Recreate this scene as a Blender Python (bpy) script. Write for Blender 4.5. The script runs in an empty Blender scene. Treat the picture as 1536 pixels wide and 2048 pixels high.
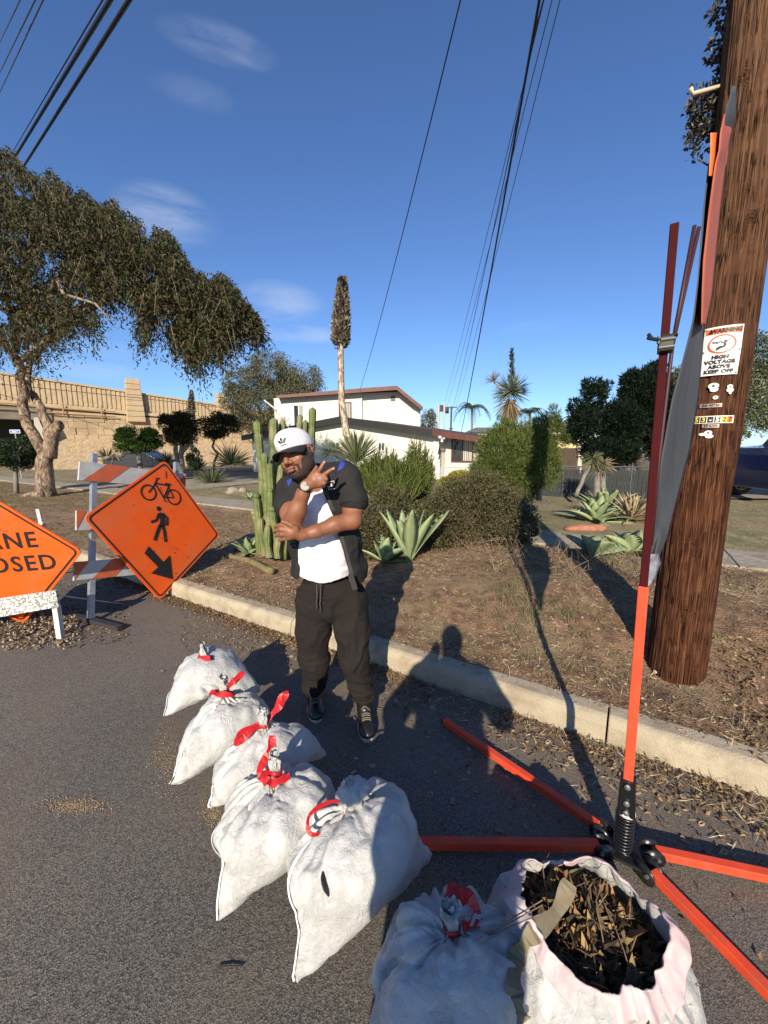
import bpy, math, random, time
import numpy as np
from mathutils import Vector, Matrix
from math import radians as R_, sin, cos, pi
T0 = time.time()
sc = bpy.context.scene
# ---------------------------------------------------------------- camera
FPX, HZ, CAMH = 790.0, 900.0, 1.6          # focal length and horizon in pixels of the 1536x2048 photo
PITCH = math.atan((1024 - HZ) / FPX)
cam = bpy.data.cameras.new('camera')
camo = bpy.data.objects.new('camera', cam); sc.collection.objects.link(camo)
camo.location = (0, 0, CAMH); camo.rotation_euler = (pi / 2 - PITCH, 0, 0)
cam.sensor_fit = 'VERTICAL'; cam.sensor_height = 36; cam.sensor_width = 27
cam.lens = FPX / 2048 * 36; cam.clip_start = .05; cam.clip_end = 2000
sc.camera = camo
# ---------------------------------------------------------------- sky and sun
SUN_EL, SUN_AZ = R_(25.2), R_(190.5)
w = bpy.data.worlds.new('World'); sc.world = w; w.use_nodes = True
nt = w.node_tree; bg = nt.nodes['Background']
sky = nt.nodes.new('ShaderNodeTexSky'); sky.sky_type = 'NISHITA'; sky.sun_disc = False
sky.sun_elevation = SUN_EL; sky.sun_rotation = SUN_AZ; sky.air_density = 1.0; sky.dust_density = .15; sky.ozone_density = 3.6
# thin wisps of cloud: noise on the view direction, real part of the sky
tc = nt.nodes.new('ShaderNodeTexCoord'); mp = nt.nodes.new('ShaderNodeMapping'); mp.inputs['Scale'].default_value = (2.2, 2.6, 7.5)
nz = nt.nodes.new('ShaderNodeTexNoise'); nz.inputs['Scale'].default_value = 2.3; nz.inputs['Detail'].default_value = 7; nz.inputs['Roughness'].default_value = .58; nz.inputs['Distortion'].default_value = .5
mp.inputs['Location'].default_value = (3.1, 1.4, .3)
rp = nt.nodes.new('ShaderNodeValToRGB'); rp.color_ramp.elements[0].position = .36; rp.color_ramp.elements[0].color = (0, 0, 0, 1)
rp.color_ramp.elements[1].position = .72; rp.color_ramp.elements[1].color = (1, 1, 1, 1)
mx = nt.nodes.new('ShaderNodeMixRGB'); mx.inputs[2].default_value = (6.5, 7.0, 7.8, 1)
L = nt.links.new
L(tc.outputs['Generated'], mp.inputs[0]); L(mp.outputs[0], nz.inputs['Vector']); L(nz.outputs[0], rp.inputs[0])
tn = nt.nodes.new('ShaderNodeMixRGB'); tn.blend_type = 'MULTIPLY'; tn.inputs[0].default_value = 1; tn.inputs[2].default_value = (.83, .99, 1.27, 1)
acc = None
for (cx_, cy_, sw, sh, am) in ((440, 88, 85, 24, .24), (335, 432, 72, 40, .50), (560, 605, 68, 30, .38), (600, 668, 72, 14, .36), (400, 190, 70, 20, .12), (1060, 655, 45, 9, .16), (170, 715, 90, 32, .40)):
    kx, ky = (cx_ - 768) / FPX, -(cy_ - 1024) / FPX; dv = Vector((kx, math.cos(PITCH) + ky * math.sin(PITCH), -math.sin(PITCH) + ky * math.cos(PITCH))); k_ = dv.length; dv.normalize(); e1 = dv.cross(Vector((0, 0, 1))).normalized(); e2 = e1.cross(dv)
    terms = []
    for e_, r_ in ((e1, sw / FPX / k_), (e2, sh / FPX / k_)):
        dt = nt.nodes.new('ShaderNodeVectorMath'); dt.operation = 'DOT_PRODUCT'; dt.inputs[1].default_value = tuple(e_ / r_); L(tc.outputs['Generated'], dt.inputs[0]); sb = nt.nodes.new('ShaderNodeMath'); sb.operation = 'SUBTRACT'; L(dt.outputs['Value'], sb.inputs[0]); sb.inputs[1].default_value = dv.dot(e_ / r_); pw = nt.nodes.new('ShaderNodeMath'); pw.operation = 'MULTIPLY'; L(sb.outputs[0], pw.inputs[0]); L(sb.outputs[0], pw.inputs[1]); terms.append(pw)
    sm = nt.nodes.new('ShaderNodeMath'); sm.operation = 'ADD'; L(terms[0].outputs[0], sm.inputs[0]); L(terms[1].outputs[0], sm.inputs[1]); mr = nt.nodes.new('ShaderNodeMapRange'); mr.interpolation_type = 'SMOOTHSTEP'; mr.inputs['From Min'].default_value = 2.2; mr.inputs['From Max'].default_value = 0; mr.inputs['To Max'].default_value = am; L(sm.outputs[0], mr.inputs['Value'])
    if acc is None: acc = mr.outputs[0]
    else: ad = nt.nodes.new('ShaderNodeMath'); ad.operation = 'MAXIMUM'; L(acc, ad.inputs[0]); L(mr.outputs[0], ad.inputs[1]); acc = ad.outputs[0]
cm = nt.nodes.new('ShaderNodeMath'); cm.operation = 'MULTIPLY'; L(acc, cm.inputs[0]); L(rp.outputs[0], cm.inputs[1]); L(cm.outputs[0], mx.inputs[0]); L(sky.outputs[0], tn.inputs[1]); L(tn.outputs[0], mx.inputs[1]); L(mx.outputs[0], bg.inputs[0])
bg.inputs[1].default_value = .085
sl = bpy.data.lights.new('sun', 'SUN'); sl.energy = 5.0; sl.angle = R_(.5); sl.color = (1, .88, .71)
slo = bpy.data.objects.new('sun', sl); sc.collection.objects.link(slo)
SUND = Vector((-sin(SUN_AZ) * cos(SUN_EL), -cos(SUN_AZ) * cos(SUN_EL), -sin(SUN_EL)))
slo.rotation_euler = SUND.to_track_quat('-Z', 'Y').to_euler(); slo.location = (-3, -8, 9)
sc.view_settings.view_transform = 'Standard'; sc.view_settings.look = 'None'
sc.view_settings.exposure = .55; sc.view_settings.gamma = 1
# ---------------------------------------------------------------- helpers
def ray(px, py):
    cx, cy = (px - 768) / FPX, -(py - 1024) / FPX
    return np.array([cx, cos(PITCH) + cy * sin(PITCH), -sin(PITCH) + cy * cos(PITCH)])
def at(px, py, Y):
    d = ray(px, py); return np.array([0, 0, CAMH]) + d * (Y / d[1])
def gz(px, py, z=0.0):
    d = ray(px, py); return np.array([0, 0, CAMH]) + d * ((z - CAMH) / d[2])
KD = np.array([.848, -.53]); KN = np.array([.53, .848])      # along the kerb, away from the road
def sn(s, n): return KD * s + KN * n
def smooth(t): t = np.clip(t, 0, 1); return t * t * (3 - 2 * t)
def _h(ix, iy, iz, s):
    n = (ix * 374761393 + iy * 668265263 + iz * 2147483647 + s * 974634777) & 0xffffffff
    n = ((n ^ (n >> 13)) * 1274126177) & 0xffffffff
    return ((n ^ (n >> 16)) & 0xffff) / 32767.5 - 1
def vnoise(p, s=0):
    p = np.asarray(p, float); i = np.floor(p).astype(np.int64); f = p - i; f = f * f * (3 - 2 * f); r = 0
    for dx in (0, 1):
        for dy in (0, 1):
            for dz in (0, 1):
                wgt = np.where(dx, f[..., 0], 1 - f[..., 0]) * np.where(dy, f[..., 1], 1 - f[..., 1]) * np.where(dz, f[..., 2], 1 - f[..., 2])
                r = r + wgt * _h(i[..., 0] + dx, i[..., 1] + dy, i[..., 2] + dz, s)
    return r
def fbm(p, o=4, s=0, g=.5):
    p = np.asarray(p, float); r = 0; a = 1
    for k in range(o): r = r + a * vnoise(p * 2 ** k, s + k); a *= g
    return r
def xy(x, y, z=0): return np.stack(np.broadcast_arrays(x, y, z), -1)
def terrain(x, y):
    n = x * KN[0] + y * KN[1]; s = x * KD[0] + y * KD[1]
    z = .145 + .20 * smooth((n - 2.7) / 1.4) * smooth((6.3 - n) / 1.0) * smooth((s + 3.5) / 3)
    z = z + .05 * smooth((n - 6) / .4) - .06 * smooth((n - 9) / 8)
    rough = smooth((n - 2.45) / .3) * (1 - .9 * smooth((n - 5.9) / .3) * smooth((7.5 - n) / .3))
    return z + rough * (.022 * fbm(xy(x * 1.7, y * 1.7), 3) + .012 * fbm(xy(x * 9, y * 9), 2, 5)) * (1 - .7 * smooth((n - 8) / 6))
C = sc.collection
MATS = {}
def node(nt, t, **kw):
    n = nt.nodes.new(t)
    for k, v in kw.items():
        if k in n.inputs: n.inputs[k].default_value = v
        else: setattr(n, k, v)
    return n
def mat(name, col, rough=.7, col2=None, scale=8, detail=5, bump=0, bscale=40, metal=0, island=None, coat=0, lo=.35, hi=.65, stretch=None, spec=.5, trans=0, bdist=.01, col3=None, scale3=1.2, hue=0, sss=0):
    if name in MATS: return MATS[name]
    m = bpy.data.materials.new(name); m.use_nodes = True; nt = m.node_tree; b = nt.nodes['Principled BSDF']; l = nt.links.new
    c = lambda v: (v[0], v[1], v[2], 1)
    b.inputs['Base Color'].default_value = c(col); b.inputs['Roughness'].default_value = rough; b.inputs['Metallic'].default_value = metal
    b.inputs['Coat Weight'].default_value = coat; b.inputs['Specular IOR Level'].default_value = spec
    tc = nt.nodes.new('ShaderNodeTexCoord'); vec = tc.outputs['Object']
    if stretch:
        mp = nt.nodes.new('ShaderNodeMapping'); mp.inputs['Scale'].default_value = stretch; l(vec, mp.inputs[0]); vec = mp.outputs[0]
    cur = None
    if island:
        g = nt.nodes.new('ShaderNodeNewGeometry'); rp = nt.nodes.new('ShaderNodeValToRGB')
        rp.color_ramp.interpolation = 'LINEAR'; els = rp.color_ramp.elements
        while len(els) < len(island): els.new(.5)
        for i, v in enumerate(island): els[i].position = i / (len(island) - 1); els[i].color = c(v)
        l(g.outputs['Random Per Island'], rp.inputs[0]); cur = rp.outputs[0]
    if col2 is not None:
        n = node(nt, 'ShaderNodeTexNoise', Scale=scale, Detail=detail, Roughness=.6); l(vec, n.inputs['Vector'])
        rp = nt.nodes.new('ShaderNodeValToRGB'); rp.color_ramp.elements[0].position = lo; rp.color_ramp.elements[1].position = hi
        l(n.outputs[0], rp.inputs[0]); mxn = nt.nodes.new('ShaderNodeMixRGB'); l(rp.outputs[0], mxn.inputs[0])
        if cur is not None: l(cur, mxn.inputs[1])
        else: mxn.inputs[1].default_value = c(col)
        mxn.inputs[2].default_value = c(col2); cur = mxn.outputs[0]
    if col3 is not None:
        n = node(nt, 'ShaderNodeTexNoise', Scale=scale3, Detail=6, Roughness=.65); l(vec, n.inputs['Vector'])
        rp = nt.nodes.new('ShaderNodeValToRGB'); rp.color_ramp.elements[0].position = .48; rp.color_ramp.elements[1].position = .66
        l(n.outputs[0], rp.inputs[0]); mxn = nt.nodes.new('ShaderNodeMixRGB'); l(rp.outputs[0], mxn.inputs[0])
        if cur is not None: l(cur, mxn.inputs[1])
        else: mxn.inputs[1].default_value = c(col)
        mxn.inputs[2].default_value = c(col3); cur = mxn.outputs[0]
    if cur is not None: l(cur, b.inputs['Base Color'])
    if bump:
        n = node(nt, 'ShaderNodeTexNoise', Scale=bscale, Detail=6, Roughness=.6); l(vec, n.inputs['Vector'])
        bp = node(nt, 'ShaderNodeBump', Strength=bump, Distance=bdist); l(n.outputs[0], bp.inputs['Height']); l(bp.outputs[0], b.inputs['Normal'])
    if trans:
        tr = nt.nodes.new('ShaderNodeBsdfTranslucent'); ms = nt.nodes.new('ShaderNodeMixShader'); ms.inputs[0].default_value = trans
        if cur is not None: l(cur, tr.inputs[0])
        else: tr.inputs[0].default_value = c(col)
        l(b.outputs[0], ms.inputs[1]); l(tr.outputs[0], ms.inputs[2]); l(ms.outputs[0], nt.nodes['Material Output'].inputs[0])
    if sss: b.inputs['Subsurface Weight'].default_value = sss; b.inputs['Subsurface Scale'].default_value = .01
    MATS[name] = m; return m
def link(name, me, m=None, parent=None, smooth_=False):
    if m is not None:
        for q in (m if isinstance(m, (list, tuple)) else [m]): me.materials.append(q)
    if smooth_: me.polygons.foreach_set('use_smooth', np.ones(len(me.polygons), bool))
    o = bpy.data.objects.new(name, me); C.objects.link(o)
    if parent is not None: o.parent = parent
    return o
def mesh(name, V, F, m=None, parent=None, smooth_=False, mi=None):
    """V (n,3) world coordinates; F list of index tuples or one int array (k, verts per face)."""
    V = np.asarray(V, float).reshape(-1, 3)
    p = parent
    while p is not None: V = V - np.array(p.location); p = p.parent
    me = bpy.data.meshes.new(name)
    if isinstance(F, np.ndarray):
        k, q = F.shape; me.vertices.add(len(V)); me.vertices.foreach_set('co', V.astype(np.float32).ravel())
        me.loops.add(k * q); me.loops.foreach_set('vertex_index', F.astype(np.int32).ravel())
        me.polygons.add(k); me.polygons.foreach_set('loop_start', np.arange(0, k * q, q, dtype=np.int32))
        me.update(calc_edges=True)
    else: me.from_pydata(V.tolist(), [], F)
    me.update()
    if mi is not None: me.polygons.foreach_set('material_index', np.asarray(mi, np.int32))
    return link(name, me, m, parent, smooth_)
def thing(name, label, cat, loc=(0, 0, 0), group=None):
    o = bpy.data.objects.new(name, None); C.objects.link(o); o.location = tuple(map(float, loc)); o.empty_display_size = .2
    o['label'] = label; o['category'] = cat
    if group: o['group'] = group
    return o
def tag(o, label, cat, group=None):
    o['label'] = label; o['category'] = cat
    if group: o['group'] = group
    return o
def setting(o, kind='structure', label=None): o['kind'] = kind; return o
class MB:
    def __init__(s): s.V = []; s.F = []; s.M = []; s.n = 0
    def add(s, V, F, mi=0):
        V = np.asarray(V, float).reshape(-1, 3); s.V.append(V)
        s.F += [tuple(int(i) + s.n for i in f) for f in F]; s.M += [mi] * len(F); s.n += len(V); return s
    def box(s, c, d, rot=None, mi=0):
        v = np.array([(x, y, z) for x in (-.5, .5) for y in (-.5, .5) for z in (-.5, .5)]) * np.array(d)
        if rot is not None: v = v @ np.array(rot).T
        return s.add(v + np.array(c), [(0, 1, 3, 2), (4, 6, 7, 5), (0, 4, 5, 1), (2, 3, 7, 6), (0, 2, 6, 4), (1, 5, 7, 3)], mi)
    def beam(s, a, b, wd, hd, up=(0, 0, 1), mi=0):
        a, b = np.array(a, float), np.array(b, float); d = b - a; Ln = np.linalg.norm(d); d /= Ln
        u = np.cross(np.array(up, float), d); u /= np.linalg.norm(u); v = np.cross(d, u)
        return s.box((a + b) / 2, (Ln, wd, hd), np.stack([d, u, v], 1), mi)
    def tube(s, P, r, k=8, cap=True, mi=0, closed=False):
        P = np.asarray(P, float); n = len(P); r = np.broadcast_to(np.asarray(r, float), (n,))
        t = np.gradient(P, axis=0) if not closed else (np.roll(P, -1, 0) - np.roll(P, 1, 0)); t /= np.linalg.norm(t, axis=1)[:, None] + 1e-12
        ref = np.array([0, 0, 1.]) if abs(t[0][2]) < .9 else np.array([1., 0, 0])
        V = []
        for i in range(n):
            u = np.cross(ref, t[i]); u /= np.linalg.norm(u) + 1e-12; v = np.cross(t[i], u); ref = v if abs(np.dot(v, t[i])) < .5 else ref
            ref = np.cross(t[i], u)
            a = np.arange(k) * 2 * pi / k; V.append(P[i] + r[i] * (np.cos(a)[:, None] * u + np.sin(a)[:, None] * v))
            ref = v
        F = []
        for i in range(n if closed else n - 1):
            j = (i + 1) % n
            for q in range(k): F.append((i * k + q, i * k + (q + 1) % k, j * k + (q + 1) % k, j * k + q))
        if cap and not closed: F.append(tuple(range(k))[::-1]); F.append(tuple((n - 1) * k + q for q in range(k)))
        return s.add(np.concatenate(V), F, mi)
    def prism(s, poly, org, U, Vv, th, mi=0):
        """poly: 2D outline in the plane org + x*U + y*Vv, thickness th along the normal (behind it)."""
        U, Vv = np.array(U, float), np.array(Vv, float); N = np.cross(U, Vv); N /= np.linalg.norm(N)
        p = np.array([np.array(org) + a * U + b * Vv for a, b in poly]); n = len(poly)
        return s.add(np.concatenate([p, p - N * th]), [tuple(range(n)), tuple(range(2 * n - 1, n - 1, -1))] + [(i, n + i, n + (i + 1) % n, (i + 1) % n) for i in range(n)], mi)
    def make(s, name, m, parent=None, smooth_=False):
        return mesh(name, np.concatenate(s.V), s.F, m, parent, smooth_, s.M if isinstance(m, (list, tuple)) else None)
def unit(v): v = np.asarray(v, float); return v / (np.linalg.norm(v, axis=-1, keepdims=True) + 1e-12)
def bevel(o, wd=.004, seg=2):
    m = o.modifiers.new('bevel', 'BEVEL'); m.width = wd; m.segments = seg; m.limit_method = 'ANGLE'; return o
def textmesh(s, size, bold=0.0, align='CENTER', space=1.0):
    cu = bpy.data.curves.new('t', 'FONT'); cu.body = s; cu.size = size; cu.offset = bold; cu.align_x = align; cu.align_y = 'CENTER'; cu.space_character = space; cu.resolution_u = 3
    o = bpy.data.objects.new('t', cu); C.objects.link(o); bpy.context.view_layer.update()
    me = bpy.data.meshes.new_from_object(o.evaluated_get(bpy.context.evaluated_depsgraph_get()))
    V = np.array([v.co[:] for v in me.vertices]).reshape(-1, 3); F = [tuple(p.vertices) for p in me.polygons]
    bpy.data.objects.remove(o); bpy.data.meshes.remove(me); bpy.data.curves.remove(cu); return V[:, :2], F
def discs(P, r, nrm, k=8):
    pass
def quads(P, D, U, ln, wd, bend=0.0):
    """many leaf shapes: base P, direction D, side U (n,3); returns V (n*6) and F (two quads each)"""
    n = len(P); ln = np.broadcast_to(ln, (n,))[:, None]; wd = np.broadcast_to(wd, (n,))[:, None]; N = unit(np.cross(D, U))
    v = [P, P + D * ln * .4 + U * wd * .5 + N * wd * bend, P + D * ln * .4 - U * wd * .5 + N * wd * bend, P + D * ln, P + D * ln * .45]
    V = np.stack([v[0], v[1], v[3], v[4], v[2]], 1).reshape(-1, 3); b = np.arange(n)[:, None] * 5
    F = np.concatenate([b + np.array([[0, 3, 2, 1]]), b + np.array([[0, 4, 2, 3]])]); return V, F
def rdir(rng, n, up=0.0):
    d = rng.normal(size=(n, 3)); d[:, 2] += up; return unit(d)
def side(rng, D): return unit(np.cross(D, rng.normal(size=D.shape)))
# ================================================================ SETTING
# --- asphalt with real patches of dirt, aggregate specks
def asphalt(name, base, dirt):
    m = mat(name, base, .88); nt = m.node_tree; b = nt.nodes['Principled BSDF']; l = nt.links.new
    tc = nt.nodes.new('ShaderNodeTexCoord'); V = tc.outputs['Object']
    v1 = node(nt, 'ShaderNodeTexVoronoi', Scale=230.0); l(V, v1.inputs['Vector'])
    r1 = nt.nodes.new('ShaderNodeValToRGB'); e = r1.color_ramp.elements
    e[0].color = (base[0] * .55, base[1] * .55, base[2] * .55, 1); e[1].color = (base[0] * 2.3, base[1] * 2.25, base[2] * 2.1, 1); e[0].position = .1; e[1].position = .95
    sp = nt.nodes.new('ShaderNodeSeparateColor'); l(v1.outputs['Color'], sp.inputs[0]); l(sp.outputs[0], r1.inputs[0])
    n2 = node(nt, 'ShaderNodeTexNoise', Scale=1.3, Detail=8.0, Roughness=.62); l(V, n2.inputs['Vector'])
    r2 = nt.nodes.new('ShaderNodeValToRGB'); r2.color_ramp.elements[0].position = .44; r2.color_ramp.elements[1].position = .66
    r2.color_ramp.elements[1].color = (.8, .8, .8, 1); l(n2.outputs[0], r2.inputs[0])
    # more soil towards the gutter
    mp = nt.nodes.new('ShaderNodeMapping'); mp.inputs['Rotation'].default_value = (0, 0, -math.atan2(KN[1], KN[0])); l(V, mp.inputs[0])
    sx = nt.nodes.new('ShaderNodeSeparateXYZ'); l(mp.outputs[0], sx.inputs[0])
    mr = node(nt, 'ShaderNodeMapRange'); mr.inputs['From Min'].default_value = .8; mr.inputs['From Max'].default_value = 2.2; l(sx.outputs[0], mr.inputs['Value'])
    ml = node(nt, 'ShaderNodeMath', operation='MULTIPLY'); l(mr.outputs[0], ml.inputs[0])
    n3 = node(nt, 'ShaderNodeTexNoise', Scale=5.0, Detail=8.0, Roughness=.7); l(V, n3.inputs['Vector'])
    r3 = nt.nodes.new('ShaderNodeValToRGB'); r3.color_ramp.elements[0].position = .33; r3.color_ramp.elements[1].position = .55; l(n3.outputs[0], r3.inputs[0]); l(r3.outputs[0], ml.inputs[1])
    mxm = node(nt, 'ShaderNodeMath', operation='MAXIMUM'); l(r2.outputs[0], mxm.inputs[0]); l(ml.outputs[0], mxm.inputs[1])
    ms = node(nt, 'ShaderNodeMath', operation='MULTIPLY'); ms.inputs[1].default_value = .62; l(mxm.outputs[0], ms.inputs[0])
    mx = nt.nodes.new('ShaderNodeMixRGB'); l(ms.outputs[0], mx.inputs[0]); l(r1.outputs[0], mx.inputs[1]); mx.inputs[2].default_value = (*dirt, 1)
    n4 = node(nt, 'ShaderNodeTexNoise', Scale=.35, Detail=6.0); l(V, n4.inputs['Vector'])
    r4 = nt.nodes.new('ShaderNodeValToRGB'); r4.color_ramp.elements[0].color = (.72, .72, .74, 1); r4.color_ramp.elements[1].color = (1.2, 1.17, 1.12, 1); r4.color_ramp.elements[0].position = .3; r4.color_ramp.elements[1].position = .7; l(n4.outputs[0], r4.inputs[0])
    m2 = node(nt, 'ShaderNodeMixRGB', blend_type='MULTIPLY'); m2.inputs[0].default_value = 1; l(mx.outputs[0], m2.inputs[1]); l(r4.outputs[0], m2.inputs[2]); l(m2.outputs[0], b.inputs['Base Color'])
    nb = node(nt, 'ShaderNodeTexNoise', Scale=60.0, Detail=3.0); l(V, nb.inputs['Vector'])
    ad = node(nt, 'ShaderNodeMath', operation='ADD'); l(v1.outputs['Distance'], ad.inputs[0]); l(nb.outputs[0], ad.inputs[1])
    bp = node(nt, 'ShaderNodeBump', Strength=.6, Distance=.0025); l(ad.outputs[0], bp.inputs['Height']); l(bp.outputs[0], b.inputs['Normal'])
    return m
ASPH = asphalt('asphalt', (.088, .083, .076), (.185, .135, .09))
SOIL = mat('soil', (.32, .19, .105), .95, (.15, .09, .05), 12, 12, 1.0, 70, lo=.40, hi=.60, bdist=.03, col3=(.30, .225, .125), scale3=1.8)
YARD = mat('yard_soil', (.25, .19, .11), .95, (.13, .13, .055), .9, 8, .8, 30, lo=.4, hi=.62, bdist=.02, col3=(.30, .235, .13), scale3=2.6)
CONC = mat('concrete', (.37, .325, .25), .9, (.27, .235, .18), 2.5, 8, .5, 120, lo=.35, hi=.7, bdist=.004, col3=(.20, .165, .12), scale3=7)
KERB = mat('kerb_concrete', (.44, .375, .265), .9, (.35, .295, .205), 5, 10, .8, 110, lo=.35, hi=.7, bdist=.008, col3=(.29, .235, .16), scale3=7)
PAINT_W = mat('road_paint', (.62, .62, .6), .8, (.35, .34, .32), 6, 6, .2, 60)
def strip(name, s0, s1, n0, n1, ds, dn, zf, m, smooth_=True):
    S = np.arange(s0, s1 + ds / 2, ds); N = np.arange(n0, n1 + dn / 2, dn); a, b = np.meshgrid(S, N, indexing='ij')
    X = a * KD[0] + b * KN[0]; Y = a * KD[1] + b * KN[1]; Z = zf(X, Y, a, b); k = len(N)
    i, j = np.meshgrid(np.arange(len(S) - 1), np.arange(k - 1), indexing='ij'); q = (i * k + j).ravel()
    return mesh(name, np.stack([X, Y, Z], -1).reshape(-1, 3), np.stack([q, q + k, q + k + 1, q + 1], 1), m, None, smooth_)
setting(strip('road', -90, 90, -60, 2.36, 3, 3.118, lambda X, Y, a, b: X * 0 - .0, ASPH))
# parkway near the camera (fine), then the ground to the horizon
def seg_ground(name, S, N, m):
    S, N = np.array(S), np.array(N); a, b = np.meshgrid(S, N, indexing='ij'); X = a * KD[0] + b * KN[0]; Y = a * KD[1] + b * KN[1]; k = len(N)
    i, j = np.meshgrid(np.arange(len(S) - 1), np.arange(k - 1), indexing='ij'); q = (i * k + j).ravel()
    return mesh(name, np.stack([X, Y, terrain(X, Y)], -1).reshape(-1, 3), np.stack([q, q + k, q + k + 1, q + 1], 1), m, None, True)
sf = np.concatenate([np.arange(-9, 6, .045), np.arange(6, 14, .3)])
setting(seg_ground('ground', np.concatenate([np.arange(-60, -9, .5), sf, np.arange(14, 70, 1.)]), np.arange(2.42, 6.36, .05), SOIL))
setting(seg_ground('yard_ground', np.concatenate([np.linspace(-500, -60, 12), np.arange(-58, 40, .4), np.linspace(42, 500, 14)]), np.concatenate([np.arange(6.36, 14, .15), np.arange(14, 40, .8), np.linspace(42, 700, 14)]), YARD))
# kerb: one extruded profile with joints
def kerb():
    b = MB(); prof = [(2.30, -.05), (2.31, .10), (2.325, .135), (2.35, .150), (2.455, .152), (2.46, -.05)]
    s = -60.0; rng = np.random.default_rng(3)
    while s < 40:
        ln = 2.4; st = np.linspace(s + .004, s + ln - .004, 9); V = []; jn = rng.normal(0, .004)
        for i, q in enumerate(st):
            for n, z in prof:
                p = sn(q, n + jn + .006 * float(vnoise(np.array([q * .8, n, 0.])))); V.append((p[0], p[1], z + .005 * float(vnoise(np.array([q * 2., n * 9, 1.])))))
        k = len(prof); F = [(i * k + j, i * k + j + 1, (i + 1) * k + j + 1, (i + 1) * k + j) for i in range(8) for j in range(k - 1)]
        F += [tuple(range(k))[::-1], tuple(8 * k + j for j in range(k))]; b.add(V, F); s += ln
    o = b.make('kerb', KERB, None, False); bevel(o, .008, 2); return setting(o)
kerb()
def slabs(name, s0, s1, n0, n1, ln, m, zt=None):
    b = MB(); s = s0; rng = np.random.default_rng(5)
    while s < s1:
        p = [sn(s + .006, n0), sn(s + ln - .006, n0), sn(s + ln - .006, n1), sn(s + .006, n1)]
        z = [float(terrain(q[0], q[1])) + .022 + rng.normal(0, .003) for q in p] if zt is None else [zt] * 4; z = [np.mean(z)] * 4
        V = [(q[0], q[1], zz) for q, zz in zip(p, z)] + [(q[0], q[1], zz - .12) for q, zz in zip(p, z)]
        b.add(V, [(0, 1, 2, 3), (0, 4, 5, 1), (1, 5, 6, 2), (2, 6, 7, 3), (3, 7, 4, 0)]); s += ln
    o = b.make(name, m); bevel(o, .012, 2); return setting(o)
slabs('pavement', -60, 40, 6.22, 7.22, 1.2, CONC)
# crossing street at the far left, driveway at the right
poly = [(-120, 19.6), (-16.5, 18.6), (-13.2, 25), (-4, 31), (60, 45), (60, 62), (-120, 62)]
setting(mesh('side_street', [(x, y, .165) for x, y in poly], [tuple(range(len(poly)))], ASPH))
b = MB()
for (a, c, wd) in (((-40, 21.4), (-17.2, 20.6), .16), ((-42, 24.5), (-15.5, 23.6), .16), ((-17.5, 20.2), (-16.0, 25.6), .3), ((-34, 29.5), (-12, 29.2), .14)):
    b.beam((*a, .171), (*c, .171), wd, .004)
setting(b.make('road_marking', PAINT_W))
poly = [sn(-18.8, 7.3), sn(-13.2, 7.3), sn(-13.6, 13.5), sn(-17.6, 13.8)]
setting(mesh('footpath', [(p[0], p[1], .21) for p in poly], [(0, 1, 2, 3)], CONC))
poly = [(9.6, 11.6), (26, 10.2), (27, 15.5), (10.6, 15.8)]
setting(mesh('driveway', [(x, y, .20) for x, y in poly], [(0, 1, 2, 3)], CONC))
# ---------------------------------------------------------------- litter (uncountable)
rng = np.random.default_rng(11)
def scatter_leaves(name, pts, size, m, lift=.004, cup=.35, seed=0):
    r = np.random.default_rng(seed); n = len(pts); D = rdir(r, n); D[:, 2] *= .35; D = unit(D); U = r.normal(size=(n, 3)); U[:, 2] *= .3; U = unit(np.cross(D, np.cross(U, D)))
    V, F = quads(pts + np.array([0, 0, lift]) + np.abs(r.normal(0, .004, (n, 1))) * np.array([0, 0, 1]), D, U, size * r.uniform(.6, 1.5, n), size * r.uniform(.35, .8, n), cup)
    o = mesh(name, V, F, m); o['kind'] = 'stuff'; return o
def ground_pts(s, n):
    P = s[:, None] * KD + n[:, None] * KN; z = np.where(n > 2.45, terrain(P[:, 0], P[:, 1]), np.where(n > 2.31, .152, .003)); return np.column_stack([P, z])
DRY = mat('dry_leaf', (.2, .12, .06), .8, island=[(.055, .03, .016), (.13, .07, .032), (.24, .14, .065), (.36, .24, .12), (.11, .085, .035)], trans=.15)
PARK = mat('mulch', (.2, .12, .06), .85, island=[(.05, .03, .018), (.13, .08, .045), (.22, .155, .09), (.30, .235, .15), (.085, .05, .03)])
# gutter: thick band of leaves
n = 11500; s = rng.uniform(-7, 6.5, n); dn = np.abs(rng.normal(0, 1, n)) * np.where(s > -1.2, .17, .08) * (1 + .5 * (s > .6))
keep = vnoise(np.column_stack([s * 1.3, s * 0, s * 0]), 4) > -.55; s, dn = s[keep], dn[keep]
scatter_leaves('leaf_litter', ground_pts(s, 2.30 - dn), .022, DRY, seed=1)
n = 1000; s = rng.uniform(-3, 5, n); nn = 2.3 - np.abs(rng.normal(0, .42, n)) - .05
scatter_leaves('scattered_leaves', ground_pts(s, nn), .022, DRY, seed=2)
n = 46000; s = rng.uniform(-6.5, 6.5, n); nn = rng.uniform(2.4, 6.3, n)
d = vnoise(np.column_stack([s * .9, nn * .9, s * 0]), 7) + .5 * vnoise(np.column_stack([s * 3, nn * 3, s * 0]), 8) + np.where(nn < 3.0, .7, 0) + np.where((s > 1.2) & (nn < 4.5), .7, 0)
kp = d > -.1; scatter_leaves('bark_litter', ground_pts(s[kp], nn[kp]), .019, PARK, seed=3)
STRAW = mat('straw', (.4, .32, .2), .85, island=[(.22, .16, .09), (.40, .31, .19), (.52, .43, .28), (.30, .20, .12)])
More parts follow.
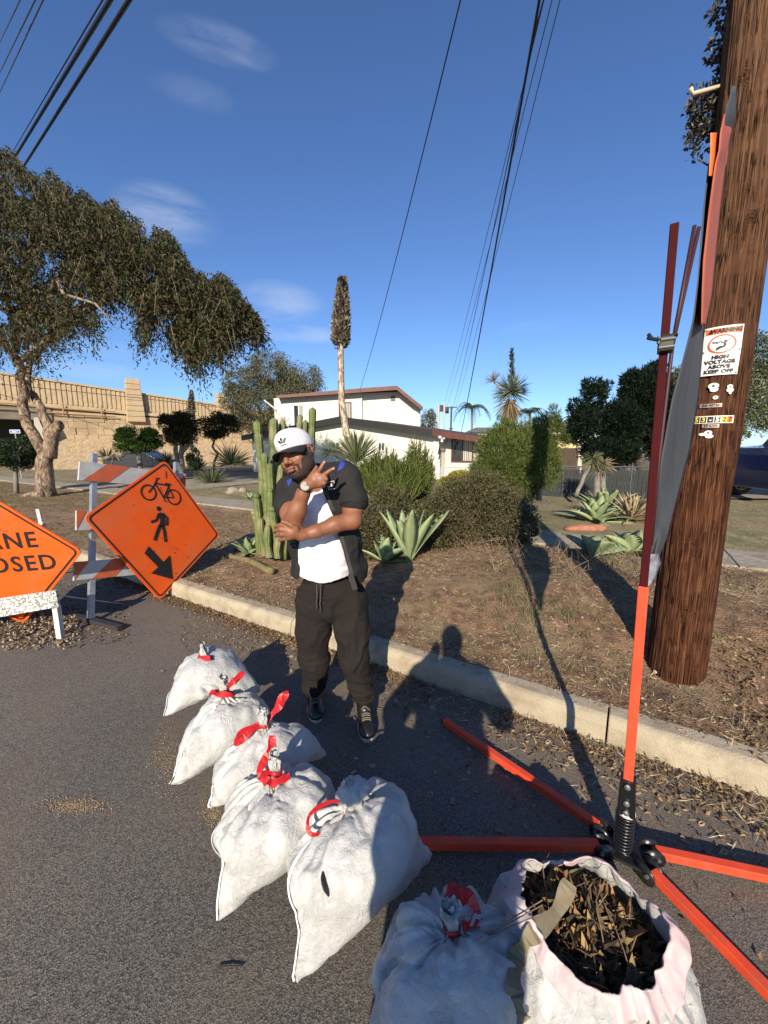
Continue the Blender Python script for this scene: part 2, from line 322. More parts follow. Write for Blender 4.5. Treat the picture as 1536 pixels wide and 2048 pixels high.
def straws(name, pts, ln, wd, seed):
    r = np.random.default_rng(seed); n = len(pts); D = r.normal(size=(n, 3)); D[:, 2] = np.abs(D[:, 2]) * .28; D = unit(D); V, F = quads(pts + np.array([0, 0, .004]), D, side(r, D), ln * r.uniform(.4, 1.5, n), wd * r.uniform(.6, 1.6, n), .2); o = mesh(name, V, F, STRAW); o['kind'] = 'stuff'
n = 34000; s = rng.uniform(-6.5, 7, n); nn = rng.uniform(2.36, 6.3, n); d = vnoise(np.column_stack([s * 1.6, nn * 1.6, s * 0]), 51) + .6 * vnoise(np.column_stack([s * 5, nn * 5, s * 0]), 52); kp = d > -.12
straws('dry_straw', ground_pts(s[kp], nn[kp]), .055, .0032, 53)
n = 2600; s = rng.uniform(-2.5, 6, n); nn = 2.31 - np.abs(rng.normal(0, .22, n)); straws('gutter_straw', ground_pts(s, nn), .06, .003, 54)
n = 2600; s = rng.uniform(.6, 3.2, n); nn = rng.uniform(2.34, 3.6, n); scatter_leaves('pole_foot_leaves', ground_pts(s, nn), .032, DRY, seed=55)
# dry thatch and grass tufts
def tufts(name, pts, ln, k, m, seed, spread=.6, wd=.0035):
    r = np.random.default_rng(seed); P = np.repeat(pts, k, 0) + r.normal(0, .025, (len(pts) * k, 3)) * np.array([1, 1, 0]); n = len(P)
    D = unit(r.normal(0, spread, (n, 3)) * np.array([1, 1, .3]) + np.array([0, 0, 1])); U = side(r, D)
    V, F = quads(P - D * .01, D, U, np.repeat(ln * r.uniform(.5, 1.3, len(pts)), k) * r.uniform(.6, 1.2, n), wd, .1)
    o = mesh(name, V, F, m); o['kind'] = 'stuff'; return o
GRS = mat('dry_grass', (.2, .17, .08), .8, island=[(.30, .24, .13), (.22, .17, .08), (.14, .15, .05), (.38, .31, .19)], trans=.3)
GRG = mat('green_grass', (.1, .15, .03), .75, island=[(.07, .10, .025), (.13, .15, .04), (.22, .19, .09), (.26, .20, .11), (.16, .17, .06)], trans=.3)
n = 2600; s = rng.uniform(-6, 6, n); nn = rng.uniform(2.5, 6.2, n); d = vnoise(np.column_stack([s * .8, nn * .8, s * 0]), 21); kp = d > -.15
tufts('dry_grass', ground_pts(s[kp], nn[kp]), .075, 14, GRS, 5, .9)
n = 260; s = rng.uniform(-5, 5, n); nn = rng.uniform(2.2, 2.3, n); tufts('gutter_weeds', ground_pts(s, nn), .05, 8, GRS, 6)
n = 5200; s = rng.uniform(-24, -2.8, n); nn = rng.uniform(2.6, 6.1, n); d = vnoise(np.column_stack([s * .45, nn * .45, s * 0]), 31); kp = d > -.25
tufts('green_grass', ground_pts(s[kp], nn[kp]), .06, 12, GRG, 7, 1.2, .006)
c = np.array([(1.15, 3.05), (1.3, 3.2), (.95, 3.3), (1.5, 3.0), (1.2, 3.5)]); pp = np.repeat(c, 14, 0) + rng.normal(0, .10, (70, 2))
pp = np.column_stack([pp, terrain(pp[:, 0], pp[:, 1])]); tufts('grass_tuft', pp, .14, 10, GRG, 8, .35)
n = 7500; s = rng.uniform(-14, 13, n); nn = rng.uniform(7.4, 15, n); tufts('yard_grass', ground_pts(s, nn), .07, 9, GRS, 9, 1.0, .006)
n = 2600; s = rng.uniform(3, 12, n); nn = rng.uniform(2.6, 6.1, n); d = vnoise(np.column_stack([s * .7, nn * .7, s * 0]), 41); kp = d > -.3
tufts('verge_grass', ground_pts(s[kp], nn[kp]), .055, 12, GRG, 10, 1.2, .005)
# pale ring-shaped seed pods lying about (too many to count)
def rings(name, pts, m, seed):
    r = np.random.default_rng(seed); b = []; F = []; k = 9
    for i, p in enumerate(pts):
        R0 = r.uniform(.008, .014); q = unit(np.array([r.normal(0, .25), r.normal(0, .25), 1.])); u = unit(np.cross(q, (1, .2, 0))); v = np.cross(q, u); a = np.arange(k) * 2 * pi / k; wv = 1 + .2 * np.sin(a * 2 + r.uniform(0, 6))
        ring = lambda rr, h: p + (rr * wv)[:, None] * (np.cos(a)[:, None] * u + np.sin(a)[:, None] * v) + q * h
        b += [ring(R0 * .35, .001), ring(R0 * .7, .0075), ring(R0 * 1.05, .006), ring(R0 * 1.1, .0)]; o = i * 4 * k
        for t in range(3):
            for j in range(k): F.append((o + t * k + j, o + t * k + (j + 1) % k, o + (t + 1) * k + (j + 1) % k, o + (t + 1) * k + j))
    o = mesh(name, np.concatenate(b), np.array(F), m, None, True); o['kind'] = 'stuff'
POD = mat('seed_pod', (.5, .4, .26), .8, island=[(.24, .16, .09), (.42, .32, .20), (.16, .11, .065), (.30, .22, .13)])
s = np.concatenate([rng.uniform(-1, 5, 230), rng.uniform(-2.5, 3.5, 120)]); nn = np.concatenate([rng.uniform(2.45, 3.6, 230), 2.28 - np.abs(rng.normal(0, .33, 120))])
rings('seed_pods', ground_pts(s, nn), POD, 12)
rings('road_seed_pods', np.array([gz(x, y, .002) for x, y in [(690, 1510), (712, 1518), (745, 1532), (870, 1545), (708, 1545), (998, 1662), (1052, 1654), (905, 1600), (780, 1640), (860, 1590)]]), POD, 13)
# twigs
TWIG = mat('twig', (.10, .065, .04), .9, (.2, .14, .09), 30)
def twigs(name, pts, ln, seed, r0=.0022):
    r = np.random.default_rng(seed); b = MB()
    for p in pts:
        a = r.uniform(0, 2 * pi); L_ = ln * r.uniform(.4, 1.4); k = 5; q = [p]
        for i in range(k): a += r.normal(0, .35); q.append(q[-1] + np.array([cos(a), sin(a), r.normal(0, .10)]) * L_ / k)
        q = np.array(q); q[:, 2] = np.maximum(q[:, 2], p[2] + .003); b.tube(q, np.linspace(r0, r0 * .4, k + 1), 4)
    o = b.make(name, TWIG); o['kind'] = 'stuff'
s = rng.uniform(-3, 4.5, 170); nn = rng.uniform(1.7, 4.2, 170); twigs('fallen_twigs', ground_pts(s, nn), .16, 14)
s = rng.uniform(.9, 3.0, 45); nn = rng.uniform(1.6, 2.4, 45); twigs('gutter_twigs', ground_pts(s, nn) + np.array([0, 0, .02]), .34, 15, .0025)
# rubble heap at the left barricade
GRV = mat('gravel', (.42, .38, .31), .9, island=[(.08, .06, .045), (.22, .18, .13), (.40, .34, .26), (.14, .11, .08)])
def pebbles(name, pts, r, m, seed):
    g = np.random.default_rng(seed); ico = [(0, 0, 1), (.9, 0, .3), (.3, .85, .3), (-.75, .5, .3), (-.75, -.5, .3), (.3, -.85, .3), (.75, .5, -.4), (-.3, .85, -.4), (-.9, 0, -.4), (-.3, -.85, -.4), (.75, -.5, -.4), (0, 0, -1)]
    ico = np.array(ico); f = np.array([(0, 1, 2), (0, 2, 3), (0, 3, 4), (0, 4, 5), (0, 5, 1), (1, 6, 2), (2, 7, 3), (3, 8, 4), (4, 9, 5), (5, 10, 1), (6, 7, 2), (7, 8, 3), (8, 9, 4), (9, 10, 5), (10, 6, 1), (6, 11, 7), (7, 11, 8), (8, 11, 9), (9, 11, 10), (10, 11, 6)])
    n = len(pts); S = r * g.uniform(.5, 1.4, (n, 1, 1)) * g.uniform(.6, 1.1, (n, 1, 3)); V = ico[None] * S + g.normal(0, r * .08, (n, 12, 3)) + np.array(pts)[:, None, :]
    o = mesh(name, V.reshape(-1, 3), (f[None] + np.arange(n)[:, None, None] * 12).reshape(-1, 3), m); o['kind'] = 'stuff'
P = np.array([gz(x, y) for x, y in zip(rng.uniform(-120, 160, 2600), rng.uniform(1215, 1300, 2600))]); hh = np.exp(-((P[:, 0] + 3.25) / .5) ** 2 - ((P[:, 1] - 3.4) / .3) ** 2)
P[:, 2] = hh * .07 * rng.uniform(.3, 1, len(P)) + .005; kk = rng.uniform(size=len(P)) < hh * .9 + .12; pebbles('rubble', P[kk], .0105, GRV, 16); scatter_leaves('rubble_leaves', P[kk][::2] + rng.normal(0, .02, (len(P[kk][::2]), 3)) * np.array([1, 1, .2]) + np.array([0, 0, .006]), .035, DRY, seed=19)
pp = np.array([gz(x, y) for x, y in zip(rng.uniform(60, 260, 500), rng.uniform(1160, 1290, 500))]); scatter_leaves('barricade_leaves', pp, .03, DRY, seed=17)
pp = np.array([gz(x, y) for x, y in zip(rng.uniform(360, 640, 700), rng.normal(0, 1, 700) * 22 + 1265)]); scatter_leaves('gutter_debris', pp, .018, DRY, seed=18)
for (px_, py_, wx, wy, k_) in ((150, 1612, 60, 14, 900), (430, 1622, 25, 30, 500), (330, 1520, 25, 60, 500), (620, 1290, 120, 22, 900)):
    pebbles('spilled_grit', np.array([gz(px_ + a_, py_ + c_, .001) for a_, c_ in zip(rng.normal(0, wx * .6, k_), rng.normal(0, wy * .6, k_))]), .0026, mat('grit', (.25, .18, .11), .95, island=[(.12, .08, .05), (.28, .20, .12), (.38, .29, .18)]), 31)
# two black sticks on the asphalt
b = MB(); b.tube([gz(436, 1934, .006), gz(460, 1931, .007), gz(486, 1932, .005)], [.0018, .0024, .0018], 6); tag(b.make('charred_stick', mat('char', (.015, .013, .012), .8)), 'short black stick lying on the asphalt in front of the bags', 'stick')
# ================================================================ BUILDINGS
WALLW = mat('white_stucco', (.66, .635, .56), .9, (.66, .63, .55), 1.2, 6, .25, 90, bdist=.01)
WALLG = mat('grey_stucco', (.55, .54, .50), .9, (.48, .47, .44), 1.5, 6, .25, 90, bdist=.01)
BLKT = mat('black_trim', (.025, .025, .025), .5); BRNT = mat('brown_trim', (.13, .045, .03), .55, (.09, .03, .02), 3)
ROOF = mat('roof_shingle', (.10, .06, .045), .85, (.06, .04, .035), 8, 6, .5, 20)
GLASS = mat('window_glass', (.03, .035, .04), .12, coat=.3); CURT = mat('curtain', (.5, .48, .42), .9); FRAME = mat('window_frame', (.7, .69, .65), .5)
def hwall(par, name, org, U, w_, prof, th, m):
    """wall: outline prof in (u, z) metres in a vertical plane"""
    b = MB(); b.prism(prof, org, U, (0, 0, 1), th); return b.make(name, m, par)
def window(par, org, U, u0, u1, z0, z1, N, mull=1, curtain=True, frame=FRAME, glass=GLASS):
    """window unit set 3 cm proud of a wall whose face passes through org along U; N outward"""
    org, U, N = map(lambda v: np.array(v, float), (org, U, N)); b = MB(); t = .06; R = np.stack([U, N, np.array([0, 0, 1.])], 1)
    c = lambda u, z, o: org + U * u + N * o + np.array([0, 0, z])
    for u, z, du, dz in (((u0 + u1) / 2, z0, u1 - u0 + t, t), ((u0 + u1) / 2, z1, u1 - u0 + t, t), (u0, (z0 + z1) / 2, t, z1 - z0 - t), (u1, (z0 + z1) / 2, t, z1 - z0 - t)): b.box(c(u, z, .012), (du, .07, dz), R)
    for k in range(mull): u = u0 + (u1 - u0) * (k + 1) / (mull + 1); b.box(c(u, (z0 + z1) / 2, .012), (t * .8, .06, z1 - z0 - t), R)
    f = b.make('window', frame, par); b = MB(); b.box(c((u0 + u1) / 2, (z0 + z1) / 2, .008), (u1 - u0 - t, .012, z1 - z0 - t), R); b.make('pane', glass, f)
    if curtain:
        b = MB(); n = 14; uu = np.linspace(u0 + (u1 - u0) * .55, u1 - .05, n)
        V = [c(u, z, .016 + .006 * sin(i * 2.3)) for i, u in enumerate(uu) for z in (z0 + .05, z1 - .05)]; b.add(V, [(2 * i, 2 * i + 2, 2 * i + 3, 2 * i + 1) for i in range(n - 1)]); b.make('curtain', CURT, f)
    return f
# --- front house: low gable end facing the street
H = thing('single_storey_house', 'low white stucco house with black gable trim and a security camera, behind the shrubs', 'house', (0, 20, .1))
C0 = at(880, 900, 20.0)[:2]; U = np.array([-.848, .53, 0]); N = np.array([-.53, -.848, 0]); base = np.array([C0[0], C0[1], 0.])
zat = lambda u, py: CAMH + (HZ - py) / FPX * (C0[1] + .53 * u) * .99
def uof(px):
    k = (px - 768) / FPX * .988; return (C0[0] - k * C0[1]) / (.848 + k * .53)
ua, ue = uof(690), uof(505); zap, ze0, zel = zat(ua, 842), zat(0, 872), zat(ue, 873)
hwall(H, 'wall', base, U, 0, [(0, 0), (ue, 0), (ue, zel), (ua, zap), (0, ze0)], -.2, WALLW)
# roof as a folded slab running back, fascia on the rake
ur = uof(990); zr = zat(ur, 886); ul = ue + .5; zl = zel - .10; BK = -N
prof = [(ul, zl + .06), (ua, zap + .10), (ur, zr + .10)]
b = MB(); F0 = [base + U * u + N * .45 + np.array([0, 0, z]) for u, z in prof]; F1 = [p + BK * 9 for p in F0]; up = np.array([0, 0, .07])
b.add(F0 + F1 + [p + up for p in F0 + F1], [(0, 1, 4, 3), (1, 2, 5, 4), (6, 9, 10, 7), (7, 10, 11, 8), (0, 6, 7, 1), (1, 7, 8, 2), (3, 4, 10, 9), (4, 5, 11, 10), (0, 3, 9, 6), (2, 8, 11, 5)]); b.make('roof', ROOF, H)
b = MB(); dn = np.array([0, 0, -.26])
for i, m_ in ((0, 0), (1, 0)):
    p, q = F0[i] + N * .03, F0[i + 1] + N * .03
    if i == 1:
        k = 1 - .36; mid = p * (1 - .66) + q * .66; b.add([p + dn, mid + dn, mid + up * 1.2, p + up * 1.2] + [v - N * .05 for v in (p + dn, mid + dn, mid + up * 1.2, p + up * 1.2)], [(0, 1, 2, 3), (4, 7, 6, 5), (0, 4, 5, 1), (3, 2, 6, 7), (1, 5, 6, 2)])
        P2, Q2 = mid, q
    else: b.add([p + dn, q + dn, q + up * 1.2, p + up * 1.2] + [v - N * .05 for v in (p + dn, q + dn, q + up * 1.2, p + up * 1.2)], [(0, 1, 2, 3), (4, 7, 6, 5), (0, 4, 5, 1), (3, 2, 6, 7), (0, 3, 7, 4)])
b.make('fascia', BLKT, H)
b = MB(); dn2 = dn * .8; b.add([P2 + dn2, Q2 + dn2 * .7, Q2 + up * 1.2, P2 + up * 1.2] + [v - N * .05 for v in (P2 + dn2, Q2 + dn2 * .7, Q2 + up * 1.2, P2 + up * 1.2)], [(0, 1, 2, 3), (4, 7, 6, 5), (0, 4, 5, 1), (3, 2, 6, 7), (1, 5, 6, 2)]); b.make('porch_fascia', BRNT, H)
# set-back porch wall at the right with its window
B2 = base + BK * .55; ux = uof(975) * 1.02; zt = lambda u: zap + (zr - zap) * (ua - u) / (ua - ur)
hwall(H, 'porch_wall', B2, U, 0, [(ux, 0), (-.02, 0), (-.02, zt(0) + .0), (ux, zt(ux))], -.15, WALLG)
hwall(H, 'corner_wall', base + U * .0, -N, 0, [(0.004, 0), (.55, 0), (.55, ze0), (0.004, ze0)], .12, WALLW)
window(H, B2, -U, .42, 1.52, 1.02, 2.12, N, 1, True, BRNT)
window(H, base, -U, -uof(757), -uof(770), 1.55, 2.0, N, 1, False, FRAME); window(H, base, -U, -uof(664), -uof(680), 1.62, 2.05, N, 1, False, FRAME)
cm_ = at(884, 874, 19.6); b = MB()
for dx, dz in ((-.16, .02), (.12, -.02)): b.tube([cm_ + (0, 0, 0), cm_ + (dx, -.18, dz - .04)], [.055, .07], 10)
b.tube([cm_ + (0, .1, -.02), cm_ + (0, 0, .02)], [.09, .06], 10); b.tube([cm_ + (0, 0, -.1), cm_ + (0, -.02, -.24)], [.05, .075], 10); b.make('security_camera', mat('white_plastic', (.8, .8, .8), .4), H, True)
b = MB(); q = at(886, 886, 19.5); b.tube([q + (.1, 0, .12), q, q + (-.14, .0, -.1), q + (-.20, .02, -.55)], .045, 8); b.make('downpipe', BLKT, H, True)
# --- two-storey house behind
H = thing('two_storey_house', 'white upper storey with red-brown roof trim, rising behind the low house', 'house', (0, 27, .1))
YB = 27.0; A = lambda px, py, Y=YB: at(px, py, Y)
wl, wc, wr = A(552, 900), A(725, 900), A(840, 900)
zz = lambda py, Y=YB: CAMH + (HZ - py) / FPX * Y * .99
b = MB(); b.prism([(wl[0], 0), (wc[0], 0), (wc[0], zz(789)), (wl[0], zz(800))], (0, YB, 0), (1, 0, 0), (0, 0, 1), .2); b.make('wall', WALLW, H)
b = MB(); b.prism([(wc[0], 0), (wr[0], 0), (wr[0], zz(816)), (A(797, 900)[0], zz(787)), (wc[0], zz(789))], (0, YB + .25, 0), (1, 0, 0), (0, 0, 1), .2); b.make('gable_wall', WALLW, H)
b = MB(); b.prism([(wr[0] - .32, 2.6), (wr[0], 2.6), (wr[0], zz(815)), (wr[0] - .32, zz(809))], (0, YB + .15, 0), (1, 0, 0), (0, 0, 1), .1); b.make('corner_board', WALLW, H)
prof = [(A(526, 0)[0], zz(800)), (A(725, 0)[0], zz(786)), (A(797, 0)[0], zz(782)), (A(856, 0)[0], zz(821))]
f = [np.array([x, YB - .55, z]) for x, z in prof]; k = [p + np.array([0, 8, 0]) for p in f]; up = np.array([0, 0, .10])
b = MB(); b.add(f + k + [p + up for p in f + k], [(0, 1, 5, 4), (1, 2, 6, 5), (2, 3, 7, 6), (8, 12, 13, 9), (9, 13, 14, 10), (10, 14, 15, 11), (0, 4, 12, 8), (3, 11, 15, 7), (4, 5, 13, 12), (5, 6, 14, 13), (6, 7, 15, 14)]); b.make('roof', ROOF, H)
b = MB()
for i in range(3):
    p, q = f[i] - np.array([0, .02, 0]), f[i + 1] - np.array([0, .02, 0]); d = np.array([0, 0, -.16 if i else -.07]); d2 = np.array([0, 0, -.16])
    v = [p + d, q + d2, q + up, p + up]; b.add(v + [u - np.array([0, .05, 0]) for u in v], [(0, 3, 2, 1), (4, 5, 6, 7), (0, 1, 5, 4), (3, 7, 6, 2), (0, 4, 7, 3), (1, 2, 6, 5)])
b.make('fascia', BRNT, H)
o3 = np.array([0, YB, 0.]); window(H, o3, (1, 0, 0), A(559, 0)[0], A(582, 0)[0], zz(853), zz(813), (0, -1, 0), 1, True); window(H, o3, (1, 0, 0), A(664, 0)[0], A(692, 0)[0], zz(842), zz(808), (0, -1, 0), 1, True, BRNT)
b = MB(); v = A(786, 796); b.box((v[0], YB + .24, v[2]), (.30, .05, .34)); b.make('gable_vent', mat('vent_grey', (.12, .12, .12), .7), H)
b = MB(); p = A(553, 820); q = A(532, 802); b.beam(p - np.array([0, .1, 0]), q - np.array([0, .45, 0]), .09, .09); b.make('eave_brace', FRAME, H)
# --- pale yellow house, red-tiled and grey houses far right
YH = mat('yellow_stucco', (.62, .50, .26), .9); H = thing('yellow_house', 'pale yellow house with a grey gable roof seen between green shrub and dark cypress', 'house', (11, 26, .1))
Y = 26.; X = lambda px: at(px, 900, Y)[0]; Z = lambda py: CAMH + (HZ - py) / FPX * Y * .99
b = MB(); b.prism([(X(1080), 0), (X(1166), 0), (X(1166), Z(892)), (X(1120), Z(876)), (X(1080), Z(880))], (0, Y, 0), (1, 0, 0), (0, 0, 1), .2); b.make('wall', YH, H)
GR = mat('grey_roof', (.17, .165, .16), .85, (.11, .11, .11), 6, 5, .4, 20); f = [np.array([X(a), Y - .5, Z(c)]) for a, c in ((1080, 866), (1122, 870), (1178, 889))]; k = [np.array([X(a), Y + 6, Z(c)]) for a, c in ((1085, 855), (1150, 856), (1200, 880))]
b = MB(); b.add(f + k + [v + np.array([0, 0, .08]) for v in f + k], [(0, 1, 4, 3), (1, 2, 5, 4), (6, 9, 10, 7), (7, 10, 11, 8), (0, 6, 7, 1), (1, 7, 8, 2), (2, 8, 11, 5)]); b.make('roof', GR, H)
b = MB()
for i in range(2): b.beam(f[i] - np.array([0, .04, .02]), f[i + 1] - np.array([0, .04, .02]), .05, .2)
b.make('fascia', mat('cream_trim', (.78, .74, .62), .6), H)
RT = mat('red_tiles', (.36, .12, .07), .8, (.24, .07, .045), 12, 4, .6, 30)
def far_house(x0, x1, ytop, ybase, Y, wallm, roofm, label):
    H = thing('far_house', label, 'house', (at((x0 + x1) / 2, 900, Y)[0], Y, 0)); a, c = at(x0, 900, Y)[0], at(x1, 900, Y)[0]; z1 = CAMH + (HZ - ybase) / FPX * Y; z2 = CAMH + (HZ - ytop) / FPX * Y
    b = MB(); b.box(((a + c) / 2, Y + 3, z1 / 2), (c - a, 6, z1)); b.make('wall', wallm, H)
    b = MB(); m = (a + c) / 2; e = .4; v = [(a - e, Y - e, z1), (c + e, Y - e, z1), (c + e, Y + 6 + e, z1), (a - e, Y + 6 + e, z1), (a + (c - a) * .25, Y + 3, z2), (c - (c - a) * .25, Y + 3, z2)]
    b.add(v, [(0, 1, 5, 4), (1, 2, 5), (2, 3, 4, 5), (3, 0, 4), (0, 3, 2, 1)]); b.make('roof', roofm, H)
    b = MB(); b.box((m, Y - .02, z1 * .6), (1.2, .1, 1.0)); w_ = b.make('window', FRAME, H); b = MB(); b.box((m, Y - .08, z1 * .6), (1.0, .03, .8)); b.make('pane', GLASS, w_)
far_house(944, 1010, 854, 866, 55, WALLG, GR, 'far grey roof to the right of the tall palm, above the brown eave')
far_house(888, 932, 863, 872, 50, WALLW, RT, 'far red-tiled roof just above the brown porch eave')
far_house(1108, 1146, 857, 868, 48, WALLW, RT, 'far red-tiled roof peeping over the grey roof of the yellow house')
# --- overpass with sound wall at the left
OV = mat('sound_wall', (.50, .385, .235), .9, (.42, .31, .18), 2.0, 6, .3, 30, bdist=.02)
BLOCKM = mat('wall_blocks', (.46, .35, .21), .9, (.36, .26, .15), .9, 3, .5, 20, lo=.45, hi=.55, bdist=.03)
H = thing('overpass', 'tan concrete overpass with ribbed sound wall, square pillars and block retaining wall', 'overpass', (-26, 40, 0))
W0, W1 = np.array([-30.1, 31.]), np.array([-7.0, 50.1]); WD = (W1 - W0) / np.linalg.norm(W1 - W0); WN = np.array([WD[1], -WD[0]]); WL = np.linalg.norm(W1 - W0)
def wp(u, o=0, z=0): p = W0 + WD * u + WN * o; return np.array([p[0], p[1], z])
def wu(px):
    k = (px - 768) / FPX * .988; return (W0[0] - k * W0[1]) / (k * WD[1] - WD[0])
Rw = np.stack([[*WD, 0], [*WN, 0], [0, 0, 1.]], 1); zt = lambda u: 7.5 - .078 * u; zb = lambda u: 4.85 - .035 * u; u_p = wu(276)
b = MB(); b.prism([(-25, zb(-25)), (WL, zb(WL)), (WL, zt(WL)), (-25, zt(-25))], wp(0), (*WD, 0), (0, 0, 1), .3); o = b.make('sound_wall', OV, H)
b = MB(); u = -12.
while u < WL:
    if abs(u - u_p) > .7: b.box(wp(u, .04, (zb(u) + .55 + zt(u)) / 2), (.15, .035, zt(u) - zb(u) - .75), Rw)
    u += .34
b.make('ribs', OV, H)['kind'] = 'stuff'
b = MB(); sl_t, sl_b = -.078, -.035
for z_, sl_, h_, th_ in ((zt(0) - .08, sl_t, .14, .5), (zb(0) + .25, sl_b, .25, .45), (zb(0) - .12, sl_b, .22, .7)): b.add([wp(u, o_, z_ + sl_ * u + q) for u in (-25, WL) for o_ in (.14 if h_ < .2 else .22, -.2) for q in (0, h_)], [(0, 1, 3, 2), (4, 6, 7, 5), (0, 4, 5, 1), (2, 3, 7, 6), (0, 2, 6, 4), (1, 5, 7, 3)])
b.make('coping', OV, H)
for px in (277, 450):
    u = wu(px); b = MB(); nb = 8; z0_ = zb(u) - .4; hh_ = (zt(u) + 1.15 - z0_) / nb
    for i in range(nb): wd = 1.45 - .05 * i; b.box(wp(u, .1, z0_ + (i + .5) * hh_), (wd, 1.0 - .03 * i, hh_ - .02), Rw)
    bevel(b.make('pillar', OV, H), .03, 1)
b = MB(); RU = mat('rusty_pipe', (.33, .2, .11), .8)
for dz, o_ in ((.30, .42), (-.10, .50)): b.tube([wp(u, o_, zb(u) + dz + .05 * sin(u)) for u in np.arange(-8, u_p - 1, 2)], .05, 6)
for u in np.arange(-6, u_p, 2.6): b.beam(wp(u, .42, zb(u) - .3), wp(u, .42, zb(u) + .8), .08, .08, up=(1, 0, 0))
b.make('pipes', RU, H)
b = MB(); rng = np.random.default_rng(8); us = wu(108)
for r_ in range(5):
    u = us + rng.uniform(0, .6)
    while u < WL * .97:
        ln = rng.uniform(.7, 1.5); zc = 2.1 + r_ * .53
        if zc < zb(u) - .2: b.box(wp(u + ln / 2, rng.uniform(-.03, .05), zc), (ln - .03, .4, .515), Rw)
        u += ln
b.prism([(us, 1.6), (WL, 1.6), (WL, zb(WL)), (us, zb(us))], wp(0, .08), (*WD, 0), (0, 0, 1), .1); b.make('block_wall', BLOCKM, H)
b = MB(); q0, q1 = wu(112), WL
V = [wp(q0, .3, 2.55), wp(q1, .3, 2.2), wp(q1, 4.5, 0.1), wp(q0 - 2, 5.0, 0.1), wp(q0, -.4, 2.55), wp(q1, -.4, 2.2), wp(q1, -.4, .1), wp(q0 - 2, -.4, .1)]
b.add(V, [(0, 3, 2, 1), (0, 1, 5, 4), (4, 7, 3, 0)])
sl_ = b.make('slope_paving', mat('slope_paving', (.50, .375, .22), .95, (.36, .255, .14), 5, 8, 1.0, 7, lo=.42, hi=.6, stretch=(1.4, .35, .6), bdist=.08), H)
# dark opening of the underpass at the far left with abutment and deck
b = MB(); b.box(wp(q0 - 9, -.3, 4.45), (18, 1.2, .95), Rw); b.make('deck_edge', mat('dark_concrete', (.20, .17, .13), .9, (.15, .13, .1), 2), H)
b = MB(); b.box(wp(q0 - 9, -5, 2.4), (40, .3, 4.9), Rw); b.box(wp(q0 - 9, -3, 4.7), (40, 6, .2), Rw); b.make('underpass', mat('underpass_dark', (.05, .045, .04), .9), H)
b = MB(); b.prism([(0, 0), (.9, 0), (.35, 2.1), (.1, 2.1)], wp(q0 - 1.2, 1.5, 2.0), (*WD, 0), (0, 0, 1), .5); b.make('abutment', mat('pale_concrete', (.5, .46, .38), .9), H)
# street name sign in front of the underpass
S = thing('street_sign', 'small blue street name sign on a thin post above the round dark tree', 'sign', at(30, 900, 20) * np.array([1, 1, 0]))
p = at(30, 863, 20.); b = MB(); b.tube([(p[0], p[1], .1), (p[0], p[1], p[2])], .03, 6); b.make('post', mat('galvanised', (.42, .43, .44), .45, (.32, .33, .34), 20, metal=.6), S)
b = MB(); b.box(p, (.52, .02, .17)); pl = b.make('name_plate', mat('sign_white', (.75, .76, .78), .4), S); b = MB(); b.box(p - np.array([0, .014, 0]), (.47, .006, .12)); b.make('blue_field', mat('sign_blue', (.03, .07, .32), .4), pl)
tv, tf = textmesh('State S', .13, .002); b = MB(); b.add(np.array([p + np.array([x * .85, -.02, y]) for x, y in tv]), tf); b.make('lettering', MATS['sign_white'], pl)
# --- wooden fence by the yellow house, chain link fence with slats, gate by the porch
WOODF = mat('fence_wood', (.085, .058, .042), .9, (.05, .035, .026), 20, stretch=(1, 1, .1), bump=.4, bscale=30)
F_ = thing('wooden_fence', 'dark board fence in front of the pale yellow house', 'fence', (10, 22.5, .1)); b = MB(); x = at(1100, 900, 22.5)[0]; x1 = at(1158, 900, 22.5)[0]; zt_ = CAMH + 4 / FPX * 22.5
while x < x1: b.box((x, 22.5, zt_ / 2), (.13, .02, zt_ + rng.normal(0, .01))); x += .14
b.make('boards', WOODF, F_); b = MB(); b.box((at(1158, 900, 22.4)[0] + .05, 22.42, zt_ / 2 + .1), (.12, .1, zt_ + .2)); b.make('post', MATS['cream_trim'], F_)
F_ = thing('chain_link_fence', 'low chain link fence with dark slats behind the agaves', 'fence', (6.5, 11.6, .15)); b = MB(); bs = MB(); bp_ = MB()
f0, f1 = np.array([4.6, 12.4]), np.array([8.3, 11.6]); fd = unit(f1 - f0); fl_ = np.linalg.norm(f1 - f0); hgt = .95
for k in np.arange(0, fl_, .085):
    for sgn in (1, -1):
        a = k if sgn > 0 else k + hgt; c = k + hgt if sgn > 0 else k
        if c > fl_ + .9: continue
        pa, pc = f0 + fd * a, f0 + fd * c; b.beam((*pa, .15), (*pc, .15 + hgt), .006, .006)
b.make('wire_mesh', mat('fence_wire', (.07, .075, .08), .5, metal=.5), F_)
R2 = np.stack([[*fd, 0], [-fd[1], fd[0], 0], [0, 0, 1.]], 1)
for k in np.arange(0, fl_, .115): p = f0 + fd * k; bs.box((p[0], p[1] + .03, .15 + hgt * .45), (.10, .006, hgt * .9), R2)
bs.make('slats', mat('dark_slats', (.012, .016, .014), .7), F_)
for k in np.linspace(0, fl_, 5): p = f0 + fd * k; pp_ = MB(); pp_.tube([(p[0], p[1], .1), (p[0], p[1], 1.22 + (.35 if k > 3 else 0))], .03, 8); pp_.make('post', MATS['fence_wire'], F_)
bp_.tube([(*f0, .15 + hgt), (*f1, .15 + hgt)], .022, 8); bp_.make('top_rail', MATS['fence_wire'], F_)
F_ = thing('metal_gate', 'small grey wire gate in front of the porch window', 'gate', at(905, 960, 17) * np.array([1, 1, 0])); G_ = mat('gate_grey', (.45, .46, .47), .5, metal=.3)
p0, p1 = at(881, 935, 17.), at(932, 935, 17.); b = MB(); 
